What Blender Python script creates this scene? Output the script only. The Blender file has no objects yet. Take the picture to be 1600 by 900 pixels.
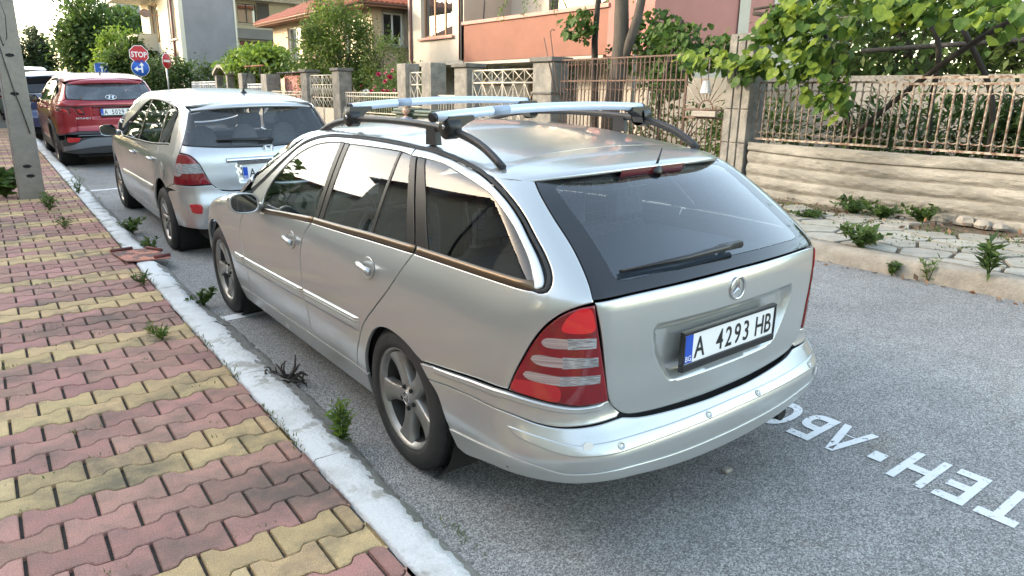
import bpy, math, random
import numpy as np
from mathutils import Vector, Matrix, Euler
from mathutils.geometry import delaunay_2d_cdt
rnd = random.Random(7)
S = bpy.context.scene
COL = S.collection
PI = math.pi
# ------------------------------------------------------------------ camera, sky, sun, exposure
cam = bpy.data.cameras.new('camera'); cam.sensor_width = 36.0; cam.lens = 24.572; cam.clip_start = 0.05; cam.clip_end = 900
cam_o = bpy.data.objects.new('camera', cam); COL.objects.link(cam_o); S.camera = cam_o
_R = Matrix.Rotation(-0.64303981, 3, 'Z') @ Matrix.Rotation(-0.267995913, 3, 'X') @ Matrix.Rotation(-0.0170962311, 3, 'Y')
cam_o.matrix_world = Matrix.Translation((-2.11965575, -1.41247227, 1.53372999)) @ (_R @ Matrix.Rotation(PI/2, 3, 'X')).to_4x4()
SUN_AZ, SUN_EL = math.radians(-48), math.radians(20)
W = bpy.data.worlds.new('World'); S.world = W; W.use_nodes = True
nt = W.node_tree; nt.nodes.clear()
sky = nt.nodes.new('ShaderNodeTexSky'); sky.sky_type = 'NISHITA'; sky.sun_disc = False
sky.sun_elevation = SUN_EL; sky.sun_rotation = SUN_AZ; sky.air_density = 1.0; sky.dust_density = 1.3; sky.ozone_density = 1.0
bg = nt.nodes.new('ShaderNodeBackground'); bg.inputs['Strength'].default_value = 0.15
wo = nt.nodes.new('ShaderNodeOutputWorld')
hsv = nt.nodes.new('ShaderNodeHueSaturation'); hsv.inputs['Saturation'].default_value = .92
wbm = nt.nodes.new('ShaderNodeMix'); wbm.data_type = 'RGBA'; wbm.blend_type = 'MULTIPLY'; wbm.inputs[0].default_value = 1; wbm.inputs[7].default_value = (1.15, 1.025, .835, 1)
nt.links.new(sky.outputs[0], hsv.inputs['Color']); nt.links.new(hsv.outputs[0], wbm.inputs[6]); nt.links.new(wbm.outputs[2], bg.inputs[0]); nt.links.new(bg.outputs[0], wo.inputs[0])
sl = bpy.data.lights.new('sun', 'SUN'); sl.energy = 0.62; sl.angle = math.radians(2.5); sl.color = (1.0, 0.90, 0.76)
so = bpy.data.objects.new('sun', sl); COL.objects.link(so)
so.rotation_euler = (SUN_EL - PI/2, 0, -SUN_AZ)
S.view_settings.view_transform = 'Standard'; S.view_settings.look = 'None'; S.view_settings.gamma = 1.0
S.view_settings.exposure = 2.82; S.view_settings.use_curve_mapping = False
S.cycles.max_bounces = 8; S.cycles.transparent_max_bounces = 24; S.cycles.glossy_bounces = 4
# ------------------------------------------------------------------ materials
MATS = {}
def nodes(m): return m.node_tree.nodes, m.node_tree.links
def mat(name, col, rough=.8, metal=0., var=0., scale=8., col2=None, bump=0., bscale=60., coat=0., coat_r=.05, spec=.5, det=6., stretch=None, sharp=None, trans=0., hue=0., speck=0., grime=None):
    """Principled material: base colour mixed with col2 by object-space noise, optional fine bump"""
    if name in MATS: return MATS[name]
    m = bpy.data.materials.new(name); m.use_nodes = True; N, L = nodes(m); b = N['Principled BSDF']
    b.inputs['Roughness'].default_value = rough; b.inputs['Metallic'].default_value = metal
    b.inputs['Specular IOR Level'].default_value = spec
    b.inputs['Coat Weight'].default_value = coat; b.inputs['Coat Roughness'].default_value = coat_r
    b.inputs['Base Color'].default_value = (*col, 1)
    tc = N.new('ShaderNodeTexCoord'); src = tc.outputs['Object']
    if stretch:
        mp = N.new('ShaderNodeMapping'); mp.inputs['Scale'].default_value = stretch; L.new(src, mp.inputs[0]); src = mp.outputs[0]
    if col2 is not None:
        n = N.new('ShaderNodeTexNoise'); n.inputs['Scale'].default_value = scale; n.inputs['Detail'].default_value = det; n.inputs['Roughness'].default_value = .62
        L.new(src, n.inputs['Vector'])
        r = N.new('ShaderNodeValToRGB'); lo, hi = sharp or (.32, .68)
        r.color_ramp.elements[0].position = lo; r.color_ramp.elements[1].position = hi
        r.color_ramp.elements[0].color = (*col, 1); r.color_ramp.elements[1].color = (*col2, 1)
        L.new(n.outputs['Fac'], r.inputs[0]); out = r.outputs[0]
        if var:
            oi = N.new('ShaderNodeObjectInfo'); mr = N.new('ShaderNodeMapRange'); mr.inputs[3].default_value = 1-var; mr.inputs[4].default_value = 1+var
            hs = N.new('ShaderNodeHueSaturation'); L.new(oi.outputs['Random'], mr.inputs[0]); L.new(mr.outputs[0], hs.inputs['Value']); L.new(out, hs.inputs['Color'])
            if hue:
                m2 = N.new('ShaderNodeMapRange'); m2.inputs[3].default_value = .5-hue; m2.inputs[4].default_value = .5+hue
                ml = N.new('ShaderNodeMath'); ml.operation = 'MULTIPLY'; ml.inputs[1].default_value = 7.31; fr = N.new('ShaderNodeMath'); fr.operation = 'FRACT'
                L.new(oi.outputs['Random'], ml.inputs[0]); L.new(ml.outputs[0], fr.inputs[0]); L.new(fr.outputs[0], m2.inputs[0]); L.new(m2.outputs[0], hs.inputs['Hue'])
            out = hs.outputs[0]
        if speck:
            v = N.new('ShaderNodeTexNoise'); v.inputs['Scale'].default_value = 230; v.inputs['Detail'].default_value = 3; L.new(src, v.inputs['Vector'])
            m3 = N.new('ShaderNodeMapRange'); m3.inputs[1].default_value = .3; m3.inputs[2].default_value = .7; m3.inputs[3].default_value = 1-speck; m3.inputs[4].default_value = 1+speck; L.new(v.outputs['Fac'], m3.inputs[0])
            x = N.new('ShaderNodeMix'); x.data_type = 'RGBA'; x.blend_type = 'MULTIPLY'; x.inputs[0].default_value = 1; L.new(out, x.inputs[6]); L.new(m3.outputs[0], x.inputs[7]); out = x.outputs[2]
        if grime:
            # weathered patches that run across neighbouring pieces
            ge = N.new('ShaderNodeNewGeometry'); v = N.new('ShaderNodeTexNoise'); v.inputs['Scale'].default_value = grime[1]; v.inputs['Detail'].default_value = 9; v.inputs['Roughness'].default_value = .68; L.new(ge.outputs['Position'], v.inputs['Vector'])
            m4 = N.new('ShaderNodeMapRange'); m4.inputs[1].default_value = .48; m4.inputs[2].default_value = .66; m4.inputs[3].default_value = 0; m4.inputs[4].default_value = grime[2]; L.new(v.outputs['Fac'], m4.inputs[0])
            x = N.new('ShaderNodeMix'); x.data_type = 'RGBA'; x.inputs[7].default_value = (*grime[0], 1); L.new(m4.outputs[0], x.inputs[0]); L.new(out, x.inputs[6]); out = x.outputs[2]
        L.new(out, b.inputs['Base Color'])
    if bump:
        n2 = N.new('ShaderNodeTexNoise'); n2.inputs['Scale'].default_value = bscale; n2.inputs['Detail'].default_value = 5; L.new(src, n2.inputs['Vector'])
        bp = N.new('ShaderNodeBump'); bp.inputs['Strength'].default_value = min(1, bump); bp.inputs['Distance'].default_value = .01
        L.new(n2.outputs['Fac'], bp.inputs['Height']); L.new(bp.outputs[0], b.inputs['Normal'])
    if trans:
        t = N.new('ShaderNodeBsdfTranslucent'); mx = N.new('ShaderNodeMixShader'); mx.inputs[0].default_value = trans
        if col2 is not None: L.new(out, t.inputs[0])
        else: t.inputs[0].default_value = (*col, 1)
        L.new(b.outputs[0], mx.inputs[1]); L.new(t.outputs[0], mx.inputs[2]); L.new(mx.outputs[0], N['Material Output'].inputs[0])
    MATS[name] = m; return m
def glass(name, tint, refl=1.0, haze=0.0, hcol=(.3, .33, .36), ior=1.52):
    if name in MATS: return MATS[name]
    m = bpy.data.materials.new(name); m.use_nodes = True; N, L = nodes(m); N.remove(N['Principled BSDF']); o = N['Material Output']
    t = N.new('ShaderNodeBsdfTransparent'); t.inputs[0].default_value = (*tint, 1)
    g = N.new('ShaderNodeBsdfGlossy'); g.inputs['Roughness'].default_value = .015
    f = N.new('ShaderNodeFresnel'); f.inputs[0].default_value = ior
    ml = N.new('ShaderNodeMath'); ml.operation = 'MULTIPLY'; ml.use_clamp = True; ml.inputs[1].default_value = refl; L.new(f.outputs[0], ml.inputs[0])
    base = t.outputs[0]
    if haze:
        d = N.new('ShaderNodeBsdfDiffuse'); d.inputs[0].default_value = (*hcol, 1)
        n = N.new('ShaderNodeTexNoise'); n.inputs['Scale'].default_value = 3.5; n.inputs['Detail'].default_value = 8; tc = N.new('ShaderNodeTexCoord'); L.new(tc.outputs['Object'], n.inputs['Vector'])
        mr = N.new('ShaderNodeMapRange'); mr.inputs[1].default_value = .3; mr.inputs[2].default_value = .75; mr.inputs[3].default_value = haze*.45; mr.inputs[4].default_value = haze*1.5; L.new(n.outputs['Fac'], mr.inputs[0])
        mh = N.new('ShaderNodeMixShader'); L.new(mr.outputs[0], mh.inputs[0]); L.new(t.outputs[0], mh.inputs[1]); L.new(d.outputs[0], mh.inputs[2]); base = mh.outputs[0]
    mx = N.new('ShaderNodeMixShader'); L.new(ml.outputs[0], mx.inputs[0]); L.new(base, mx.inputs[1]); L.new(g.outputs[0], mx.inputs[2]); L.new(mx.outputs[0], o.inputs[0])
    MATS[name] = m; return m
def paint(name, col, col2, metal, rough, dirt=(.30, .27, .22), dirt_amt=.35, flake=True):
    """car paint: clear coat over metallic base, road dust that thickens towards the sills"""
    if name in MATS: return MATS[name]
    m = bpy.data.materials.new(name); m.use_nodes = True; N, L = nodes(m); b = N['Principled BSDF']
    tc = N.new('ShaderNodeTexCoord'); sx = N.new('ShaderNodeSeparateXYZ'); L.new(tc.outputs['Object'], sx.inputs[0])
    n = N.new('ShaderNodeTexNoise'); n.inputs['Scale'].default_value = 2.2; n.inputs['Detail'].default_value = 9; n.inputs['Roughness'].default_value = .7; L.new(tc.outputs['Object'], n.inputs['Vector'])
    n3 = N.new('ShaderNodeTexNoise'); n3.inputs['Scale'].default_value = 900; n3.inputs['Detail'].default_value = 1; L.new(tc.outputs['Object'], n3.inputs['Vector'])
    mc = N.new('ShaderNodeMix'); mc.data_type = 'RGBA'; mc.inputs[6].default_value = (*col, 1); mc.inputs[7].default_value = (*col2, 1); L.new(n3.outputs['Fac'], mc.inputs[0])
    hz = N.new('ShaderNodeMapRange'); hz.inputs[1].default_value = .62; hz.inputs[2].default_value = .22; hz.inputs[3].default_value = .12; hz.inputs[4].default_value = 1.0; L.new(sx.outputs['Z'], hz.inputs[0])
    nr = N.new('ShaderNodeMapRange'); nr.inputs[1].default_value = .38; nr.inputs[2].default_value = .72; L.new(n.outputs['Fac'], nr.inputs[0])
    mu = N.new('ShaderNodeMath'); mu.operation = 'MULTIPLY'; L.new(hz.outputs[0], mu.inputs[0]); L.new(nr.outputs[0], mu.inputs[1])
    mu2 = N.new('ShaderNodeMath'); mu2.operation = 'MULTIPLY'; mu2.inputs[1].default_value = dirt_amt; L.new(mu.outputs[0], mu2.inputs[0])
    md = N.new('ShaderNodeMix'); md.data_type = 'RGBA'; md.inputs[7].default_value = (*dirt, 1); L.new(mu2.outputs[0], md.inputs[0]); L.new(mc.outputs[2], md.inputs[6]); L.new(md.outputs[2], b.inputs['Base Color'])
    mm = N.new('ShaderNodeMapRange'); mm.inputs[3].default_value = metal; mm.inputs[4].default_value = metal*.2; L.new(mu2.outputs[0], mm.inputs[0]); L.new(mm.outputs[0], b.inputs['Metallic'])
    mr = N.new('ShaderNodeMapRange'); mr.inputs[3].default_value = rough; mr.inputs[4].default_value = .7; L.new(mu2.outputs[0], mr.inputs[0]); L.new(mr.outputs[0], b.inputs['Roughness'])
    b.inputs['Coat Weight'].default_value = .8; cr = N.new('ShaderNodeMapRange'); cr.inputs[3].default_value = .06; cr.inputs[4].default_value = .4; L.new(mu.outputs[0], cr.inputs[0]); L.new(cr.outputs[0], b.inputs['Coat Roughness'])
    # faint orange peel
    n4 = N.new('ShaderNodeTexNoise'); n4.inputs['Scale'].default_value = 14; n4.inputs['Detail'].default_value = 2; L.new(tc.outputs['Object'], n4.inputs['Vector'])
    bp = N.new('ShaderNodeBump'); bp.inputs['Strength'].default_value = .05; bp.inputs['Distance'].default_value = .01; L.new(n4.outputs['Fac'], bp.inputs['Height']); L.new(bp.outputs[0], b.inputs['Coat Normal'])
    MATS[name] = m; return m
# ------------------------------------------------------------------ mesh helpers
class MB:
    def __init__(s): s.v = []; s.f = []; s.sm = []
    def add(s, v, f, smooth=False):
        o = len(s.v); s.v += [tuple(map(float, p)) for p in v]; s.f += [tuple(i+o for i in q) for q in f]; s.sm += [smooth]*len(f); return s
    def box(s, x0, x1, y0, y1, z0, z1, M=None):
        v = [(x, y, z) for z in (z0, z1) for y in (y0, y1) for x in (x0, x1)]
        if M is not None: v = [M @ Vector(p) for p in v]
        return s.add(v, [(0,2,3,1),(4,5,7,6),(0,1,5,4),(2,6,7,3),(0,4,6,2),(1,3,7,5)])
    def bevbox(s, x0, x1, y0, y1, z0, z1, b=.01, M=None):
        """box with chamfered edges"""
        xs, ys, zs = (x0, x1), (y0, y1), (z0, z1); v = []; idx = {}
        for i in (0, 1):
            for j in (0, 1):
                for k in (0, 1):
                    sx, sy, sz = (1-2*i)*b, (1-2*j)*b, (1-2*k)*b
                    for a, p in enumerate(((xs[i], ys[j]+sy, zs[k]+sz), (xs[i]+sx, ys[j], zs[k]+sz), (xs[i]+sx, ys[j]+sy, zs[k]))):
                        idx[i, j, k, a] = len(v); v.append(p)
        f = []
        I = idx
        for i in (0, 1): q = [I[i,0,0,0], I[i,1,0,0], I[i,1,1,0], I[i,0,1,0]]; f.append(tuple(q if i else q[::-1]))
        for j in (0, 1): q = [I[0,j,0,1], I[0,j,1,1], I[1,j,1,1], I[1,j,0,1]]; f.append(tuple(q if j else q[::-1]))
        for k in (0, 1): q = [I[0,0,k,2], I[1,0,k,2], I[1,1,k,2], I[0,1,k,2]]; f.append(tuple(q if k else q[::-1]))
        for i in (0, 1):
            for j in (0, 1): f.append((I[i,j,0,0], I[i,j,1,0], I[i,j,1,1], I[i,j,0,1]))
            for k in (0, 1): f.append((I[i,0,k,0], I[i,1,k,0], I[i,1,k,2], I[i,0,k,2]))
        for j in (0, 1):
            for k in (0, 1): f.append((I[0,j,k,1], I[1,j,k,1], I[1,j,k,2], I[0,j,k,2]))
        for i in (0, 1):
            for j in (0, 1):
                for k in (0, 1): f.append((I[i,j,k,0], I[i,j,k,1], I[i,j,k,2]))
        c = Vector(((x0+x1)/2, (y0+y1)/2, (z0+z1)/2)); ff = []
        for q in f:
            a, b_, d = (Vector(v[t]) for t in q[:3]); n = (b_-a).cross(d-a)
            ff.append(q if n.dot(a-c) > 0 else q[::-1])
        if M is not None: v = [M @ Vector(p) for p in v]
        return s.add(v, ff)
    def tube(s, pts, r, n=8, caps=True, smooth=True, sx=1., up=None):
        """swept tube along pts; r a number or a list; sx squashes sideways"""
        P = [Vector(p) for p in pts]; R = r if hasattr(r, '__len__') else [r]*len(P); v = []; f = []
        ref = Vector(up) if up else Vector((0, 0, 1)); lx = None
        for i, p in enumerate(P):
            t = (P[min(i+1, len(P)-1)]-P[max(i-1, 0)]).normalized()
            if up: a = t.cross(ref); 
            else: a = t.cross(ref if abs(t.z) < .95 else Vector((0, 1, 0))) if lx is None else lx - t*lx.dot(t)
            a.normalize(); b = a.cross(t); lx = a
            for k in range(n):
                q = 2*PI*k/n; v.append(p + a*(math.cos(q)*R[i]*sx) + b*(math.sin(q)*R[i]))
        for i in range(len(P)-1):
            for k in range(n): f.append((i*n+k, (i+1)*n+k, (i+1)*n+(k+1) % n, i*n+(k+1) % n))
        s.add(v, f, smooth)
        if caps:
            o = len(s.v)-len(v); s.f += [tuple(o+k for k in range(n)), tuple(o+(len(P)-1)*n+k for k in reversed(range(n)))]; s.sm += [False]*2
        return s
    def lathe(s, prof, n=32, M=None, smooth=True, a0=0., a1=2*PI):
        """prof: (radius, height) about local Z"""
        full = abs(a1-a0-2*PI) < 1e-6; m = n if full else n+1; v = []
        for r, z in prof:
            for k in range(m): q = a0+(a1-a0)*k/n; v.append((r*math.cos(q), r*math.sin(q), z))
        f = []
        for i in range(len(prof)-1):
            for k in range(n): k2 = (k+1) % m; f.append((i*m+k, i*m+k2, (i+1)*m+k2, (i+1)*m+k))
        if M is not None: v = [M @ Vector(p) for p in v]
        return s.add(v, f, smooth)
    def prism(s, poly, z0, z1, M=None):
        n = len(poly); v = [(x, y, z0) for x, y in poly]+[(x, y, z1) for x, y in poly]
        f = [tuple(reversed(range(n))), tuple(range(n, 2*n))]+[(i, (i+1) % n, (i+1) % n+n, i+n) for i in range(n)]
        if M is not None: v = [M @ Vector(p) for p in v]
        return s.add(v, f)
    def grid(s, P, smooth=True, flip=False, close=False):
        """P[i][j] points"""
        n, m = len(P), len(P[0]); v = [p for r in P for p in r]; f = []
        for i in range(n-1):
            for j in range(m if close else m-1):
                j2 = (j+1) % m; q = (i*m+j, i*m+j2, (i+1)*m+j2, (i+1)*m+j); f.append(q[::-1] if flip else q)
        return s.add(v, f, smooth)
    def mesh(s, name, m):
        me = bpy.data.meshes.new(name); me.from_pydata(s.v, [], s.f)
        me.polygons.foreach_set('use_smooth', s.sm)
        for x in (m if isinstance(m, (list, tuple)) else [m]): me.materials.append(x)
        me.update(); return me
    def part(s, name, m, parent, M=None): return link(name, s.mesh(name, m), parent, M)
    def thing(s, name, m, label, cat, loc=(0, 0, 0), group=None, kind=None):
        o = link(name, s.mesh(name, m)); o.location = loc; tag(o, label, cat, group, kind); return o
def link(name, me, parent=None, M=None):
    o = bpy.data.objects.new(name, me); COL.objects.link(o)
    if parent is not None: o.parent = parent
    if M is not None: o.matrix_local = M
    return o
def tag(o, label=None, cat=None, group=None, kind=None):
    if label: o['label'] = label
    if cat: o['category'] = cat
    if group: o['group'] = group
    if kind: o['kind'] = kind
    return o
def thing(name, label, cat, loc=(0, 0, 0), rot=(0, 0, 0), group=None):
    o = bpy.data.objects.new(name, None); COL.objects.link(o); o.location = loc; o.rotation_euler = rot; o.empty_display_size = .2
    return tag(o, label, cat, group)
def struct(name, mb, m): return tag(link(name, mb.mesh(name, m)), kind='structure')
def copy_tree(o, parent=None):
    c = o.copy(); COL.objects.link(c); c.parent = parent
    for ch in list(o.children): copy_tree(ch, c)
    return c
def text_mb(txt, h, font_w=1., ext=.0005, bold=.0, align='CENTER'):
    """flat lettering from the built-in font as a mesh builder: x right, y up, cap height h"""
    cu = bpy.data.curves.new('t', 'FONT'); cu.body = txt; cu.size = h/.729; cu.align_x = align; cu.extrude = ext; cu.offset = bold; cu.resolution_u = 3
    ob = bpy.data.objects.new('t', cu); COL.objects.link(ob)
    dg = bpy.context.evaluated_depsgraph_get(); me = bpy.data.meshes.new_from_object(ob.evaluated_get(dg))
    mb = MB(); mb.add([(v.co.x*font_w, v.co.y, v.co.z) for v in me.vertices], [tuple(p.vertices) for p in me.polygons])
    bpy.data.objects.remove(ob); bpy.data.curves.remove(cu); bpy.data.meshes.remove(me); return mb
def moved(mb, M):
    mb.v = [tuple(M @ Vector(p)) for p in mb.v]; return mb
T = Matrix.Translation
def RX(a): return Matrix.Rotation(a, 4, 'X')
def RY(a): return Matrix.Rotation(a, 4, 'Y')
def RZ(a): return Matrix.Rotation(a, 4, 'Z')
# ------------------------------------------------------------------ the lie of the street: cross fall to the left kerb, a slow rise ahead
KX = 0.0366681; PHI = math.atan(KX)
def rise(y): return .02*max(0., y-3.5)
def road_z(x, y): return KX*x+rise(y)
def pch(xs,ys):
    """monotone-ish smooth interpolant (cubic Hermite, finite-difference tangents)"""
    xs=np.array(xs,float); ys=np.array(ys,float)
    d=np.diff(ys)/np.diff(xs); m=np.zeros_like(ys)
    h=np.diff(xs); m[1:-1]=np.where(d[:-1]*d[1:]>0,(d[:-1]*h[1:]+d[1:]*h[:-1])/(h[1:]+h[:-1]),0); m[0]=d[0]; m[-1]=d[-1]
    def f(x):
        x=np.asarray(x,float); i=np.clip(np.searchsorted(xs,x)-1,0,len(xs)-2)
        hh=h[i]; t=(x-xs[i])/hh; tc=np.clip(t,0,1)
        a=ys[i]*(1+2*tc)*(1-tc)**2+m[i]*hh*tc*(1-tc)**2+ys[i+1]*tc*tc*(3-2*tc)+m[i+1]*hh*tc*tc*(tc-1)
        return a+np.where(t>1,(t-1)*hh*m[i+1],0)+np.where(t<0,t*hh*m[i],0)
    return f
def smax(a,b,r):
    u=np.maximum(a+r,0); v=np.maximum(b+r,0)
    return np.where((a>-r)&(b>-r), np.sqrt(u*u+v*v+1e-12)-r, np.maximum(a,b))
class Body:
    def __init__(s,ws,taper,yr,bulge,zc,crown,yf,rc=.13,rt=.07,rf=.2,extra=None):
        s.ws=pch(*ws); s.tp=pch(*taper); s.yr=pch(*yr); s.bulge=pch(*bulge); s.zc=pch(*zc); s.crown=pch(*crown); s.yf=pch(*yf)
        s.rc=pch(*rc); s.rt=rt; s.rf=rf; s.extra=extra
    def F(s,p,d=None):
        x,y,z=p[...,0],p[...,1],p[...,2]; ax=np.sqrt(x*x+1e-8)
        fs=(ax-s.ws(z)+s.tp(y))*.92
        fr=(s.yr(z)+s.bulge(z)*ax**2.2-y)*.85
        ft=(z-s.zc(y)+s.crown(y)*ax*ax)*.97
        ff=(y-s.yf(z)+.30*ax**2.4)*.9
        f=smax(fs,fr,s.rc(z)); f=smax(f,ff,s.rf); f=smax(f,ft,s.rt)
        if d is not None: f=f-d(p)
        return f
    def hit(s,o,dr,d=None,L=6.,n0=60):
        """o inside the body; march out along dr and return the surface point"""
        o=np.asarray(o,float); dr=np.asarray(dr,float)
        lo=np.zeros(len(o)); hi=np.full(len(o),np.nan); 
        step=L/n0
        for k in range(1,n0+1):
            m=np.isnan(hi)
            if not m.any(): break
            tt=np.where(m,k*step,0); f=s.F(o+dr*tt[:,None],d)
            new=m&(f>0); hi=np.where(new,k*step,hi); lo=np.where(m&~new,k*step,lo)
        hi=np.where(np.isnan(hi),L,hi)
        for _ in range(26):
            mi=(lo+hi)/2; f=s.F(o+dr*mi[:,None],d); ins=f<0
            lo=np.where(ins,mi,lo); hi=np.where(ins,hi,mi)
        return o+dr*((lo+hi)/2)[:,None]
    def grad(s,p,d=None,e=2e-3):
        g=np.stack([s.F(p+np.eye(3)[k]*e,d)-s.F(p-np.eye(3)[k]*e,d) for k in range(3)],-1)
        return g/np.maximum(np.linalg.norm(g,axis=-1,keepdims=True),1e-9)
    Y0=1.0;KT=.9
    def side(s,tz,d=None,sgn=-1):
        """(t,z): t is y along the flank, wraps round the tail below Y0 (t=Y0-KT*pi/2 is the centre line)"""
        t,z=tz[:,0],tz[:,1]; Y0,KT=s.Y0,s.KT
        a=np.clip((Y0-t)/KT,0,3.2); o=np.stack([0*t,np.maximum(t,Y0),z],1); dr=np.stack([sgn*np.cos(a),-np.sin(a),0*t],1)
        return s.hit(o,dr,d)
    def unside(s,p):
        x,y,z=p; 
        if y>=s.Y0: return (y,z)
        a=np.arctan2(s.Y0-y,-x); return (s.Y0-s.KT*a,z)
    def top(s,xy,d=None,z0=.6):
        o=np.stack([xy[:,0],xy[:,1],0*xy[:,0]+z0],1); return s.hit(o,np.tile([0,0,1.],(len(o),1)),d,L=2.)
    def back(s,xz,d=None,y0=1.):
        o=np.stack([xz[:,0],0*xz[:,0]+y0,xz[:,1]],1); return s.hit(o,np.tile([0,-1.,0],(len(o),1)),d,L=2.)
    def front(s,xz,d=None,y0=3.):
        o=np.stack([xz[:,0],0*xz[:,0]+y0,xz[:,1]],1); return s.hit(o,np.tile([0,1.,0],(len(o),1)),d,L=2.5)
    def cam(s,o,dr,d=None):
        t=np.zeros(1); o=np.asarray(o)[None]; dr=np.asarray(dr)[None]
        ts=np.linspace(0.3,9,4000); f=s.F(o+dr*ts[:,None],d); i=np.argmax(f<0)
        if f[i]>=0: i=np.argmin(f); return (o+dr*ts[i])[0],False
        lo,hi=ts[i-1],ts[i]
        for _ in range(30):
            m=(lo+hi)/2
            if s.F(o+dr*m,d)[0]<0: hi=m
            else: lo=m
        return (o+dr*hi)[0],True
wagon=Body(ws=([.1,.18,.25,.35,.5,.62,.75,.85,.92,.96,1.0,1.10,1.2,1.33,1.45],[.76,.80,.825,.85,.862,.864,.857,.845,.828,.812,.793,.745,.693,.618,.54]),
  taper=([-.2,0.2,.5,1.,1.6,2.2,3.2,3.8,4.3,4.6],[.13,.072,.04,.012,0,0,.0,.012,.055,.12]),
  yr=([.0,.3,.5,.6,.7,.8,.89,.94,.97,1.05,1.15,1.274,1.4],[.07,.07,.065,.055,.048,.038,.033,.040,.065,.16,.295,.48,.69]),
  bulge=([.3,.6,.9,1.25],[.14,.15,.20,.32]),
  zc=([.0,.3,.45,.7,1.0,1.42,1.8,2.2,2.5,2.62,2.75,3.0,3.3,3.4,3.7,4.0,4.3,4.6],[1.10,1.25,1.29,1.325,1.36,1.395,1.405,1.40,1.38,1.365,1.31,1.17,.985,.95,.905,.85,.775,.62]),
  crown=([0,2.6,3.3,4.5],[.10,.10,.06,.10]),
  yf=([.1,.3,.5,.7,.9],[4.50,4.54,4.54,4.44,4.2]),
  rc=([.2,.6,.9,1.05,1.3],[.24,.22,.18,.11,.08]),rt=.055,rf=.25)
# ------------------------------------------------------------------ body panels cut from a smooth body
def spline(pts, step=.012):
    """closed outline; points with a third element are corners, between corners a Catmull-Rom curve"""
    n = len(pts); P = [np.array(p[:2], float) for p in pts]; cor = [i for i in range(n) if len(pts[i]) > 2]
    if not cor: segs = [[(i) % n for i in range(n+1)]]
    else: segs = [[(a+k) % n for k in range(((b-a-1) % n)+2)] for a, b in zip(cor, cor[1:]+cor[:1])] if len(cor) > 1 else [[(cor[0]+k) % n for k in range(n+1)]]
    out = []
    for sg in segs: out += open_spline([P[i] for i in sg], step, closed=not cor)[:-1]
    return np.array(out)
def open_spline(Q, step=.012, closed=False):
    Q = [np.array(q, float) for q in Q]; res = []
    for i in range(len(Q)-1):
        p1, p2 = Q[i], Q[i+1]
        if closed: p0, p3 = Q[i-1] if i else Q[-2], Q[i+2] if i+2 < len(Q) else Q[1]
        else: p0 = Q[i-1] if i else 2*p1-p2; p3 = Q[i+2] if i+2 < len(Q) else 2*p2-p1
        d01, d12, d23 = (max(np.linalg.norm(b-a), 1e-6)**.5 for a, b in ((p0, p1), (p1, p2), (p2, p3)))
        m1 = (p2-p1)+d12*((p1-p0)/d01-(p2-p0)/(d01+d12)); m2 = (p2-p1)+d12*((p3-p2)/d23-(p3-p1)/(d12+d23))
        k = max(1, int(math.ceil(np.linalg.norm(p2-p1)/step)))
        for j in range(k):
            t = j/k; res.append(p1*(2*t**3-3*t*t+1)+m1*(t**3-2*t*t+t)+p2*(-2*t**3+3*t*t)+m2*(t**3-t*t))
    res.append(Q[-1]); return res
def area2(P): x, y = P[:, 0], P[:, 1]; return np.sum(x*np.roll(y, -1)-np.roll(x, -1)*y)
def inset(P, g):
    if g == 0: return P.copy()
    e = np.roll(P, -1, 0)-P; e /= np.maximum(np.linalg.norm(e, axis=1, keepdims=True), 1e-9)
    n = np.stack([-e[:, 1], e[:, 0]], 1); a = np.roll(n, 1, 0); s = a+n; s /= np.maximum(np.sum(s*a, 1, keepdims=True), .45)
    return P+s*g
def inside(P, Q):
    x, y = Q[:, 0][:, None], Q[:, 1][:, None]; x0, y0 = P[:, 0][None], P[:, 1][None]; x1, y1 = np.roll(P[:, 0], -1)[None], np.roll(P[:, 1], -1)[None]
    c = ((y0 > y) != (y1 > y)); xi = x0+(y-y0)*(x1-x0)/np.where(np.abs(y1-y0) < 1e-12, 1e-12, y1-y0)
    return (np.sum(c & (x < xi), 1) % 2) == 1
def bdist(P, Q):
    a, b = P[None], np.roll(P, -1, 0)[None]; q = Q[:, None]; ab = b-a
    t = np.clip(np.sum((q-a)*ab, -1)/np.maximum(np.sum(ab*ab, -1), 1e-12), 0, 1)
    return np.sqrt(np.min(np.sum((q-a-ab*t[..., None])**2, -1), 1))
CARVER = {'side': lambda b, q, d: b.side(q, d), 'top': lambda b, q, d: b.top(q, d), 'back': lambda b, q, d: b.back(q, d), 'front': lambda b, q, d: b.front(q, d)}
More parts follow.
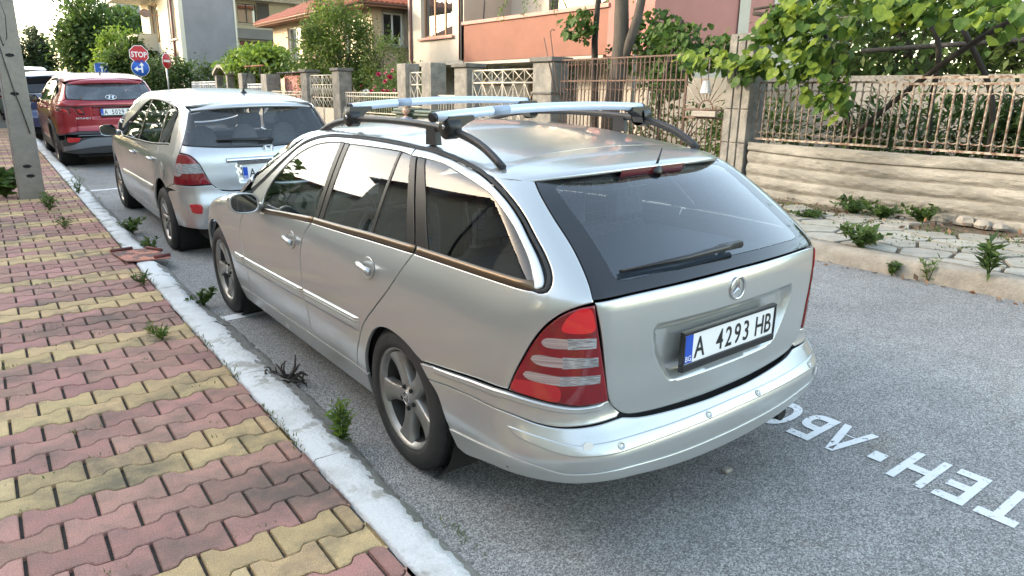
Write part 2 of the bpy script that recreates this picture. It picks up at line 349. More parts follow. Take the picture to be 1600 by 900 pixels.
def cut(body, how, pts, gap=.0032, sp=.03, off=0., depth=.016, d=None, roll=True, step=.012, fine=None, creases=()):
    """-> verts, faces, normals of one panel of the body: gap = half the shut line, off = proud of the body, depth = turned-in edge"""
    out = spline(pts, step)
    if area2(out) < 0: out = out[::-1]
    out = inset(out, gap)
    ring = inset(out, .0045) if roll else None
    lo, hi = out.min(0), out.max(0)
    gx, gy = np.meshgrid(np.arange(lo[0], hi[0], sp), np.arange(lo[1], hi[1], sp*.9)); gx = gx+(np.arange(gx.shape[0]) % 2)[:, None]*sp*.5
    Q = np.stack([gx.ravel(), gy.ravel()], 1)
    if fine is not None:
        (a0, b0, a1, b1), fs = fine; fx, fy = np.meshgrid(np.arange(a0, a1, fs), np.arange(b0, b1, fs))
        Q = np.concatenate([Q[~((Q[:, 0] > a0) & (Q[:, 0] < a1) & (Q[:, 1] > b0) & (Q[:, 1] < b1))], np.stack([fx.ravel(), fy.ravel()], 1)])
    if len(Q): Q = Q[inside(out, Q)]
    lim = .006 if not roll else .0105
    if len(Q): Q = Q[bdist(out, Q) > max(lim, min(sp, fine[1] if fine else sp)*.55)]
    for c in creases:
        if len(Q): Q = Q[bdist(c, Q) > .0035]
    pts2 = [out]+([ring] if roll else [])+[np.asarray(c) for c in creases]+([Q] if len(Q) else []); A = np.concatenate(pts2); n = len(out)
    edges = [(i, (i+1) % n) for i in range(n)]
    if roll: edges += [(n+i, n+(i+1) % n) for i in range(n)]
    k0 = n*(2 if roll else 1)
    for c in creases: edges += [(k0+i, k0+(i+1) % len(c)) for i in range(len(c))]; k0 += len(c)
    r = delaunay_2d_cdt([Vector((float(x), float(y))) for x, y in A], edges, [list(range(n))], 1, 1e-6)
    V2 = np.array([v[:] for v in r[0]]); F = [tuple(f) for f in r[2]]
    orig = r[3]; isb = np.array([any(o < n for o in (og or [])) for og in orig])
    P = CARVER[how](body, V2, d); N = body.grad(P, d); P = P+N*off
    cnt = {}
    for f in F:
        for i in range(len(f)):
            e = (f[i], f[(i+1) % len(f)]); cnt[tuple(sorted(e))] = cnt.get(tuple(sorted(e)), 0)+1
    # face orientation against the normals
    FF = []
    for f in F:
        a, b_, c = P[f[0]], P[f[1]], P[f[2]]; FF.append(f if np.dot(np.cross(b_-a, c-a), N[f[0]]) > 0 else f[::-1])
    bd = [(f[i], f[(i+1) % len(f)]) for f in FF for i in range(len(f)) if cnt[tuple(sorted((f[i], f[(i+1) % len(f)])))] == 1]
    V = list(P); NN = list(N); on = {}
    for a, b_ in bd:
        t = P[b_]-P[a]; o = np.cross(t, N[a]); l = np.linalg.norm(o)
        if l > 1e-9:
            for q in (a, b_): on[q] = on.get(q, 0)+o/l
    if depth:
        m = {}
        for q, o in on.items():
            l = np.linalg.norm(o); o = o/l if l > 1e-9 else o
            m[q] = len(V); V += [P[q], P[q]-N[q]*depth]; NN += [o*.9+N[q]*.2, o]
            if roll: V[q] = P[q]-N[q]*.0012; V[m[q]] = V[q]; NN[q] = N[q]+o*.8
        for a, b_ in bd:
            if a in m and b_ in m: FF.append((m[b_], m[a], m[a]+1, m[b_]+1))
    NN = np.array(NN); NN /= np.maximum(np.linalg.norm(NN, axis=1, keepdims=True), 1e-9)
    return np.array(V), FF, NN
def panel_mesh(name, V, F, N, m, flip=False):
    if flip: V = V*[-1, 1, 1]; N = N*[-1, 1, 1]; F = [f[::-1] for f in F]
    me = bpy.data.meshes.new(name); me.from_pydata([tuple(map(float, v)) for v in V], [], F); me.polygons.foreach_set('use_smooth', [True]*len(F))
    me.normals_split_custom_set_from_vertices([tuple(map(float, n)) for n in N]); me.materials.append(m); return me
def panel(name, parent, body, how, pts, m, both=True, **kw):
    V, F, N = cut(body, how, pts, **kw); o = [link(name, panel_mesh(name, V, F, N, m), parent)]
    if both: o.append(link(name, panel_mesh(name, V, F, N, m, True), parent))
    return o
def ribbon(name, parent, body, path, m, prof, both=True, d=None, step=.02, taper=True, how='side'):
    """moulding along a path on the body; prof: (across, proud) points from the upper to the lower edge"""
    Q = np.array(open_spline(path, step)); t = np.gradient(Q, axis=0); t /= np.linalg.norm(t, axis=1, keepdims=True); nn = np.stack([t[:, 1], -t[:, 0]], 1)
    if nn[len(nn)//2][1] > 0 and how == 'side': nn = -nn
    rows = []; k = len(Q)
    for i, (a, h) in enumerate(prof):
        q = Q+nn*a; P = CARVER[how](body, q, d); N = body.grad(P, d); hh = np.full(k, float(h))
        if taper and h > 0: hh[0] = hh[-1] = 0.0
        rows.append(P+N*hh[:, None])
    mb = MB(); mb.grid([[tuple(p) for p in r] for r in rows]); me = mb.mesh(name, m)
    # outward faces
    nf = np.array(me.polygons[len(me.polygons)//2].normal); c = np.array(me.polygons[len(me.polygons)//2].center)
    if np.dot(nf, body.grad(c[None], d)[0]) < 0: me.flip_normals()
    o = [link(name, me, parent)]
    if both: o.append(link(name, mirror_mesh(me), parent))
    return o
def mirror_mesh(me):
    m2 = me.copy(); m2.transform(Matrix.Scale(-1, 4, (1, 0, 0))); m2.flip_normals(); return m2
def both(name, mb, m, parent):
    me = mb.mesh(name, m); return [link(name, me, parent), link(name, mirror_mesh(me), parent)]
# ------------------------------------------------------------------ shared car materials
BLACK = mat('black_trim', (.012, .012, .013), .35)
RUBBER = mat('rubber', (.018, .018, .019), .75, col2=(.035, .034, .032), scale=30)
TYRE = mat('tyre_rubber', (.013, .013, .014), .75, col2=(.030, .028, .026), scale=9, bump=.15, bscale=120)
UNDER = mat('underbody', (.012, .012, .012), .9)
CLOTH = mat('seat_cloth', (.10, .105, .115), .9, col2=(.14, .14, .15), scale=40)
TRIMIN = mat('cabin_trim', (.05, .05, .052), .8)
CHROME = mat('chrome', (.75, .75, .76), .12, 1.0)
ALLOY = mat('alloy', (.34, .34, .33), .36, .65, col2=(.24, .225, .205), scale=7, coat=.2)
PLATEW = mat('plate_white', (.78, .78, .78), .35)
PLATEK = mat('plate_black', (.01, .01, .01), .4)
PLATEB = mat('plate_blue', (.01, .07, .45), .35)
LAMPRED = mat('lamp_red', (.22, .004, .010), .15, coat=.6, coat_r=.02, spec=.5, col2=(.15, .003, .008), scale=20)
def wheel(root, x, y, r, w, rim_r, style, rim_m, both_sides=True):
    """one wheel at hub (x, y, r); local Z of the lathe points outwards"""
    sgn = -1 if x < 0 else 1
    M = T((x, y, r)) @ RY(sgn*PI/2)
    b = MB(); h = w/2
    b.lathe([(rim_r+.004, h-.022), (rim_r+.006, h-.006), (rim_r-.004, h-.010), (rim_r-.012, h-.022), (rim_r-.022, h-.034)], 48)
    wr = b.part('wheel', rim_m, root, M)
    bb = MB(); bb.lathe([(rim_r-.022, h-.034), (rim_r-.03, 0), (rim_r-.03, -h+.02), (rim_r, -h)], 40); bb.part('rim_barrel', mat('barrel_grey', (.06, .056, .052), .5, .5), wr)
    tb = MB(); s = r-rim_r
    prof = [(rim_r, h-.018), (rim_r+.008, h-.002), (rim_r+.3*s, h+.004), (rim_r+.62*s, h+.002), (rim_r+.84*s, h-.010)]
    tb.lathe(prof+[(r-.006, h-.026)], 64)
    # tread: blocks between grooves
    v0 = len(tb.v); n = 84; zs = np.linspace(h-.026, -h+.026, 6)
    for i in range(n):
        a0, a1 = 2*PI*i/n, 2*PI*(i+.86)/n
        for j in range(5):
            z0, z1 = zs[j]-.002, zs[j+1]+.003; sk = .04*(j-2)
            q = []
            for rr in (r-.009, r):
                for (a, z) in ((a0, z0), (a1, z0), (a1, z1), (a0, z1)):
                    aa = a+(sk if z == z1 else sk-.04); q.append((rr*math.cos(aa), rr*math.sin(aa), z))
            tb.add(q, [(4,5,6,7), (0,4,7,3), (1,2,6,5), (0,1,5,4), (3,7,6,2)])
    tb.lathe([(r-.008, h-.026), (r-.008, -h+.026), (rim_r+.5*s, -h), (rim_r, -h+.01)], 64)
    tb.part('tyre', TYRE, wr)
    # sidewall rings and a deep dark barrel with disc brake
    d = MB(); d.lathe([(.03, h-.075), (rim_r*.68, h-.075), (rim_r*.68, h-.085), (.03, h-.085)], 32); d.part('brake_disc', mat('brake_disc', (.07, .062, .058), .5, .6), wr)
    k = MB(); k.lathe([(rim_r-.03, h-.10), (.0, h-.10)], 32); k.part('hub_shield', UNDER, wr)
    N = {'five': 5, 'seven': 7, 'ten': 10}[style]
    for i in range(N):
        sp = MB(); rows = []
        R = rim_r-.016
        for t in np.linspace(0, 1, 9):
            rr = .042+(R-.042)*t
            if style == 'five': hw = .0405-.006*math.sin(PI*t)+.017*t**4; zc = h-.034-.012*(1-t)*t*2+.014*t
            elif style == 'seven': hw = .020+.018*t*t; zc = h-.020-.012*(1-t)
            else: hw = .014+.010*t; zc = h-.018-.010*(1-t)
            row = []
            for u, dz in ((-1.0, -.040), (-1.0, -.007), (-.86, -.0005), (-.45, .0012), (0, .0016), (.45, .0012), (.86, -.0005), (1.0, -.007), (1.0, -.040)):
                a = u*hw/max(rr, .05) if style != 'five' else math.asin(max(-.99, min(.99, u*hw/max(rr, hw*1.02))))
                row.append((rr*math.cos(a), rr*math.sin(a), zc+dz))
            rows.append(row)
        sp.grid(rows); sp.part('spoke', rim_m, wr, RZ(2*PI*i/N+PI/2+(.16 if style == 'five' else 0)))
    hb = MB(); hb.lathe([(.068, h-.075), (.068, h-.046), (.058, h-.036), (.036, h-.031), (.034, h-.024), (.0, h-.021)], 32); hc = hb.part('hub_cap', rim_m, wr)
    if style == 'five': star_mb(.028, .002).part('badge', CHROME, hc, T((0, 0, h-.021)))
    for i in range(5):
        lb = MB(); lb.lathe([(.010, h-.052), (.010, h-.028), (.006, h-.026), (0, h-.027)], 8, T((.050*math.cos(2*PI*(i+.5)/5), .050*math.sin(2*PI*(i+.5)/5), .004)));lb.part('wheel_bolt', UNDER, wr)
    return wr
def star_mb(R, th):
    b = MB(); b.lathe([(R, -th), (R+th, 0), (R, th), (R-th, 0), (R, -th)], 40)
    for k in range(3):
        a = PI/2+2*PI*k/3; w = R*.16
        b.add([(0, 0, th*1.6), (R*math.cos(a), R*math.sin(a), th*.5), (w*math.cos(a+1.05), w*math.sin(a+1.05), 0), (w*math.cos(a-1.05), w*math.sin(a-1.05), 0)], [(0, 2, 1), (0, 1, 3)])
    return b
def plate(parent, M, txt, frame=True, dot=False):
    """number plate, local x right, y up, z towards the viewer"""
    p = MB(); p.bevbox(-.26, .26, -.055, .055, 0, .004, .0015); o = p.part('number_plate', PLATEW, parent, M)
    b = MB(); b.box(-.257, -.215, -.052, .052, .004, .0046); b.part('country_band', PLATEB, o)
    t = moved(text_mb('BG', .021, .9), T((-.236, -.045, .0052))); t.part('country_letters', PLATEW, o)
    wd = [.030 if ch == ' ' else (.020 if ch == '.' else .0515) for ch in txt]; x = .022-sum(wd)/2
    for ch, w in zip(txt, wd):
        if ch != ' ': t = moved(text_mb(ch, .080, .74, bold=.0010), T((x+w/2, -.040, .0048))); t.part('plate_character', PLATEK, o)
        x += w
    if frame:
        f = MB()
        for a in ((-.268, .268, .054, .066), (-.268, .268, -.082, -.054), (-.268, -.258, -.054, .054), (.258, .268, -.054, .054)): f.bevbox(*a, -.012, .009, .002)
        f.part('plate_holder', BLACK, parent, M)
    return o
def seat(name, parent, x, y, z, w, m, lean=.22, hr=True, back_h=.62):
    """car seat: cushion, backrest with rounded top, headrest"""
    b = MB(); b.bevbox(x-w/2, x+w/2, y-.02, y+.50, z, z+.14, .04)
    def slab(x, w, z0, z1, y0, th, n=10):
        rows = []
        for t in np.linspace(0, 1, 8):
            zz = z0+(z1-z0)*t; ww = w/2*(1-.18*max(0, t-.6)**2*6); yy = y0-lean*(zz-z0); r = []
            for a in np.linspace(0, 2*PI, 17)[:-1]:
                ca, sa = math.cos(a), math.sin(a); r.append((x+ww*math.copysign(abs(ca)**.5, ca), yy+th*math.copysign(abs(sa)**.6, sa)*(1-.35*t), zz))
            rows.append(r)
        b.grid(rows, close=True, flip=True); b.f.append(tuple(len(b.v)-16+i for i in range(16))); b.sm.append(False)
    slab(x, w, z+.08, z+.08+back_h, y, .075)
    if hr: slab(x, .26, z+.08+back_h+.03, z+.08+back_h+.20, y-lean*back_h-.01, .05)
    return b.part(name, m, parent)
# ------------------------------------------------------------------ the silver estate car in front
def car_root(name, label, xc, yr, group=None, pitch=None):
    s = (rise(yr+3.6)-rise(yr+.9))/2.7 if pitch is None else pitch
    R = Matrix.Rotation(-PHI, 3, 'Y') @ Matrix.Rotation(math.atan(s), 3, 'X')
    z = KX*xc+(rise(yr+.9)-.9*s if pitch is None else 0)
    return thing(name, label, 'car', (xc, yr, z), R.to_euler(), group)
def mir(half, C):
    """close an outline symmetric about t (or x) = C; the end points on the axis are kept once"""
    return list(half)+[(2*C-p[0],)+tuple(p[1:]) for p in reversed(half) if abs(p[0]-C) > 1e-4]
SILVER = paint('silver_paint', (.448, .462, .455), (.548, .562, .555), .70, .29)
BRONZE = mat('bronze_trim', (.16, .115, .075), .28, .75)
TC = Body.Y0-Body.KT*PI/2
def sstep(a, b, x): t = np.clip((x-a)/(b-a), 0, 1); return t*t*(3-2*t)
def tz_of(p):
    y = p[..., 1]; a = np.arctan2(Body.Y0-y, -p[..., 0]); return np.where(y >= Body.Y0, y, Body.Y0-Body.KT*a), p[..., 2]
def wheel_wells(root, body, ys, r, x_in=.50, x_out=.80):
    for y in ys:
        for s in (-1, 1):
            b = MB(); M = T((s*x_in, y, r+.01)) @ RY(s*PI/2)
            b.lathe([(0, 0), (r+.045, 0), (r+.045, x_out-x_in)], 24, M, a0=-.2-PI/2-PI/2, a1=PI/2-PI/2+.2+PI/2); b.part('wheel_well', UNDER, root)
def build_wagon():
    root = car_root('estate_car', 'silver estate car with roof bars parked nearest, beside the white kerb', 0, 0, 'cars parked along the left kerb', pitch=0)
    B = wagon
    P = lambda n, pts, m=SILVER, how='side', **k: panel(n, root, B, how, pts, m, **k)
    # flanks
    P('front_door', [(1.957,.939,1),(2.4,.911),(2.72,.885),(2.95,.868,1),(3.048,.836),(3.126,.751),(3.128,.66),(3.09,.545),(3.065,.30,1),(2.5,.310),(2.034,.32,1),(2.03,.41),(2.04,.5),(2.053,.59),(2.068,.68),(2.070,.775),(2.035,.861)])
    P('rear_door', [(1.957,.939,1),(2.035,.861),(2.070,.775),(2.068,.68),(2.053,.59),(2.04,.5),(2.03,.41),(2.034,.32,1),(1.75,.327),(1.47,.333,1),(1.435,.42),(1.395,.49),(1.337,.578),(1.212,.69),(1.092,.80),(.985,.92),(.945,.967,1),(1.3,.960),(1.55,.952)])
    P('quarter_panel', [(.945,.967,1),(.60,.9665),(.300,.962,1),(.281,.958),(.262,.963),(.250,.983),(.250,1.013),(.270,1.058),(.307,1.108),(.352,1.160),(.412,1.207),(.495,1.250),(.62,1.288,1),(.46,1.290),(.352,1.268,1),(.264,1.177),(.185,1.081),(.147,.998),(.133,.934,1),(.174,.922),(.216,.90),(.258,.861),(.293,.808),(.325,.74),(.351,.678),(.374,.610,1),(.48,.604),(.627,.586),(.786,.566),(.836,.558,1),(.88,.572),(.945,.597),(1.03,.616),(1.117,.620),(1.18,.607),(1.24,.575),(1.298,.513),(1.346,.432),(1.373,.325,1),(1.47,.333,1),(1.435,.42),(1.395,.49),(1.337,.578),(1.212,.69),(1.092,.80),(.985,.92)])
    P('front_wing', [(2.95,.868,1),(3.048,.836),(3.126,.751),(3.128,.66),(3.09,.545),(3.065,.30,1),(3.38,.288,1),(3.383,.34),(3.40,.43),(3.44,.52),(3.536,.603),(3.662,.662),(3.80,.680),(3.93,.657),(4.03,.60),(4.09,.52),(4.12,.40,1),(4.22,.56),(4.25,.64,1),(4.13,.765),(3.9,.835),(3.6,.887),(3.3,.925),(3.03,.945,1)])
    P('sill', [(1.374,.325,1),(1.47,.331),(2.034,.318),(2.5,.308),(3.065,.298),(3.38,.286,1),(3.37,.19,1),(2.4,.195),(1.40,.205,1)], gap=.0015)
    # glass house
    P('door_frame', [(1.972,1.343,1),(2.143,1.337),(2.306,1.316),(2.487,1.262),(2.622,1.179),(2.793,1.067),(2.93,.982),(3.01,.915,1),(2.90,.872,1),(2.72,.892,1),(2.728,.98),(2.692,1.054),(2.587,1.147),(2.471,1.222),(2.316,1.279),(2.146,1.308),(1.982,1.320,1)], gap=.001)
    P('door_frame', [(1.968,1.343,1),(1.744,1.347),(1.48,1.343),(1.265,1.336,1),(1.255,1.309,1),(1.35,1.318),(1.6,1.320),(1.87,1.318),(1.976,1.320,1)], gap=.001)
    P('window_frame', [(1.258,1.335,1),(1.129,1.329),(1.007,1.316),(.81,1.298),(.633,1.273),(.513,1.24),(.432,1.20),(.373,1.154),(.33,1.104),(.294,1.055),(.274,1.012),(.270,.984),(.280,.968),(.300,.964,1),(.302,.986,1),(.320,1.04),(.348,1.084),(.392,1.134),(.453,1.179),(.533,1.219),(.628,1.242),(.80,1.271),(1.008,1.296),(1.13,1.304),(1.25,1.308,1)], gap=.001)
    DG = glass('side_glass', (.72, .78, .78), 1.35, .03, (.12, .14, .14))
    G = dict(gap=0, off=-.004, depth=0, roll=False, sp=.022)
    P('front_door_window', [(1.982,1.319,1),(2.144,1.307),(2.314,1.278),(2.469,1.222),(2.585,1.147),(2.69,1.054),(2.728,.98),(2.718,.890,1),(2.3,.925),(1.946,.949,1)], DG, **G)
    P('rear_door_window', [(1.872,1.317,1),(1.6,1.319),(1.362,1.318,1),(1.338,.97,1),(1.60,.965),(1.838,.955,1)], DG, **G)
    P('rear_door_window', [(1.333,1.316,1),(1.254,1.309,1),(1.018,.978,1),(1.303,.972,1)], DG, **G)
    P('rear_side_window', [(1.132,1.305,1),(1.008,1.297),(.80,1.272),(.625,1.243),(.53,1.220),(.45,1.180),(.39,1.135),(.345,1.085),(.317,1.04),(.299,.973,1),(.55,.978),(.83,.978,1)], DG, **{**G, 'sp': .011})
    K = dict(gap=.0015, off=-.001, depth=.02, roll=True)
    GLOSS = mat('gloss_black', (.012, .011, .011), .30, spec=.22)
    P('pillar_trim', [(1.983,1.321,1),(1.932,1.321,1),(1.897,.950,1),(1.947,.946,1)], GLOSS, **K)
    P('pillar_trim', [(1.926,1.321,1),(1.872,1.319,1),(1.838,.953,1),(1.892,.950,1)], GLOSS, **K)
    P('pillar_trim', [(1.335,1.318,1),(1.360,1.319,1),(1.337,.966,1),(1.304,.966,1)], GLOSS, **K)
    P('pillar_trim', [(1.254,1.310,1),(1.203,1.309,1),(.951,.975,1),(1.020,.972,1)], GLOSS, **K)
    P('pillar_trim', [(1.198,1.309,1),(1.132,1.306,1),(.832,.976,1),(.946,.975,1)], GLOSS, **K)
    rub = [(-.0055, -.001), (-.004, .0015), (0, .0025), (.004, .0015), (.0055, -.001)]
    for path in ([(.302,.964),(.284,.960),(.267,.965),(.258,.984),(.258,1.013),(.279,1.057),(.316,1.106),(.361,1.157),(.421,1.204),(.503,1.246),(.627,1.280),(.81,1.304),(1.007,1.322),(1.129,1.334),(1.26,1.340),(1.48,1.347),(1.744,1.351),(1.97,1.347),(2.143,1.341),(2.306,1.320),(2.487,1.266),(2.622,1.183),(2.793,1.071),(2.935,.985),(3.01,.925)],):
        ribbon('roof_gutter', root, B, path, RUBBER, rub)
    bel = [(-.014, .0), (-.012, .007), (-.004, .010), (.008, .009), (.013, .004), (.013, -.002)]
    ribbon('belt_moulding', root, B, [(1.958,.951),(2.3,.928),(2.72,.898)], BRONZE, bel)
    ribbon('belt_moulding', root, B, [(.952,.980),(1.3,.974),(1.6,.963),(1.949,.951)], BRONZE, bel)
    ribbon('belt_moulding', root, B, [(.300,.974),(.6,.9785),(.938,.980)], BRONZE, bel)
    mou = [(-.030, 0), (-.028, .009), (-.020, .012), (-.0185, .0085), (-.0165, .0085), (-.015, .0125), (-.006, .013), (-.0045, .009), (-.0025, .009), (-.001, .012), (.020, .009), (.034, .006), (.036, -.001)]
    for path in ([(3.30,.515),(3.10,.519)], [(3.088,.519),(2.6,.532),(2.066,.549)], [(2.050,.549),(1.75,.560),(1.378,.570)]):
        ribbon('side_moulding', root, B, path, SILVER, mou)
    # roof, screen, bonnet, nose
    gut = [(3.00,-.800),(2.935,-.785),(2.793,-.745),(2.622,-.690),(2.487,-.648),(2.306,-.606),(2.143,-.588),(1.98,-.584),(1.48,-.576),(1.26,-.574),(1.13,-.572),(1.0,-.575),(.87,-.583),(.74,-.598),(.65,-.606)]
    half = [(0, 2.585, 1), (-.30, 2.55), (-.52, 2.455), (-.60, 2.44), (-.70, 2.72), (-.765, 2.98, 1)]+[(x, y) for y, x in gut]+[(-.548, .572, 1), (-.47, .735, 1), (-.25, .765), (0, .768)]
    half[6] = (-.800, 3.00, 1); half[20] = (-.606, .65, 1)
    P('roof', mir(half, 0), how='top', both=False, sp=.04, roll=False, gap=.001)
    WG = glass('screen_glass', (.55, .62, .60), 1.6)
    P('windscreen', mir([(0, 2.58, 1), (-.30, 2.545), (-.52, 2.45), (-.595, 2.435, 1), (-.695, 2.72), (-.75, 2.96, 1), (-.72, 3.16), (-.4, 3.32), (0, 3.36)], 0), WG, 'top', both=False, gap=0, off=-.004, depth=0, roll=False, sp=.06)
    P('bonnet', mir([(0, 3.37, 1), (-.4, 3.33), (-.70, 3.17), (-.78, 3.03, 1), (-.775, 3.4), (-.75, 3.8), (-.66, 4.15), (-.55, 4.30, 1), (-.3, 4.36), (0, 4.38)], 0), how='top', both=False, sp=.05)
    P('front_bumper', mir([(0, .57, 1), (-.45, .57), (-.78, .60, 1), (-.82, .44), (-.80, .22, 1), (0, .20, 1)], 0), how='front', both=False, sp=.05)
    P('headlamp', [(-.40,.60,1),(-.55,.58),(-.72,.62,1),(-.70,.70),(-.55,.735),(-.42,.70,1)], glass('lamp_glass', (.8, .82, .84), 1.4, .5, (.5, .5, .5)), 'front')
    P('radiator_grille', mir([(0, .60, 1), (-.34, .60, 1), (-.36, .74, 1), (0, .76, 1)], 0), BLACK, 'front', both=False)
    # tail: hatch with the plate recess pressed in
    rec = spline([(-.385,.828,1),(.385,.828,1),(.392,.80),(.375,.72),(.330,.640),(.300,.606),(.25,.596),(0,.590),(-.25,.596),(-.300,.606),(-.330,.640),(-.375,.72),(-.392,.80)], .012)
    if area2(rec) < 0: rec = rec[::-1]
    def dent(p):
        q = np.stack([p[..., 0], p[..., 2]], -1); sh = q.shape[:-1]; q = q.reshape(-1, 2); w = (p[..., 1] < .3).reshape(-1)
        sd = np.zeros(len(q)); near = w & (np.abs(q[:, 0]) < .45) & (q[:, 1] > .55) & (q[:, 1] < .86)
        if near.any(): qq = q[near]; sd[near] = np.where(inside(rec, qq), bdist(rec, qq), 0)
        return (-.027*np.clip(sd/.030, 0, 1)**.8).reshape(sh)
    def to_tz(loop): return np.array([B.unside(p) for p in B.back(loop)])
    crs = [to_tz(rec), to_tz(inset(rec, .030))]
    hat = [(TC, .955, 1), (0.0, .947), (.135, .937, 1), (.117, .836), (.101, .699), (.085, .588), (.061, .546), (.031, .519), (-.023, .504), (-.28, .488), (TC, .487)]
    V = mir(hat, TC)
    P('tailgate', V, both=False, sp=.03, fine=((-.84, .56, .02, .85), .0085), d=dent, step=.010, creases=crs)
    HG = glass('rear_screen_glass', (.84, .93, .98), 2.3, .03, (.22, .26, .30))
    win = mir([(TC, 1.266, 1), (.0, 1.262), (.238, 1.246), (.249, 1.238), (.199, 1.19), (.135, 1.12), (.092, 1.05), (.066, .995), (.050, .986), (-.1, .988), (TC, .993)], TC)
    P('rear_screen', win, HG, both=False, gap=0, off=.000, depth=0, roll=False, sp=.05)
    FR = mat('screen_border', (.010, .011, .013), .06, coat=.3)
    fr = dict(both=False, gap=0, depth=.012, roll=False, sp=.03)
    o2 = [(.345,1.262),(.264,1.177),(.185,1.081),(.147,.998),(.137,.943)]; i2 = [(.249,1.238),(.199,1.19),(.135,1.12),(.092,1.05),(.066,.995)]
    lft = [o2[0]+(1,)]+o2[1:-1]+[o2[-1]+(1,), i2[-1]+(1,)]+i2[-2:0:-1]+[i2[0]+(1,)]
    bot = mir([(TC, .992, 1), (-.1, .987), (.050, .985), (.067, .996, 1), (.137, .943, 1), (0, .9505), (TC, .958)], TC)
    top_ = mir([(TC, 1.292, 1), (.1, 1.283), (.344, 1.263, 1), (.250, 1.237, 1), (.238, 1.247), (0, 1.263), (TC, 1.267)], TC)
    P('screen_border', lft, FR, **fr); P('screen_border', [(2*TC-p[0],)+tuple(p[1:]) for p in lft], FR, **fr); P('screen_border', bot, FR, **fr); P('screen_border', top_, FR, **fr)
    # tail lamps
    L = panel('tail_lamp', root, B, 'side', [(.132,.930,1),(.174,.921),(.216,.899),(.257,.860),(.292,.807),(.324,.739),(.350,.677),(.372,.611,1),(.303,.603),(.231,.589),(.179,.581),(.125,.583),(.086,.590,1),(.102,.699),(.118,.814)], LAMPRED, off=.006, depth=.02)
    CL = mat('lamp_clear', (.26, .17, .17), .12, col2=(.42, .34, .32), scale=1, stretch=(1, 1, 240), coat=1., det=1); CD = mat('lamp_clear_dark', (.10, .10, .11), .12, col2=(.42, .42, .43), scale=1, stretch=(30, 30, 260), coat=1., det=2)
    BR = mat('lamp_bright_red', (.62, .012, .02), .1, coat=1.)
    for s, ob in ((-1, L[0]), (1, L[1])):
        for pts, m in (([(.202,.784,1),(.202,.817,1),(.250,.818),(.266,.813),(.272,.802),(.266,.790),(.248,.784)], CL), ([(.128,.786,1),(.128,.820,1),(.203,.819,1),(.203,.782,1)], CD),
                       ([(.215,.718,1),(.215,.751,1),(.282,.757),(.297,.752),(.302,.742),(.294,.730),(.275,.722)], CL), ([(.121,.722,1),(.122,.753,1),(.216,.755,1),(.216,.715,1)], CD),
                       ([(.223,.655,1),(.223,.687,1),(.305,.696),(.318,.694),(.324,.684),(.316,.672),(.298,.665)], CL), ([(.115,.662,1),(.115,.690,1),(.224,.688,1),(.224,.654,1)], CD),
                       ([(.218,.845),(.210,.878),(.182,.910),(.146,.917),(.134,.88),(.134,.845),(.176,.836)], BR), ([(.226,.60),(.226,.648),(.325,.662),(.352,.655),(.360,.625),(.300,.608)], mat('lamp_mid_red', (.42, .010, .018), .14, coat=1.))):
            a, f, n = cut(B, 'side', [p if len(p) > 2 else p for p in pts], gap=0, off=.0075, depth=.003, roll=False, sp=.03)
            link('lamp_lens', panel_mesh('lamp_lens', a, f, n, m, s > 0), ob)
    # bumper
    Bp = Body(ws=([.1,.22,.30,.42,.5,.56,.62],[.80,.835,.852,.870,.870,.868,.861]), taper=([-.2,.2,.5,1.,1.6],[.10,.050,.028,.010,0]),
        yr=([.1,.22,.30,.36,.415,.45,.49,.51,.62],[.04,.02,.008,-.002,-.005,.012,.045,.06,.065]), bulge=([.2,.5,.6],[.13,.13,.14]), zc=([0,5],[1.2,1.2]), crown=([0,5],[.1,.1]), yf=([.1,.3],[4.5,4.5]), rc=([.2,.6],[.24,.22]), rt=.05, rf=.2)
    up = [(.834,.556,1),(.786,.563),(.627,.584),(.48,.602),(.372,.608),(.303,.599),(.231,.585),(.179,.577),(.125,.579),(.083,.585,1),(.058,.543),(.046,.530,1),(.058,.517,1),(.225,.511),(.284,.519),(.369,.537),(.475,.540),(.621,.530),(.772,.508,1)]
    panel('bumper_trim', root, Bp, 'side', up, SILVER, off=.002, gap=.0015)
    top_h = [(TC,.484,1),(-.28,.485),(-.023,.500),(.040,.513,1),(.225,.508),(.284,.516),(.369,.534),(.475,.537),(.621,.527),(.774,.505,1),(.715,.465),(.655,.345,1)]
    crz = [(.655,.345),(.48,.367),(.37,.385),(.28,.379),(.21,.362),(.14,.363),(.073,.366),(-.136,.348),(TC,.342)]
    bot_h = [(.618,.275,1),(.572,.268),(.48,.290),(.372,.314),(.283,.321),(.205,.321),(.073,.325),(-.136,.297),(TC,.285)]
    panel('bumper', root, Bp, 'side', mir(top_h+crz[1:-1]+[crz[-1]], TC), SILVER, both=False, sp=.022, depth=.03, gap=.0008)
    panel('bumper_lip', root, Bp, 'side', mir([(TC,.342,1)]+crz[-2:0:-1]+[(.655,.345,1)]+bot_h, TC), SILVER, both=False, sp=.022, depth=.03, off=.004, gap=.0004)
    st = [(TC,.464,1),(-.133,.462),(.128,.465),(.168,.463),(.206,.468),(.283,.484),(.374,.493),(.350,.468),(.282,.446),(.206,.427),(.169,.423),(-.121,.425),(TC,.427,1)]
    panel('bumper_strip', root, Bp, 'side', mir(st, TC), SILVER, both=False, off=.005, depth=.012, sp=.02)
    for u in (.057, -.282, 2*TC+.282, 2*TC-.057):
        q = np.array([[u, .443]]); p = Bp.side(q)[0]; n = Bp.grad(p[None])[0]; b = MB(); b.lathe([(.014, 0), (.0135, .004), (.0105, .005), (.0100, .0025), (0, .0025)], 20)
        b.part('parking_sensor', SILVER, root, T(p+n*.004) @ Vector(n).to_track_quat('Z', 'Y').to_matrix().to_4x4())
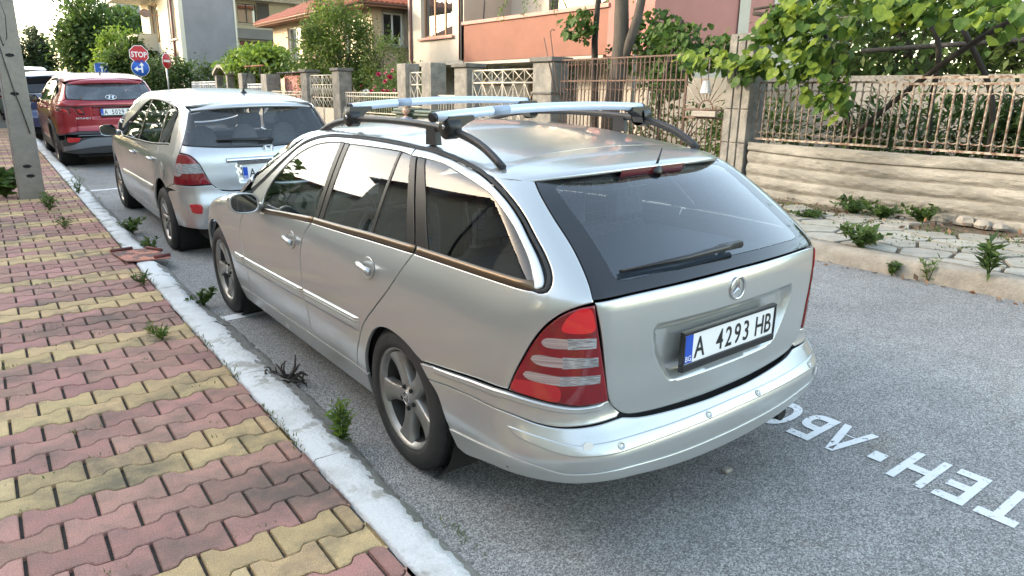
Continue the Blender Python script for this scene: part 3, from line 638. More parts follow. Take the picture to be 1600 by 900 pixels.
    for q, w, h in (((.150,.455), .020, .016), ((-.935,.40), .045, .022), ((.50,.318), .05, .006), ((.40,.335), .06, .005), ((.60,.345), .03, .004), ((.45,.305), .035, .004)):
        p = Bp.side(np.array([q]))[0]; n = Bp.grad(p[None])[0]; rr = random.Random(int(w*1000)); b = MB()
        b.prism([(w*(.6+.5*rr.random())*math.cos(a), h*(.6+.5*rr.random())*math.sin(a)) for a in np.linspace(0, 2*PI, 12)[:-1]], 0, .0012)
        b.part('scuff', mat('bare_primer', (.62, .60, .56), .7) if q[1] > .36 else mat('black_scrape', (.05, .048, .045), .8), root, T(p+n*(.0055 if q[0] < .4 else .001)) @ Vector(n).to_track_quat('Z', 'Y').to_matrix().to_4x4())
    trim = [(-.007, 0), (-.006, .004), (-.002, .005), (0, .003), (.002, .005), (.006, .004), (.007, 0)]
    ribbon('bumper_moulding', root, Bp, [(.745,.560),(.627,.572),(.48,.590),(.372,.596),(.303,.587),(.231,.573),(.179,.565),(.125,.567),(.095,.571)], SILVER, [(a*1.5, h+.003) for a, h in trim])
    # spoiler with stop lamp
    rows = []; xs = np.linspace(-.545, .545, 61)
    lipy = lambda x: .452+.115*(abs(x)/.53)**3.2
    def zt(x, y): return float(B.top(np.array([[x, y]]))[0][2])
    for x in xs:
        yl = lipy(x); zl = 1.290-.022*(abs(x)/.53)**3; ys = .766-.03*(abs(x)/.53)**3; zs = zt(x, ys); r = []
        for t in np.linspace(0, 1, 7): r.append((x, ys+(yl-ys)*t, zs+(zl-zs)*t+.006*math.sin(PI*t)))
        r += [(x, yl-.006, zl-.006), (x, yl-.004, zl-.013), (x, yl+.012, zl-.016), (x, yl+.045, zl-.030), (x, yl+.12, zl-.035)]; rows.append(r)
    b = MB(); b.grid(rows, flip=True)
    for r in (rows[0], rows[-1]):
        c = [(p[0]+(.012 if p[0] > 0 else -.012), p[1], p[2]-.02) for p in r]; b.grid([r, c], flip=r is rows[-1])
    sp = b.part('roof_spoiler', SILVER, root)
    b = MB(); rr = []
    for x in np.linspace(-.175, .175, 21): yl = lipy(x); z = 1.290-.022*(abs(x)/.53)**3; rr.append([(x, yl-.0065, z-.010), (x, yl-.003, z-.016), (x, yl+.006, z-.036), (x, yl+.05, z-.040)])
    b.grid(rr, flip=False); b.part('stop_lamp', mat('stop_lamp_red', (.13, .004, .007), .3), sp)
    b = MB(); b.lathe([(.030, 0), (.026, .010), (.012, .018), (.006, .022)], 16, T((.022, .462, 1.268)) @ RX(.5)); b.tube([(.022, .458, 1.285), (.062, .47, 1.345)], [.006, .0028], 8); b.part('antenna', BLACK, root)
    # wiper, emblem, plate
    b = MB()
    q = [B.side(np.array([u]))[0]+B.grad(B.side(np.array([u])))[0]*h for u, h in (((-.475, 1.004), .035), ((-.38, 1.004), .035), ((-.2, 1.001), .030), ((.046, .997), .022))]
    b.tube([q[0], q[1], q[2], q[3]], [.016, .014, .010, .005], 8); b.tube([(q[0]+q[1])/2, (q[0]+q[1])/2+np.array([0, .06, -.02])], .014, 8)
    b.tube([q[1]+np.array([0, .02, -.012]), q[2]+np.array([0, .02, -.012]), q[3]+np.array([0, .012, -.004])], .006, 6); b.part('rear_wiper', BLACK, root)
    p = B.back(np.array([[0, .889]]))[0]; n = B.grad(p[None])[0]
    star_mb(.0395, .0042).part('badge', CHROME, root, T(p+n*.004) @ Vector(n).to_track_quat('Z', 'Y').to_matrix().to_4x4())
    # the plate is held square to the tailgate
    plate(root, T((-.0, .046, .708)) @ RX(PI/2+.02), 'A  4293 HB')
    # roof rails with feet and load bars
    rp = [(2.44,1.335),(2.34,1.368),(2.2,1.400),(2.0,1.424),(1.83,1.433),(1.5,1.436),(1.2,1.428),(.97,1.406),(.84,1.374),(.75,1.334),(.69,1.298)]
    b = MB(); rp = [(-.548, y, z) for y, z in (tuple(q) for q in open_spline(rp, .04))]; b.tube(rp, [.0145+.006*abs(i/len(rp)-.5) for i in range(len(rp))], 10, sx=.85)
    RAIL = mat('rail_black', (.022, .022, .024), .5)
    rl = both('roof_rail', b, RAIL, root)
    for s, ob in ((-1, rl[0]), (1, rl[1])):
        f = MB(); f.add([(s*.548+dx, y+dy, z) for z, k in ((1.352, 1.0), (1.424, .8)) for dx, dy, y in ((-.014, -.048*k, 1.19), (.014, -.048*k, 1.19), (.014, .038*k, 1.19), (-.014, .038*k, 1.19))], [(0,1,5,4),(1,2,6,5),(2,3,7,6),(3,0,4,7)]); f.part('rail_foot', RAIL, ob)
    # fixed quarter details
    for (t, z), nm in (((2.20, .812), 'front'), ((1.283, .846), 'rear')):
        p = B.side(np.array([[t, z]]))[0]; n = Vector(B.grad(p[None])[0]); X = Vector((0, -1, .03)); X = (X-n*X.dot(n)).normalized(); Y = n.cross(X)
        for s in (-1, 1):
            M = Matrix(((X.x, Y.x, n.x, p[0]), (X.y, Y.y, n.y, p[1]), (X.z, Y.z, n.z, p[2]), (0, 0, 0, 1)))
            b = MB(); ring = []
            for rr, h in ((1.0, .0015), (.96, .004), (.90, .0015), (.80, .0012), (0.02, .0010)):
                ring.append([M @ Vector((.060*rr*math.cos(a), .048*rr*math.sin(a), h)) for a in np.linspace(0, 2*PI, 29)[:-1]])
            b.grid(ring, close=True)
            if s > 0: b.v = [(-x, y, z_) for x, y, z_ in b.v]; b.f = [f[::-1] for f in b.f]
            bowl = b.part('handle_recess', SILVER, root)
            h = MB(); h.tube([M @ Vector(q) for q in ((-.062, .006, .014), (-.050, .008, .026), (-.02, .006, .032), (.02, .0, .032), (.05, -.006, .030), (.062, -.008, .020))], [.010, .0135, .0135, .0135, .016, .015], 10, sx=1.0)
            if s > 0: h.v = [(-x, y, z_) for x, y, z_ in h.v]; h.f = [f[::-1] for f in h.f]
            h.part('door_handle', SILVER, bowl)
    # door mirrors
    for s in (-1, 1):
        b = MB(); rows = []
        for t in np.linspace(0, 1, 9):
            k = math.sqrt(max(0.0, 1-(t*.97)**2.2)); y = 2.60+.135*t; r = []
            for a in np.linspace(0, 2*PI, 25)[:-1]:
                ca, sa = math.cos(a), math.sin(a); r.append((s*(.957+.082*k*math.copysign(abs(ca)**.7, ca)+.01*t), y, .966+.058*k*math.copysign(abs(sa)**.75, sa)+.006*ca*k))
            rows.append(r)
        b.grid(rows, close=True, flip=s < 0); b.tube([(s*.845, 2.70, .915), (s*.88, 2.68, .925), (s*.93, 2.67, .94)], [.032, .028, .024], 8)
        mo = b.part('door_mirror', SILVER, root); g = MB(); r = []
        for k, y in ((1.0, 2.600), (.90, 2.596), (.86, 2.606)): r.append([(s*(.957+.082*k*math.copysign(abs(math.cos(a))**.7, math.cos(a))), y, .966+.058*k*math.copysign(abs(math.sin(a))**.75, math.sin(a))+.006*math.cos(a)*k) for a in np.linspace(0, 2*PI, 25)[:-1]])
        g.grid(r, close=True, flip=s > 0); g.part('mirror_rim', SILVER, mo)
        g = MB(); g.add(r[-1], [tuple(range(24)) if s < 0 else tuple(reversed(range(24)))]); g.part('mirror_glass', mat('mirror_glass', (.16, .17, .18), .02, 1.0), mo)
    # wheels and underside
    for y in (1.05, 3.765):
        for s in (-1, 1): wheel(root, s*.735, y, .316, .205, .220, 'five', ALLOY)
    wheel_wells(root, B, (1.05, 3.765), .316)
    b = MB(); b.box(-.55, .55, .28, 4.2, .22, .28); b.box(-.78, .78, 1.45, 3.3, .21, .27); b.box(-.5, .5, .14, .5, .30, .36); b.tube([(.42, .06, .25), (.42, .5, .25)], .03, 10); b.part('underbody', UNDER, root)
    # cabin
    b = MB(); b.box(-.72, .72, .9, 3.2, .27, .30); b.box(-.60, .60, .15, 1.0, .30, .58); b.box(-.70, .70, 2.95, 3.2, .3, .88); b.bevbox(-.70, .70, 2.62, 3.1, .80, .925, .05); b.part('cabin_floor', TRIMIN, root)
    for s in (-1, 1):
        b = MB(); b.add([(s*.80, 1.4, .30), (s*.80, 3.0, .30), (s*.775, 3.0, .86), (s*.76, 1.0, .93), (s*.70, .42, .94), (s*.62, .3, .6), (s*.66, .8, .3)], [(0, 1, 2, 3, 4, 5, 6)]); b.part('door_lining', TRIMIN, root)
    b = MB(); b.bevbox(-.62, .62, .30, .98, .88, .90, .005); b.part('load_cover', mat('load_cover', (.06, .065, .075), .75), root)
    for x in (-.37, .37): seat('front_seat', root, x, 1.98, .34, .50, CLOTH, back_h=.56)
    b = MB(); seat('rear_seat', root, 0, 1.10, .34, 1.25, CLOTH, hr=False, back_h=.52)
    for x in (-.38, 0, .38): b.bevbox(x-.12, x+.12, .94, 1.01, .95, 1.10, .03)
    b.part('head_rests', CLOTH, root)
    b = MB()
    for x in np.linspace(-.50, .50, 25): b.tube([(x, .95, .95), (x, .93, 1.27)], .0028, 4)
    for z in np.linspace(.97, 1.25, 7): b.tube([(-.5, .945, z), (.5, .945, z)], .0028, 4)
    b.part('cargo_net', BLACK, root)
    b = MB(); b.lathe([(.185, -.012), (.197, 0), (.185, .012), (.173, 0), (.185, -.012)], 24, T((-.37, 2.58, .86)) @ RX(1.15)); b.lathe([(0, .01), (.06, 0)], 12, T((-.37, 2.58, .86)) @ RX(1.15)); b.tube([(-.54, 2.57, .85), (-.2, 2.57, .85)], .014, 6); b.part('steering_wheel', BLACK, root)
    return root
build_wagon()
def load_bar(label, y0, x0, z0, y1, x1, z1):
    """aero load bar clamped across both roof rails, as one thing with its two clamps"""
    M = Matrix.Rotation(-PHI, 4, 'Y'); t = thing('roof_bar', label, 'roof bar', M @ Vector(((x0+x1)/2, (y0+y1)/2, (z0+z1)/2)), (0, -PHI, 0), 'bars across the roof rails')
    c = Vector(((x0+x1)/2, (y0+y1)/2, (z0+z1)/2)); a, e = Vector((x0, y0, z0))-c, Vector((x1, y1, z1))-c
    BAR = mat('bar_alu', (.58, .66, .80), .30, .25)
    pts = [a.lerp(e, k/14)+Vector((0, 0, .020*(1-(2*k/14-1)**2)-.010)) for k in range(15)]
    b = MB(); b.tube(pts, .0195, 14, sx=1.35, up=(0, 0, 1)); o = b.part('bar', BAR, t)
    for p, q in ((pts[0], pts[1]), (pts[-1], pts[-2])):
        d = (p-q).normalized(); k = MB(); k.tube([p-d*.004, p+d*.012], [.0205, .0185], 12, sx=1.35, up=(0, 0, 1)); k.part('end_cap', BLACK, o)
    k = MB(); k.tube([pts[3]+(pts[4]-pts[3])*.3, pts[4]+(pts[4]-pts[3])*.3], .0200, 14, sx=1.35, up=(0, 0, 1)); k.part('sticker', mat('bar_sticker', (.30, .36, .46), .5), o)
    for s in (-1, 1):
        x = s*.548; u = (x-x0)/(x1-x0); u = min(max(u, .03), .97); p = a.lerp(e, u); rl = Vector((x, y0+(y1-y0)*u, 1.432))-c; k = MB()
        if s > 0 and x > x1: rl.x = min(rl.x, e.x+.02)
        z1_ = p.z-.012; z0_ = rl.z-.035; xx = rl.x; y = rl.y
        prof = [(-.055, z1_), (.055, z1_), (.062, z1_-.014), (.040, z1_-.030), (.045, z0_+.030), (.022, z0_), (-.022, z0_-.004), (-.044, z0_+.016), (-.052, z0_+.040)]
        # clamp body: wide under the bar, hooks round the rail (profile across the car)
        poly = [(-s*.085, z1_+.004), (s*.030, z1_+.004), (s*.038, z1_-.02), (s*.036, z0_+.02), (s*.022, z0_), (-s*.014, z0_+.004), (-s*.024, z0_+.03), (-s*.052, z1_-.026), (-s*.090, z1_-.012)]
        k.add([(xx+px, y-.034, pz) for px, pz in poly]+[(xx+px, y+.034, pz) for px, pz in poly], [tuple(range(9)), tuple(reversed(range(9, 18)))]+[(i, i+9, (i+1) % 9+9, (i+1) % 9) for i in range(9)] if s > 0 else [tuple(reversed(range(9))), tuple(range(9, 18))]+[((i+1) % 9, (i+1) % 9+9, i+9, i) for i in range(9)])
        k.lathe([(.046, 0), (.046, .05), (.039, .057), (0, .059)], 20, T((xx-.0*s, y, (z0_+z1_)/2-.004)) @ RY(s*PI/2) @ T((0, 0, -.018)))
        kk = k.part('clamp', BLACK, t); m = MB(); m.lathe([(.009, 0), (.009, .004), (0, .003)], 10, T((xx+s*.041, y-.004, (z0_+z1_)/2)) @ RY(s*PI/2)); m.part('clamp_lock', CHROME, kk)
    return t
load_bar('silver roof bar nearer the tailgate of the parked silver estate', 1.035, -.63, 1.482, 1.05, .545, 1.484)
load_bar('silver roof bar nearer the windscreen of the parked silver estate', 1.97, -.56, 1.498, 1.90, .50, 1.500)
# ------------------------------------------------------------------ ground
ASPH = bpy.data.materials.new('asphalt'); ASPH.use_nodes = True
def _asph():
    N, L = nodes(ASPH); b = N['Principled BSDF']; tc = N.new('ShaderNodeTexCoord')
    def noise(s, d, r=.6): n = N.new('ShaderNodeTexNoise'); n.inputs['Scale'].default_value = s; n.inputs['Detail'].default_value = d; n.inputs['Roughness'].default_value = r; L.new(tc.outputs['Object'], n.inputs['Vector']); return n
    v = N.new('ShaderNodeTexVoronoi'); v.inputs['Scale'].default_value = 195; v.inputs['Randomness'].default_value = 1; L.new(tc.outputs['Object'], v.inputs['Vector'])
    sx = N.new('ShaderNodeSeparateColor'); L.new(v.outputs['Color'], sx.inputs[0])
    r = N.new('ShaderNodeValToRGB'); r.color_ramp.elements[0].color = (.125, .122, .117, 1); r.color_ramp.elements[1].color = (.46, .45, .43, 1); r.color_ramp.elements[0].position = .05; r.color_ramp.elements[1].position = 1.0
    e = r.color_ramp.elements.new(.5); e.color = (.235, .231, .224, 1); L.new(sx.outputs[0], r.inputs[0])
    n1 = noise(.7, 8); n2 = noise(6, 6)
    m1 = N.new('ShaderNodeMix'); m1.data_type = 'RGBA'; m1.blend_type = 'MULTIPLY'; m1.inputs[0].default_value = 1
    q = N.new('ShaderNodeMapRange'); q.inputs[1].default_value = .25; q.inputs[2].default_value = .75; q.inputs[3].default_value = .74; q.inputs[4].default_value = 1.22; L.new(n1.outputs['Fac'], q.inputs[0])
    q2 = N.new('ShaderNodeMapRange'); q2.inputs[1].default_value = .25; q2.inputs[2].default_value = .75; q2.inputs[3].default_value = .86; q2.inputs[4].default_value = 1.12; L.new(n2.outputs['Fac'], q2.inputs[0])
    mm = N.new('ShaderNodeMath'); mm.operation = 'MULTIPLY'; L.new(q.outputs[0], mm.inputs[0]); L.new(q2.outputs[0], mm.inputs[1])
    L.new(r.outputs[0], m1.inputs[6]); L.new(mm.outputs[0], m1.inputs[7]); 
    # brownish stain where the sun has dried spills
    n3 = noise(1.6, 5); rs = N.new('ShaderNodeValToRGB'); rs.color_ramp.elements[0].position = .60; rs.color_ramp.elements[1].position = .74; L.new(n3.outputs['Fac'], rs.inputs[0])
    m2 = N.new('ShaderNodeMix'); m2.data_type = 'RGBA'; m2.blend_type = 'MULTIPLY'; m2.inputs[7].default_value = (.80, .74, .66, 1); L.new(rs.outputs[0], m2.inputs[0]); L.new(m1.outputs[2], m2.inputs[6]); L.new(m2.outputs[2], b.inputs['Base Color'])
    b.inputs['Roughness'].default_value = .82
    bp = N.new('ShaderNodeBump'); bp.inputs['Strength'].default_value = .75; bp.inputs['Distance'].default_value = .006; L.new(v.outputs['Distance'], bp.inputs['Height']); bp.invert = True; L.new(bp.outputs[0], b.inputs['Normal'])
_asph()
def sheet(name, x0, x1, f, m, ys=None, nx=2):
    b = MB(); ys = ys or ([-40, -12, -4, 0, 3.5]+[3.5+k*1. for k in range(1, 25)]+[32, 40, 60, 90]); xs = np.linspace(x0, x1, nx)
    b.grid([[(x, y, f(x, y)) for x in xs] for y in ys], flip=True); return struct(name, b, m)
sheet('ground', -160, 160, lambda x, y: rise(y)-.45, mat('earth', (.12, .10, .07), .95, col2=(.07, .09, .04), scale=.6), ys=[-160, -40, -12, 0, 3.5, 8, 12, 16, 24, 40, 90, 300])
sheet('road', -1.05, 3.86, road_z, ASPH)
# left kerb: broken white painted concrete
KERBW = mat('kerb_white', (.62, .62, .61), .85, col2=(.36, .345, .31), scale=6, sharp=(.56, .63), bump=1., bscale=55, det=10, speck=.12, grime=((.30, .28, .24), 3.1, .5))
KERBC = mat('kerb_concrete', (.30, .285, .255), .95, col2=(.20, .19, .165), scale=22, bump=.9, bscale=60)
def kz(x, y): return KX*min(x, -1.0)*0+rise(y)
ZP = .052                                            # pavement level by the kerb
rk = random.Random(3)
kerb_root = tag(link('kerb', None), kind='structure'); kerb_root.name = 'kerb'
y = .02
def kerb_block(y0, y1):
    b = MB(); nu = max(3, int((y1-y0)/(.020 if y1 < 6.5 else .06))); rows = []
    for i in range(nu+1):
        yy = y0+(y1-y0)*i/nu; e = .012*rk.random()+.030*max(0, math.sin(yy*2.3)+math.sin(yy*5.1)-.6); w = min(1, max(0, (yy-.9)/.8))*min(1, max(0, (4.2-yy)/.8)) if yy < 4.2 else .3; r = []
        for x, z in ((-1.205, ZP-.03), (-1.2, ZP-.004), (-1.192, ZP+.004), (-1.1, ZP+.006), (-1.06+w*.02+e*.3-.02*rk.random(), ZP+.001), (-1.035+w*.03-e, ZP-.018-.01*rk.random()), (-1.01+w*.055-e*.6+.02*rk.random(), ZP-.05-.008*rk.random()), (-.985+w*.075+.02*rk.random(), road_z(-.98, 0)-.006), (-.97+w*.08, road_z(-.95, 0)-.03)):
            r.append((x+.003*(rk.random()-.5), yy, z+rise(yy)+(.0035 if x < -1.07 else .010)*(rk.random()-.5)))
        rows.append(r)
    b.grid(rows, flip=True)
    me = b.mesh('kerbstone', [KERBW, KERBC])
    nc = 8
    for i, p in enumerate(me.polygons):
        c = i % nc; p.material_index = 1 if (c >= 5 or (c == 4 and math.sin(p.center.y*9.1)+math.sin(p.center.y*23.7) > .2)) else 0
    link('kerbstone', me, kerb_root)
y = -3.0
while y < 5.2: l = .9+.25*rk.random(); kerb_block(y, min(y+l, 5.27)-.004); y += l
y = 5.72
while y < 22: l = .95+.1*rk.random(); kerb_block(y, y+l-.01); y += l
# left pavement: bone shaped concrete pavers, four red rows to two yellow ones
bed = MB(); ys = [-40, -3, 0, 3.5]+[3.5+k for k in range(1, 25)]+[40, 90]
bed.grid([[(x, y, ZP-.020+rise(y)) for x in (-60, -8, -4, -1.2)] for y in ys], flip=True)
pave = struct('pavement', bed, mat('joint_sand', (.085, .075, .062), .95, col2=(.05, .048, .04), scale=60, bump=.8, bscale=120))
PR = mat('paver_red', (.47, .235, .185), .9, col2=(.34, .20, .16), scale=9, var=.16, hue=.010, bump=.9, bscale=150, speck=.28, grime=((.115, .098, .078), 1.7, .80))
PY = mat('paver_yellow', (.62, .43, .215), .9, col2=(.45, .32, .175), scale=7, var=.13, hue=.008, bump=.9, bscale=150, speck=.28, grime=((.135, .115, .08), 2.3, .85))
LP, PP, AM = .2315, .153, .0160
def bone(xa=None, xb=None, g=.0036, gx=.0062, top_h=.006):
    h = PP/2; top = [(-.5, AM), (-.33, AM*1.02), (-.285, AM*.8), (-.21, -AM*.7), (-.165, -AM), (.165, -AM), (.21, -AM*.7), (.285, AM*.8), (.33, AM*1.02), (.5, AM)]
    up = [(u*LP, h+a) for u, a in top]; dn = [(u*LP, -h-a) for u, a in reversed(top)]
    poly = np.array(up+dn)[::-1]
    if xa is not None or xb is not None:
        q = []
        lo, hi = (xa if xa is not None else -9), (xb if xb is not None else 9)
        for e, sgn in ((lo, 1), (hi, -1)):
            src = poly if not q else np.array(q); out = []
            for i in range(len(src)):
                a, c = src[i], src[(i+1) % len(src)]; ia, ic = (a[0]-e)*sgn >= 0, (c[0]-e)*sgn >= 0
                if ia: out.append(a)
                if ia != ic: t = (e-a[0])/(c[0]-a[0]); out.append(a+(c-a)*t)
            q = out
        poly = np.array(q)
    s1 = inset(poly, g); cx = (s1[:, 0].max()+s1[:, 0].min())/2; w = s1[:, 0].max()-cx; s1[:, 0] = cx+(s1[:, 0]-cx)*(w-(gx-g))/w
    s2 = inset(s1, .004); n = len(s1); b = MB()
    b.add([(x, y, -.03) for x, y in s1]+[(x, y, -.004) for x, y in s1]+[(x, y, 0) for x, y in s2], [(i, (i+1) % n, (i+1) % n+n, i+n) for i in range(n)]+[(i+n, (i+1) % n+n, (i+1) % n+2*n, i+2*n) for i in range(n)]+[tuple(range(2*n, 3*n))])
    return b
_rp = random.Random(11); EDGE = -1.213
cache = {}
spots = []
for row in range(-44, 200):
    yc = .485+PP/2+row*PP; yel = (row % 11 in (0, 1, 6, 7) if row < 13 else (row-17) % 11 in (0, 1, 6, 7)) if not 13 <= row < 17 else False
    if yc > 23: break
    sh = LP/2 if row % 2 else 0; x = -1.743+sh+LP*3
    lim = -3.6 if yc < 2 else (-2.4-.34*yc)
    while x > lim:
        spots.append((x, yc, yel != (_rp.random() < (.0 if yc < 4.4 else .09)))); x -= LP
def vis_key(s): return (s[0]+2.12)**2+(s[1]+1.41)**2
def in_view(x, y):
    d = cam_o.matrix_world.inverted() @ Vector((x, y, ZP)); return d.z < 0 and abs(d.x/d.z) < .75 and abs(d.y/d.z) < .43
cuts = [s for s in spots if s[0]-LP/2 < EDGE]
near = sorted([s for s in cuts if in_view(s[0], s[1])], key=vis_key); far = [s for s in cuts if s not in set(near[:300])]
def paver_mesh(s):
    xb = EDGE-s[0]; xb = None if xb > LP/2 else round(xb, 3)
    if xb is not None and xb < -LP/2+.02: return None
    key = (xb, s[2])
    if key not in cache: cache[key] = bone(None, xb).mesh('paver', PY if s[2] else PR)
    return cache[key]
for s in near[:300]:
    me = paver_mesh(s)
    if me is None: continue
    o = link('paver', me, pave); o.location = (s[0], s[1], ZP+rise(s[1])+.0035*(_rp.random()-.5)); o.rotation_euler = (.012*(_rp.random()-.5), .012*(_rp.random()-.5), .02*(_rp.random()-.5))
b = [MB(), MB()]; proto = {}
for s in far:
    if s[0] < -3.6: continue
    xb = EDGE-s[0]; xb = None if xb > LP/2 else round(xb, 3)
    if xb is not None and xb < -LP/2+.02: continue
    if xb not in proto: proto[xb] = bone(None, xb)
    p = proto[xb]; z = ZP+rise(s[1])+.004*(_rp.random()-.5); b[s[2]].add([(x+s[0], y+s[1], zz+z) for x, y, zz in p.v], p.f)
PRF = mat('paver_red_far', (.47, .235, .185), .9, col2=(.32, .195, .16), scale=5, speck=.2, grime=((.13, .11, .09), 1.7, .75), bump=.3, bscale=120); PYF = mat('paver_yellow_far', (.62, .43, .215), .9, col2=(.42, .32, .18), scale=5, speck=.2, grime=((.15, .13, .09), 2.3, .8), bump=.3, bscale=120)
for q, m in zip(b, (PRF, PYF)): tag(q.part('pavers', m, pave), kind='stuff')
# ------------------------------------------------------------------ the cars parked ahead of it
hatch = Body(ws=([.1,.2,.3,.55,.8,.92,.98,1.05,1.2,1.42,1.5],[.76,.79,.82,.8475,.845,.83,.805,.775,.71,.60,.55]), taper=([-.2,.2,.6,1.2,3.0,3.6,4.0,4.3],[.09,.045,.015,0,0,.02,.07,.17]),
  yr=([.1,.3,.5,.62,.8,.97,1.05,1.2,1.37,1.5],[.04,.01,0.0,.03,.045,.075,.115,.20,.30,.42]), bulge=([.3,.6,.9,1.3],[.14,.14,.16,.22]),
  zc=([.0,.3,.6,1.2,2.0,2.5,2.8,3.2,3.6,3.7,4.0,4.2,4.35],[1.25,1.39,1.43,1.47,1.485,1.465,1.40,1.22,1.03,.985,.87,.76,.6]), crown=([0,2.6,3.6,4.3],[.09,.09,.06,.10]),
  yf=([.1,.3,.5,.7,.9],[4.22,4.27,4.285,4.20,4.0]), rc=([.2,.6,.9,1.05,1.3],[.18,.15,.12,.10,.08]), rt=.06, rf=.25)
suv = Body(ws=([.15,.25,.4,.6,.8,.95,1.05,1.12,1.2,1.4,1.6],[.84,.88,.905,.925,.932,.92,.90,.865,.82,.72,.62]), taper=([-.2,.2,.6,1.2,3.2,3.8,4.2,4.5],[.12,.07,.025,0,0,.015,.06,.16]),
  yr=([.1,.35,.55,.75,.95,1.1,1.18,1.4,1.55,1.7],[.06,.01,0.0,.05,.05,.05,.085,.24,.36,.5]), bulge=([.3,.6,.9,1.4],[.10,.12,.14,.20]),
  zc=([.0,.35,.7,1.3,2.0,2.5,2.8,3.2,3.5,3.6,4.0,4.3,4.5],[1.40,1.52,1.57,1.61,1.62,1.595,1.54,1.36,1.18,1.13,1.06,.98,.85]), crown=([0,2.6,3.6,4.4],[.07,.07,.05,.08]),
  yf=([.1,.3,.5,.7,.95],[4.44,4.48,4.50,4.48,4.3]), rc=([.2,.6,.9,1.05,1.3],[.18,.16,.14,.12,.10]), rt=.06, rf=.25)
SILVER2 = paint('silver_paint_cool', (.43, .435, .44), (.53, .535, .54), .78, .30)
RED = paint('red_paint', (.23, .006, .016), (.29, .010, .022), .40, .28, dirt_amt=.12)
CARGLASS = glass('car_glass', (.68, .73, .73), 1.3, .03, (.12, .13, .14))
def car_common(root, B, paint_, gut, hubs, r, track, style, rimm, belt, w_in, rim_r):
    half = [(0, gut[0][1]+.10 if 0 else w_in[0], 1)]+w_in[1]+[(x, y) for x, y in gut]+[(0, gut[-1][1]+.02)]
    panel('roof', root, B, 'top', mir(half, 0), paint_, both=False, sp=.06, roll=False, gap=.001)
    for y in hubs:
        for s in (-1, 1): wheel(root, s*track, y, r, .20, rim_r, style, rimm)
    wheel_wells(root, B, hubs, r, .48, track+.05)
    b = MB(); b.box(-.62, .62, .15, 4.1, .20, .27); b.box(-.75, .75, hubs[0]+.4, hubs[1]-.45, .21, .28); b.part('underbody', UNDER, root)
    b = MB(); b.box(-.66, .66, .25, 3.1, .27, .50); b.bevbox(-.68, .68, 2.65, 3.15, .7, belt-.02, .05); b.part('cabin_floor', TRIMIN, root)
    for s in (-1, 1):
        b = MB(); b.add([(s*.775, .35, .45), (s*.775, 3.0, .35), (s*.755, 3.0, belt-.08), (s*.72, .4, belt-.04)], [(0, 1, 2, 3)]); b.part('door_lining', TRIMIN, root)
    for x in (-.36, .36): seat('front_seat', root, x, 1.95, .38, .5, CLOTH, back_h=belt-.42)
    seat('rear_seat', root, 0, .98, .38, 1.2, CLOTH, hr=False, back_h=belt-.46)
    for x in (-.40, 0, .40):
        b = MB(); rows = []
        for t in np.linspace(0, 1, 7):
            k = math.sqrt(1-(t*.98)**3); rows.append([(x+.135*k*math.copysign(abs(math.cos(a))**.7, math.cos(a)), .80+.05*math.sin(a)*k, belt-.01+.20*t) for a in np.linspace(0, 2*PI, 17)[:-1]])
        b.grid(rows, close=True, flip=True); b.part('head_rest', CLOTH, root)
def mirror_pair(root, x, y, z, m, w=.085, h=.062):
    for s in (-1, 1):
        b = MB(); rows = []
        for t in np.linspace(0, 1, 7):
            k = math.sqrt(max(0, 1-(t*.96)**2.4)); rows.append([(s*(x+w*k*math.copysign(abs(math.cos(a))**.7, math.cos(a))), y+.14*t, z+h*k*math.copysign(abs(math.sin(a))**.75, math.sin(a))) for a in np.linspace(0, 2*PI, 21)[:-1]])
        b.grid(rows, close=True, flip=s < 0); b.tube([(s*(x-.13), y+.08, z-.045), (s*(x-.04), y+.06, z-.03)], [.03, .022], 8); mo = b.part('door_mirror', m, root)
        g = MB(); g.add([(s*(x+w*.9*math.copysign(abs(math.cos(a))**.7, math.cos(a))), y-.003, z+h*.9*math.copysign(abs(math.sin(a))**.75, math.sin(a))) for a in np.linspace(0, 2*PI, 21)[:-1]], [tuple(range(20)) if s < 0 else tuple(reversed(range(20)))]); g.part('mirror_glass', MATS['mirror_glass'], mo)
def handle(root, B, t, z, m):
    p = B.side(np.array([[t, z]]))[0]; n = B.grad(p[None])[0]
    b = MB(); b.tube([p+n*.002+np.array([0, .09, 0]), p+n*.026+np.array([0, .06, .002]), p+n*.026+np.array([0, -.06, 0]), p+n*.004+np.array([0, -.09, 0])], [.012, .015, .015, .012], 8); both('door_handle', b, m, root)
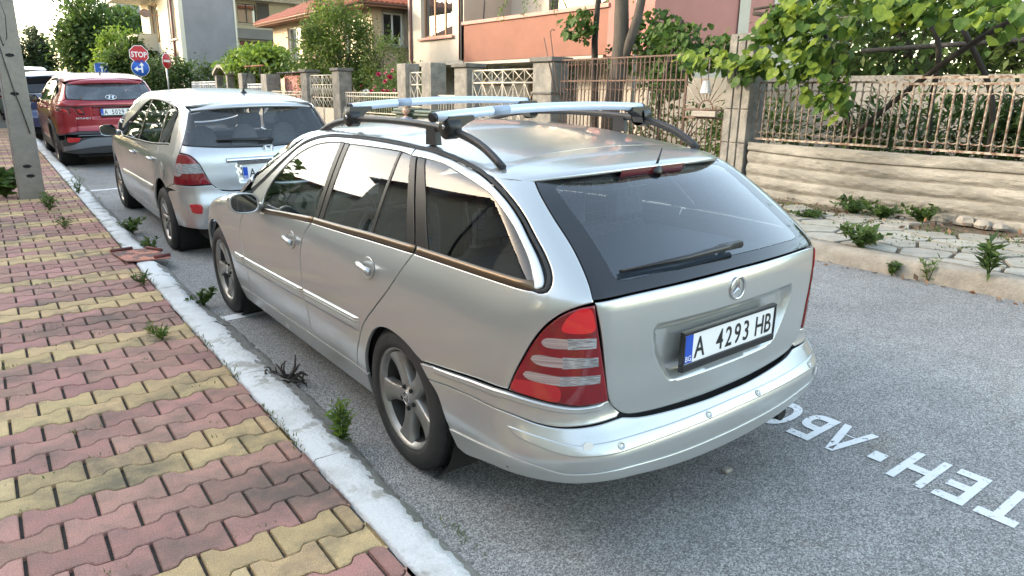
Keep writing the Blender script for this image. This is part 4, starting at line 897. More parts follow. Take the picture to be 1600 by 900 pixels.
def build_hatch():
    root = car_root('hatchback', 'silver five door hatchback parked between the silver estate and the red car', .05, 5.2, 'cars parked along the left kerb')
    B = hatch; P = lambda n, pts, m=SILVER2, how='side', **k: panel(n, root, B, how, pts, m, **{**dict(sp=.045), **k})
    P('front_door', [(1.83,.982,1),(2.3,.972),(2.72,.962,1),(2.82,.90),(2.86,.78),(2.87,.55),(2.84,.34,1),(2.3,.34),(1.87,.335,1),(1.878,.57),(1.87,.80)])
    P('rear_door', [(1.826,.982,1),(1.87,.80),(1.878,.57),(1.866,.335,1),(1.24,.345,1),(1.17,.47),(1.06,.60),(.96,.70),(.86,.80),(.80,.90),(.835,1.022,1),(1.3,.998)])
    P('quarter_panel', [(.835,1.022,1),(.60,1.036),(.478,1.046,1),(.485,1.12),(.465,1.22),(.43,1.30),(.50,1.345),(.75,1.368),(.92,1.39,1),(.7,1.405),(.40,1.385),(.255,1.345,1),(.25,1.2),(.262,1.05),(.280,.982,1),(.292,.942),(.305,.856),(.335,.78),(.362,.707,1),(.50,.665),(.585,.648,1),(.65,.685),(.742,.704),(.84,.692),(.94,.655),(1.07,.53),(1.13,.42),(1.145,.345,1),(1.24,.345,1),(1.17,.47),(1.06,.60),(.96,.70),(.86,.80),(.80,.90)])
    P('front_wing', [(2.724,.962,1),(2.825,.90),(2.865,.78),(2.875,.55),(2.845,.34,1),(3.10,.34,1),(3.11,.45),(3.17,.58),(3.30,.66),(3.48,.70),(3.66,.67),(3.78,.59),(3.84,.48),(3.86,.34,1),(4.02,.50),(4.05,.66,1),(3.9,.83),(3.6,.94),(3.2,1.0),(2.9,1.0,1)])
    P('sill', [(1.14,.34,1),(1.9,.332),(3.10,.335,1),(3.09,.22,1),(1.9,.20),(1.15,.22,1)])
    ribbon('side_moulding', root, B, [(2.85,.545),(2.3,.555),(1.885,.56)], SILVER2, [(-.03, 0), (-.024, .014), (.024, .014), (.03, 0)]); ribbon('side_moulding', root, B, [(1.865,.56),(1.45,.565),(1.10,.57)], SILVER2, [(-.03, 0), (-.024, .014), (.024, .014), (.03, 0)])
    G = dict(gap=.002, off=-.004, depth=.01, roll=False, sp=.08)
    P('front_door_window', [(1.80,1.382,1),(2.0,1.35),(2.15,1.297),(2.3,1.225),(2.46,1.135),(2.60,1.03),(2.66,.962,1),(1.85,.983,1)], CARGLASS, **G)
    P('rear_door_window', [(1.755,1.386,1),(1.3,1.388),(.91,1.370,1),(.865,1.018,1),(1.3,.998),(1.79,.984,1)], CARGLASS, **G)
    P('rear_quarter_window', [(.87,1.366,1),(.66,1.352),(.50,1.315),(.475,1.21),(.496,1.12),(.488,1.044,1),(.82,1.022,1)], glass('dark_car_glass', (.10, .11, .11), 1.9), **G)
    P('pillar_trim', [(1.81,1.392,1),(1.75,1.392,1),(1.785,.978,1),(1.855,.978,1)], BLACK, off=-.001, sp=.08); P('pillar_trim', [(.915,1.378,1),(.865,1.374,1),(.815,1.016,1),(.87,1.014,1)], BLACK, off=-.001, sp=.08)
    ribbon('window_seal', root, B, [(2.68,.958),(2.3,.970),(1.85,.980),(1.3,.995),(.82,1.02),(.49,1.042)], BLACK, [(-.008, 0), (0, .008), (.010, 0)])
    ribbon('window_seal', root, B, [(2.70,.97),(2.62,1.03),(2.47,1.14),(2.31,1.232),(2.16,1.305),(2.0,1.36),(1.8,1.392),(1.3,1.398),(.91,1.38),(.66,1.36),(.50,1.322)], BLACK, [(-.008, 0), (0, .004), (.008, 0)])
    gut = [(-.775,2.93),(-.745,2.72),(-.71,2.47),(-.665,2.2),(-.635,2.0),(-.615,1.8),(-.605,1.4),(-.60,.95),(-.585,.60),(-.56,.42,1)]
    gut = [g[:2] for g in gut[:-1]]+[(-.55, .42)]
    w_in = (2.70, [(-.35, 2.66), (-.57, 2.50), (-.63, 2.47), (-.68, 2.72), (-.715, 2.93, 1)])
    car_common(root, B, SILVER2, gut, (.80, 3.48), .305, .735, 'ten', mat('alloy_light', (.42, .42, .42), .3, .9, col2=(.30, .29, .28), scale=8), .98, w_in, .205)
    P('windscreen', mir([(0, 2.69, 1), (-.35, 2.65), (-.57, 2.49), (-.63, 2.46, 1), (-.68, 2.72), (-.71, 2.96), (-.70, 3.35), (-.4, 3.56), (0, 3.60, 1)], 0), MATS['screen_glass'], 'top', both=False, gap=0, off=-.004, depth=0, roll=False, sp=.1)
    P('bonnet', mir([(0, 3.62, 1), (-.4, 3.58), (-.70, 3.36), (-.76, 3.05), (-.74, 3.6), (-.68, 3.9), (-.55, 4.08, 1), (0, 4.16)], 0), how='top', both=False, sp=.08)
    P('front_bumper', mir([(0, .66, 1), (-.5, .66), (-.74, .66, 1), (-.78, .44), (-.76, .20, 1), (0, .18, 1)], 0), how='front', both=False, sp=.08)
    V = mir([(TC, 1.006, 1), (0, 1.022), (.20, 1.042), (.262, 1.05, 1), (.276, .985, 1), (.19, .963), (.139, .901), (.101, .803), (.066, .708), (.026, .663), (-.041, .640), (TC, .636)], TC)
    P('tailgate', V, both=False, d=lambda p: -.020*sstep(.30, .27, np.abs(p[..., 0]))*sstep(.70, .74, p[..., 2])*sstep(.90, .86, p[..., 2])*(p[..., 1] < .5), sp=.03)
    P('rear_screen', mir([(TC, 1.010, 1), (0, 1.026), (.20, 1.046), (.258, 1.054, 1), (.252, 1.2), (.246, 1.318, 1), (.15, 1.336), (TC, 1.352)], TC), glass('hatch_rear_glass', (.86, .90, .92), 1.6, .05, (.24, .26, .28)), both=False, gap=.002, off=.0, depth=.01, roll=False, sp=.06)
    b = MB(); rows = []
    for x in np.linspace(-.56, .56, 31):
        y0 = .235+.16*(abs(x)/.56)**2.6; z = 1.375-.035*(abs(x)/.56)**2.5; rows.append([(x, y0+.24, float(B.top(np.array([[x, y0+.24]]))[0][2])+.003), (x, y0+.10, z+.02), (x, y0, z), (x, y0, z-.018), (x, y0+.09, z-.03)])
    b.grid(rows, flip=True); b.part('roof_spoiler', SILVER2, root)
    P('bumper', mir([(.584,.648,1),(.50,.663),(.362,.702),(.20,.700),(.062,.701,1),(.022,.657),(-.045,.634),(TC,.630,1),(TC,.29,1),(-.1,.292),(.12,.302),(.278,.312),(.40,.305),(.46,.29,1),(.445,.36),(.474,.50),(.53,.60)], TC), both=False, depth=.03)
    L = P('tail_lamp', [(.279,.979,1),(.19,.962),(.139,.90),(.101,.801),(.066,.707,1),(.361,.706,1),(.335,.78),(.304,.856),(.292,.942)], LAMPRED, off=.005, depth=.02)
    for s, ob in ((-1, L[0]), (1, L[1])):
        for pts, m in (([(.135,.893,1),(.104,.808,1),(.32,.808,1),(.300,.868),(.297,.893,1)], MATS['lamp_clear_dark']),):
            a, f, n = cut(B, 'side', pts, gap=0, off=.0075, depth=.003, roll=False, sp=.04); link('lamp_lens', panel_mesh('lamp_lens', a, f, n, m, s > 0), ob)
        a, f, n = cut(B, 'side', [(.296,.893,1),(.305,.84),(.325,.79),(.26,.79),(.25,.895)], gap=0, off=.0085, depth=.003, roll=False, sp=.04); link('lamp_lens', panel_mesh('lamp_lens', a, f, n, MATS['lamp_clear'], s > 0), ob)
    P('bumper_reflector', [(.222,.540,1),(.205,.462,1),(.17,.450),(.132,.450,1),(.128,.53),(.17,.545)], MATS['lamp_mid_red'], off=.004, depth=.01)
    b = MB()
    rows = [[tuple(B.back(np.array([[x, .905]]))[0]+np.array([0, -dy, dz])) for dy, dz in ((.0, .022), (.020, .018), (.028, 0), (.022, -.014), (0, -.02))] for x in np.linspace(-.39, .39, 27)]
    b.grid(rows, flip=True); b.part('plate_garnish', CHROME, root)
    plate(root, T((0, .066, .785)) @ RX(PI/2), 'A. 4117 KK', frame=False)
    p = B.back(np.array([[0, .978]]))[0]; b = MB()
    b.tube([(-.044, .034, 0), (-.044, .018, 0), (-.036, -.026, 0), (-.022, -.034, 0), (.022, -.034, 0), (.036, -.026, 0), (.044, .018, 0), (.044, .034, 0), (.03, .042, 0), (-.03, .042, 0), (-.044, .034, 0)], .0035, 6)
    for s in (-1, 1): b.prism([(s*.036, .036), (s*.020, .036), (s*.016, .004), (s*.014, -.026), (s*.024, -.026), (s*.030, 0)][::s], -.002, .003)
    b.prism([(-.020, .006), (.020, .006), (.020, -.006), (-.020, -.006)][::-1], -.002, .003); b.part('badge', CHROME, root, T(p+np.array([0, -.004, 0])) @ RX(PI/2))
    b = MB(); q = lambda t, z, h: tuple(B.side(np.array([[t, z]]))[0]+B.grad(B.side(np.array([[t, z]])))[0]*h)
    b.tube([q(-.47, 1.055, .03), q(-.33, 1.06, .03), q(-.1, 1.075, .022), q(.02, 1.075, .018)], [.020, .018, .012, .006], 8); b.part('rear_wiper', BLACK, root)
    b = MB(); z0 = float(B.top(np.array([[.10, 1.0]]))[0][2]); b.lathe([(.035, 0), (.03, .012), (.012, .03), (.006, .05)], 14, T((.10, 1.0, z0-.003))); b.tube([(.10, 1.0, z0+.03), (.125, .74, z0+.29)], [.0075, .0045], 6); b.part('antenna', BLACK, root)
    q0 = B.side(np.array([[.64, .80]]))[0]; n = B.grad(q0[None])[0]; b = MB(); b.lathe([(.082, .0003), (.080, .0012), (.077, -.001), (.0745, .0012), (0, .0012)], 28); b.part('fuel_flap', SILVER2, root, T(q0+n*.001) @ Vector(n).to_track_quat('Z', 'Y').to_matrix().to_4x4())
    handle(root, B, 1.98, .845, SILVER2); handle(root, B, 1.03, .865, SILVER2); mirror_pair(root, .97, 2.62, 1.035, SILVER2)
    return root
build_hatch()
def build_suv():
    root = car_root('red_crossover', 'red crossover car parked ahead of the silver hatchback', -.14, 13.0, 'cars parked along the left kerb')
    B = suv; P = lambda n, pts, m=RED, how='side', **k: panel(n, root, B, how, pts, m, **{**dict(sp=.06), **k})
    CLAD = mat('grey_cladding', (.03, .031, .034), .6); SKID = mat('skid_grey', (.16, .17, .19), .45, .3)
    P('front_door', [(1.95,1.125,1),(2.9,1.075,1),(2.98,.95),(3.0,.7),(2.96,.42,1),(2.0,.42,1),(2.02,.7)]); P('rear_door', [(1.945,1.125,1),(2.015,.7),(1.995,.42,1),(1.50,.42,1),(1.43,.62),(1.30,.80),(1.10,.93),(.98,1.02),(.95,1.17,1),(1.4,1.14)])
    P('quarter_panel', [(.95,1.17,1),(.70,1.23),(.50,1.315),(.56,1.36),(.95,1.44,1),(.8,1.475),(.5,1.47),(.285,1.43,1),(.25,1.3),(.205,1.195,1),(.26,1.165),(.440,1.136,1),(.425,1.07),(.36,1.0),(.262,.985,1),(.15,.945),(.10,.80),(.10,.650,1),(.345,.590,1),(.52,.60,1),(.545,.72),(.66,.82),(.82,.87),(1.0,.87),(1.18,.82),(1.32,.72),(1.40,.58),(1.42,.42,1),(1.50,.42,1),(1.43,.62),(1.30,.80),(1.10,.93),(.98,1.02)])
    P('front_wing', [(2.905,1.075,1),(2.985,.95),(3.005,.7),(2.965,.42,1),(3.18,.42,1),(3.22,.62),(3.33,.78),(3.5,.86),(3.7,.86),(3.9,.80),(4.02,.68),(4.08,.52,1),(4.25,.75,1),(4.0,.98),(3.5,1.12),(3.1,1.14,1)])
    for c in (.95, 3.63):
        def arc(r, a0, a1): return [(c+r*math.cos(a), .36+r*math.sin(a)) for a in np.linspace(a0, a1, 11)]
        o, i = arc(.475, -.1, PI+.1), arc(.405, PI+.1, -.1); P('arch_cladding', [o[0]+(1,)]+o[1:-1]+[o[-1]+(1,), i[0]+(1,)]+i[1:-1]+[i[-1]+(1,)], CLAD, off=.012, depth=.03)
    P('sill', [(1.38,.44,1),(3.2,.44,1),(3.19,.24,1),(1.36,.26,1)], CLAD, off=.008)
    G = dict(gap=.002, off=-.004, depth=.01, roll=False, sp=.1); DK = MATS['dark_car_glass']
    P('front_door_window', [(1.90,1.485,1),(2.3,1.455),(2.586,1.36),(2.85,1.22),(2.98,1.09,1),(1.96,1.135,1)], CARGLASS, **G); P('rear_door_window', [(1.86,1.487,1),(1.4,1.485),(1.0,1.44,1),(.72,1.30),(.66,1.25,1),(.95,1.18),(1.4,1.15),(1.92,1.136,1)], DK, **G)
    ribbon('window_seal', root, B, [(3.0,1.08),(2.4,1.108),(1.93,1.13),(1.4,1.143),(.95,1.172),(.62,1.25)], BLACK, [(-.01, 0), (0, .008), (.01, 0)])
    P('pillar_trim', [(1.91,1.49,1),(1.85,1.49,1),(1.91,1.13,1),(1.97,1.13,1)], BLACK, off=-.001, sp=.1)
    gut = [(-.80,3.12),(-.75,2.8),(-.70,2.55),(-.675,2.3),(-.66,1.9),(-.655,1.4),(-.655,1.0),(-.655,.65),(-.60,.42)]
    car_common(root, B, RED, gut, (.95, 3.63), .365, .80, 'ten', mat('alloy_dark', (.14, .14, .145), .35, .8), 1.12, (2.66, [(-.35, 2.62), (-.60, 2.48), (-.66, 2.45), (-.70, 2.8), (-.745, 3.12, 1)]), .245)
    P('windscreen', mir([(0, 2.65, 1), (-.35, 2.61), (-.60, 2.47), (-.655, 2.44, 1), (-.70, 2.8), (-.74, 3.12), (-.70, 3.36), (0, 3.48, 1)], 0), MATS['screen_glass'], 'top', both=False, gap=0, off=-.004, depth=0, roll=False, sp=.12)
    P('bonnet', mir([(0, 3.5, 1), (-.7, 3.38), (-.80, 3.2), (-.78, 3.8), (-.70, 4.15, 1), (0, 4.32)], 0), how='top', both=False, sp=.1)
    P('front_bumper', mir([(0, .85, 1), (-.75, .85, 1), (-.82, .5), (-.78, .24, 1), (0, .22, 1)], 0), how='front', both=False, sp=.1)
    P('tailgate', mir([(TC, 1.160, 1), (-.1, 1.166), (.200, 1.19, 1), (.26, 1.162), (.44, 1.134, 1), (.43, 1.105), (.15, 1.075), (TC, 1.078, 1)], TC), both=False)
    P('tailgate', mir([(TC, 1.045, 1), (.008, 1.04), (-.008, .932), (.066, .935), (.12, 1.044), (.155, 1.046), (.155, .945, 1), (.102, .80), (.10, .652, 1), (-.19, .646), (TC, .648)], TC), both=False, d=lambda p: -.03*sstep(.34, .30, np.abs(p[..., 0]))*sstep(.86, .89, p[..., 2])*sstep(1.1, 1.04, p[..., 2])*(p[..., 1] < .6), sp=.03)
    LD = mat('lamp_dark_red', (.075, .004, .007), .1, coat=1.)
    P('light_bar', mir([(TC, 1.076, 1), (.15, 1.073), (.43, 1.103), (.42, 1.06), (.15, 1.048), (TC, 1.047)], TC), LD, both=False, off=-.004)
    P('tail_lamp', [(.425,1.062,1),(.155,1.048,1),(.155,.945,1),(.262,.985),(.36,1.005)], LD); P('tail_lamp', [(.117,1.044,1),(.01,1.04,1),(-.006,.936,1),(.064,.939)], LD)
    for pts in ([(.20,1.03,1),(.165,.96,1),(.25,.99),(.29,1.03)], [(.09,1.02,1),(.05,.95,1),(.01,.95),(.04,1.02)]): P('lamp_lens', pts, MATS['lamp_mid_red'], off=.004, depth=.004)
    P('rear_screen', mir([(TC, 1.166, 1), (-.1, 1.170), (.19, 1.196, 1), (.235, 1.3), (.27, 1.41, 1), (0, 1.432), (TC, 1.436)], TC), glass('suv_rear_glass', (.30, .34, .38), 2.2, .35, (.22, .25, .29)), both=False, gap=.002, off=.002, depth=.01, roll=False, sp=.08)
    P('screen_shade', mir([(TC, 1.438, 1), (.272, 1.412, 1), (.283, 1.45, 1), (TC, 1.49)], TC), BLACK, both=False, off=.001, roll=False)
    b = MB(); rows = []
    for x in np.linspace(-.58, .58, 27):
        y0 = .20+.14*(abs(x)/.58)**3; z = 1.475-.03*(abs(x)/.58)**2.5; rows.append([(x, y0+.40, float(B.top(np.array([[x, y0+.40]]))[0][2])+.004), (x, y0+.18, z+.045), (x, y0, z), (x, y0+.01, z-.03), (x, y0+.14, z-.04)])
    b.grid(rows, flip=True); b.part('roof_spoiler', RED, root)
    P('bumper', mir([(.52,.60,1),(.345,.588),(.10,.648),(-.19,.642),(TC,.644,1),(TC,.26,1),(.16,.27),(.35,.29),(.50,.27,1),(.49,.45)], TC), CLAD, both=False, depth=.03)
    P('skid_plate', mir([(TC,.53,1),(-.05,.53),(.04,.50),(.16,.43),(.34,.39,1),(.34,.31,1),(.05,.36),(-.2,.385),(TC,.385,1)], TC), SKID, both=False, off=.01, depth=.015)
    P('bumper_strip', mir([(TC,.585,1),(.08,.588,1),(.10,.57,1),(TC,.566,1)], TC), SKID, both=False, off=.008, depth=.01)
    P('bumper_reflector', [(.225,.555,1),(.06,.545,1),(.10,.47,1),(.23,.465,1)], MATS['lamp_mid_red'], off=.012, depth=.01)
    plate(root, T((.06, .060, .965)) @ RX(PI/2), 'A  5029 PT', frame=True)
    p = B.side(np.array([[TC, 1.20]]))[0]; b = MB(); b.tube([(.085*math.cos(a), .042*math.sin(a), 0) for a in np.linspace(0, 2*PI, 25)], .006, 6)
    b.prism([(-.045, -.030), (-.025, -.030), (-.012, .0), (.012, .0), (.02, -.030), (.04, -.030), (.052, .030), (.032, .030), (.02, .008), (-.012, .008), (-.004, .030), (-.028, .030)], -.002, .004); b.part('badge', CHROME, root, T(p+np.array([0, -.016, .012])) @ RX(PI/2-.5))
    p = B.back(np.array([[-.46, .855]]))[0]; moved(text_mb('HYUNDAI', .035, 1.2, ext=.002, bold=.001), RX(PI/2)).part('name_lettering', CHROME, root, T(p+np.array([0, -.008, 0])))
    b = MB(); z0 = float(B.top(np.array([[0., .95]]))[0][2]); b.prism([(.0, 0), (-.16, 0), (-.03, .055), (-.01, .05)], -.012, .012, T((0, .92, z0-.004)) @ RZ(-PI/2) @ RX(PI/2)); b.part('antenna', BLACK, root)
    handle(root, B, 2.10, 1.0, RED); handle(root, B, 1.08, 1.03, RED); mirror_pair(root, 1.03, 2.72, 1.13, BLACK, .10, .075)
build_suv()
def far_car(name, label, x, y, paint_, scale=(1, 1, 1), yaw=0, suvlike=False, group=None):
    """a car seen small at the end of the street, carved from one of the bodies above with its own glass and wheels"""
    B = suv if suvlike else hatch; root = car_root(name, label, x, y, group); root.scale = scale; root.rotation_euler.z += yaw
    h = 1.12 if suvlike else .99; P = lambda n, pts, m, how='side', **k: panel(n, root, B, how, pts, m, **{**dict(sp=.12, roll=False, step=.05), **k})
    P('side_panel', [(.30,h,1),(3.0,h-.03,1),(4.0,h-.15),(4.05,.6,1),(3.9,.35,1),(3.75,.60),(3.5,.68),(3.2,.60),(3.1,.30,1),(1.2,.30,1),(1.1,.58),(.85,.68),(.6,.62),(.45,.32,1),(.3,.3),(.1,.3,1),(.1,.7)], paint_)
    P('side_window', [(.55,1.33,1),(1.0,1.40),(1.8,1.385),(2.15,1.30),(2.6,h+.02,1),(.50,h+.03,1)], MATS['dark_car_glass'], off=-.004)
    P('tailgate', mir([(TC,h-.02,1),(.10,h,1),(.10,.35,1),(TC,.32,1)], TC), paint_, both=False); P('rear_screen', mir([(TC,h,1),(.18,h+.03,1),(.20,1.33,1),(TC,1.35,1)], TC), MATS['dark_car_glass'], both=False)
    P('pillar_panel', [(.50,h+.01,1),(.19,h+.01,1),(.22,1.345,1),(.56,1.36,1)], paint_); P('tail_lamp', [(.32,h-.03,1),(.12,h-.04,1),(.12,.75,1),(.34,.76,1)], LAMPRED, off=.01)
    gut = [(-.775,2.93),(-.71,2.47),(-.635,2.0),(-.605,1.4),(-.60,.95),(-.55,.42)]
    P('roof', mir([(0,2.70,1),(-.57,2.50),(-.63,2.47),(-.715,2.93,1)]+gut+[(0,.40)], 0), paint_, 'top', both=False)
    P('bonnet', mir([(0,3.62,1),(-.70,3.36),(-.74,3.0),(-.68,3.9),(-.55,4.08,1),(0,4.16)], 0), paint_, 'top', both=False); P('windscreen', mir([(0,2.69,1),(-.63,2.46,1),(-.71,2.96),(-.70,3.35),(0,3.60,1)], 0), MATS['dark_car_glass'], 'top', both=False, off=-.004)
    P('front_bumper', mir([(0,.7,1),(-.74,.7,1),(-.76,.20,1),(0,.18,1)], 0), paint_, 'front', both=False)
    for yy in (.80, 3.48):
        for s in (-1, 1):
            b = MB(); b.lathe([(0, .08), (.19, .09), (.20, .10), (.29, .10), (.31, .06), (.31, -.1), (0, -.1)], 20); b.part('wheel', TYRE, root, T((s*.735, yy, .31)) @ RY(s*PI/2))
    b = MB(); b.box(-.6, .6, .2, 4.0, .2, .4); b.part('underbody', UNDER, root); mirror_pair(root, .97, 2.62, h+.06, paint_)
    return root
far_car('blue_car', 'dark blue car parked ahead of the red crossover, half hidden by it', -.45, 19.2, paint('blue_paint', (.012, .02, .075), (.02, .03, .10), .4, .3, dirt_amt=.1), suvlike=True, group='cars parked along the left kerb')
far_car('pale_car', 'pale silver car parked farthest ahead in the left row', -.62, 26.5, SILVER2, (1, 1, 1.08), suvlike=True, group='cars parked along the left kerb')
far_car('maroon_car', 'maroon car at the far crossing, left of the concrete pole', -4.6, 44, paint('maroon_paint', (.16, .008, .02), (.2, .012, .03), .3, .3, dirt_amt=.1), (1, 1, 1.05), yaw=-1.1)
# ------------------------------------------------------------------ right pavement, wall and fences
ZR = .285                                            # right pavement by its kerb
def rz(x, y): return ZR+.016*(x-3.9)+rise(y)
CONC = mat('old_concrete', (.36, .33, .28), .95, col2=(.24, .22, .185), scale=3.2, bump=.8, bscale=38, det=10)
SOIL = mat('soil', (.10, .075, .05), .97, col2=(.16, .12, .085), scale=26, bump=.9, bscale=70)
b = MB(); rq = random.Random(5); ys = list(np.arange(-6, 9, .07))+list(np.arange(9, 60, 2.)); rows = []
for yy in ys:
    e = .020*rq.random()+.025*max(0, math.sin(yy*3.1)+math.sin(yy*7.7)-.9); r = []
    for x, z in ((3.815, road_z(3.82, 0)-.03), (3.825+.008*rq.random(), road_z(3.82, 0)+.004), (3.835+e*.4, .215+.012*rq.random()), (3.85+e*.6, ZR-.022), (3.875+e, ZR-.004), (3.95, ZR+.002), (4.035, ZR+.001), (4.04, ZR-.03)): r.append((x, yy, z+rise(yy)+.006*(rq.random()-.5)))
    rows.append(r)
b.grid(rows); struct('far_kerb', b, mat('kerb_concrete_warm', (.40, .35, .28), .95, col2=(.27, .235, .185), scale=9, bump=.9, bscale=55))
b = MB(); b.grid([[(x, yy, rz(x, yy)-.022) for x in (4.03, 5, 6.2)] for yy in [-6, 0, 3.5, 8, 12, 16, 20, 30, 60]]); rpave = struct('far_pavement', b, SOIL)
# irregular flagstones: clipped cells round jittered points
STONE = mat('flagstone', (.40, .375, .32), .9, col2=(.27, .255, .21), scale=6, var=.13, hue=.008, bump=.5, bscale=60)
pts = []
for j in range(-14, 30):
    for i in range(6):
        px, py = 4.10+i*.37+(.18 if j % 2 else 0)+.20*(rq.random()-.5), j*.40+.24*(rq.random()-.5)
        if px < 5.95: pts.append((px, py))
P_ = np.array(pts)
for i, (px, py) in enumerate(pts):
    if py > 10.5: continue
    far_x = (px-4.1)/1.8
    if rq.random() < .08+.75*max(0, far_x-.55): continue
    poly = [(4.045, py-1), (5.95, py-1), (5.95, py+1), (4.045, py+1)]; d2 = np.sum((P_-[px, py])**2, 1)
    for k in np.argsort(d2)[1:14]:
        qx, qy = pts[k]; mx, my, nx, ny = (px+qx)/2, (py+qy)/2, qx-px, qy-py; out = []
        for a in range(len(poly)):
            A, B2 = poly[a], poly[(a+1) % len(poly)]; da, db = (A[0]-mx)*nx+(A[1]-my)*ny, (B2[0]-mx)*nx+(B2[1]-my)*ny
            if da <= 0: out.append(A)
            if da*db < 0: t = da/(da-db); out.append((A[0]+(B2[0]-A[0])*t, A[1]+(B2[1]-A[1])*t))
        poly = out
        if not poly: break
    if len(poly) < 3: continue
    q = inset(np.array(poly), .010+.012*rq.random()); 
    if area2(q) < .02: continue
    # rounded, slightly worn corners
    c = q.mean(0); w = []
    for a in range(len(q)):
        p0, p1, p2 = q[a-1], q[a], q[(a+1) % len(q)]; l0, l2 = np.linalg.norm(p0-p1), np.linalg.norm(p2-p1); r0 = min(.05, .3*l0); r2 = min(.05, .3*l2); w += [p1+(p0-p1)/l0*r0, p1*.7+.15*(p1+(p0-p1)/l0*r0)+.15*(p1+(p2-p1)/l2*r2), p1+(p2-p1)/l2*r2]
    w = [tuple((np.array(p)-c)*(1+.03*(rq.random()-.5))) for p in w]; n = len(w); s2 = [(x*.965, y*.965) for x, y in w]; b = MB()
    b.add([(x, y, -.04) for x, y in w]+[(x, y, -.004) for x, y in w]+[(x, y, 0) for x, y in s2], [(k, (k+1) % n, (k+1) % n+n, k+n) for k in range(n)]+[(k+n, (k+1) % n+n, (k+1) % n+2*n, k+2*n) for k in range(n)]+[tuple(range(2*n, 3*n))])
    o = b.part('flagstone', STONE, rpave); o.location = (c[0], c[1], rz(c[0], c[1])+.006*(rq.random()-.5)); o.rotation_euler = (.02*(rq.random()-.5), .02*(rq.random()-.5), 0)
# garden wall cast with horizontal ribs
b = MB(); rows = []; rw = random.Random(9); WX = 6.10
zs = np.linspace(.20, .975, 46); yl = np.arange(-5.0, 4.33, .045)
nz = np.array([[rw.random() for _ in yl] for _ in zs]); nz = (nz+np.roll(nz, 1, 0)+np.roll(nz, 1, 1)+np.roll(nz, (1, 1), (0, 1)))/4
for i, z in enumerate(zs):
    u = (z-.24)/.155; f = abs(math.sin(PI*u))**.6; off = .042*f if z < .86 else .034+.014*min(1, (z-.86)/.02); rows.append([(WX-off-.022*(nz[i, j]-.5), y_, z+.010*math.sin(y_*1.7)+rise(y_)) for j, y_ in enumerate(yl)])
rows_top = [rows[-5], rows[-1]]; rows.append([(WX+.02, y_, .985+.014*nz[3, j]) for j, y_ in enumerate(yl)]); rows.append([(WX+.17, y_, .980) for y_ in yl]); rows.append([(WX+.18, y_, .2) for y_ in yl])
b.grid(rows, smooth=False); WALL = mat('wall_concrete', (.345, .32, .27), .95, col2=(.17, .158, .13), scale=2.6, stretch=(1, .6, 2.2), sharp=(.36, .68), speck=.2, bump=1.0, bscale=48, det=11)
wl = b.thing('garden_wall', WALL, 'low concrete garden wall cast with horizontal ribs, under the rusty railing', 'wall')
for i, (x, y_, s, c_) in enumerate(((5.98, 1.55, .085, 0), (5.95, 1.36, .075, 0), (5.97, 1.22, .06, 1))):
    st = MB(); rr = random.Random(i+40); st.lathe([(0, 0), (s*.9, s*.1), (s, s*.5), (s*.75, s*1.1), (0, s*1.25)], 7, RZ(rr.random()*3) @ Matrix.Scale(1.3, 4, (1, 0, 0)), smooth=False)
    st.v = [(p[0]*(.8+.4*rr.random()), p[1]*(.8+.4*rr.random()), p[2]) for p in st.v]
    st.thing('stone', CONC, ('grey lump of concrete at the wall foot, leftmost of three', 'grey lump of concrete at the wall foot, middle of three', 'grey lump of concrete at the wall foot, rightmost and smallest')[i], 'stone', (x, y_, rz(x, y_)-.01), 'broken lumps at the wall foot')
# rusty railing on the wall: bars, hoops above and below
RUST = mat('rusty_cream_iron', (.40, .35, .275), .8, col2=(.17, .09, .055), scale=16, sharp=(.42, .58), bump=.3, bscale=90, det=9)
RUSTD = mat('rusty_brown_iron', (.16, .085, .055), .75, col2=(.085, .055, .042), scale=14, bump=.3, bscale=90)
CREAM = mat('cream_iron', (.66, .60, .48), .6, col2=(.52, .44, .33), scale=11, bump=.15, bscale=60)
def hoop(y0, y1, z0, dz, n=7): return [(0, y0+(y1-y0)*(1-math.cos(PI*k/n))/2, z0+dz*math.sin(PI*k/n)) for k in range(n+1)]
def railing(name, label, y0, y1, n, zb, zt, m, x=6.16, hoops=True, group=None, lean=0., r=.009, extra_top=None, cat='railing'):
    t = thing(name, label, cat, (x, (y0+y1)/2, zb), group=group); c = (y0+y1)/2; h = zt-zb
    for zz in [0, h]+([extra_top-zb] if extra_top else []): b = MB(); b.box(-.010, .010, y0-c, y1-c, zz-.012, zz+.012); b.part('rail', m, t)
    ba = MB(); ba.tube([(0, 0, 0), (lean*.0, lean*h, h)], r, 6); me = ba.mesh('bar', m); ys_ = np.linspace(y0, y1, n)
    for i, yy in enumerate(ys_): o = link('bar', me, t); o.location = (0, yy-c+.008*(rq.random()-.5), 0); o.rotation_euler = (.02*(rq.random()-.5), .02*(rq.random()-.5), 0)
    if hoops:
        s = ys_[1]-ys_[0]; hm = MB(); hm.tube(hoop(-s/2, s/2, 0, .045), r*.62, 5); h1 = hm.mesh('hoop', m); hm = MB(); hm.tube(hoop(-s/2, s/2, 0, -.045), r*.62, 5); h2 = hm.mesh('hoop', m)
        for a in ys_[:-1]:
            o = link('hoop', h1, t); o.location = (.008, a+s/2-c, h*.80); o = link('hoop', h2, t); o.location = (.008, a+s/2-c, h*.17)
    return t
railing('railing', 'rusty cream railing section beside the grooved pillar, under the hanging vine', 2.55, 4.30, 20, 1.045, 1.755, RUST, r=.0095, group='railing sections on the garden wall')
railing('railing', 'rusty railing section with doubled top rail, farther from the grooved pillar', -1.5, 2.47, 38, 1.045, 1.735, RUST, r=.0115, extra_top=1.80, group='railing sections on the garden wall')
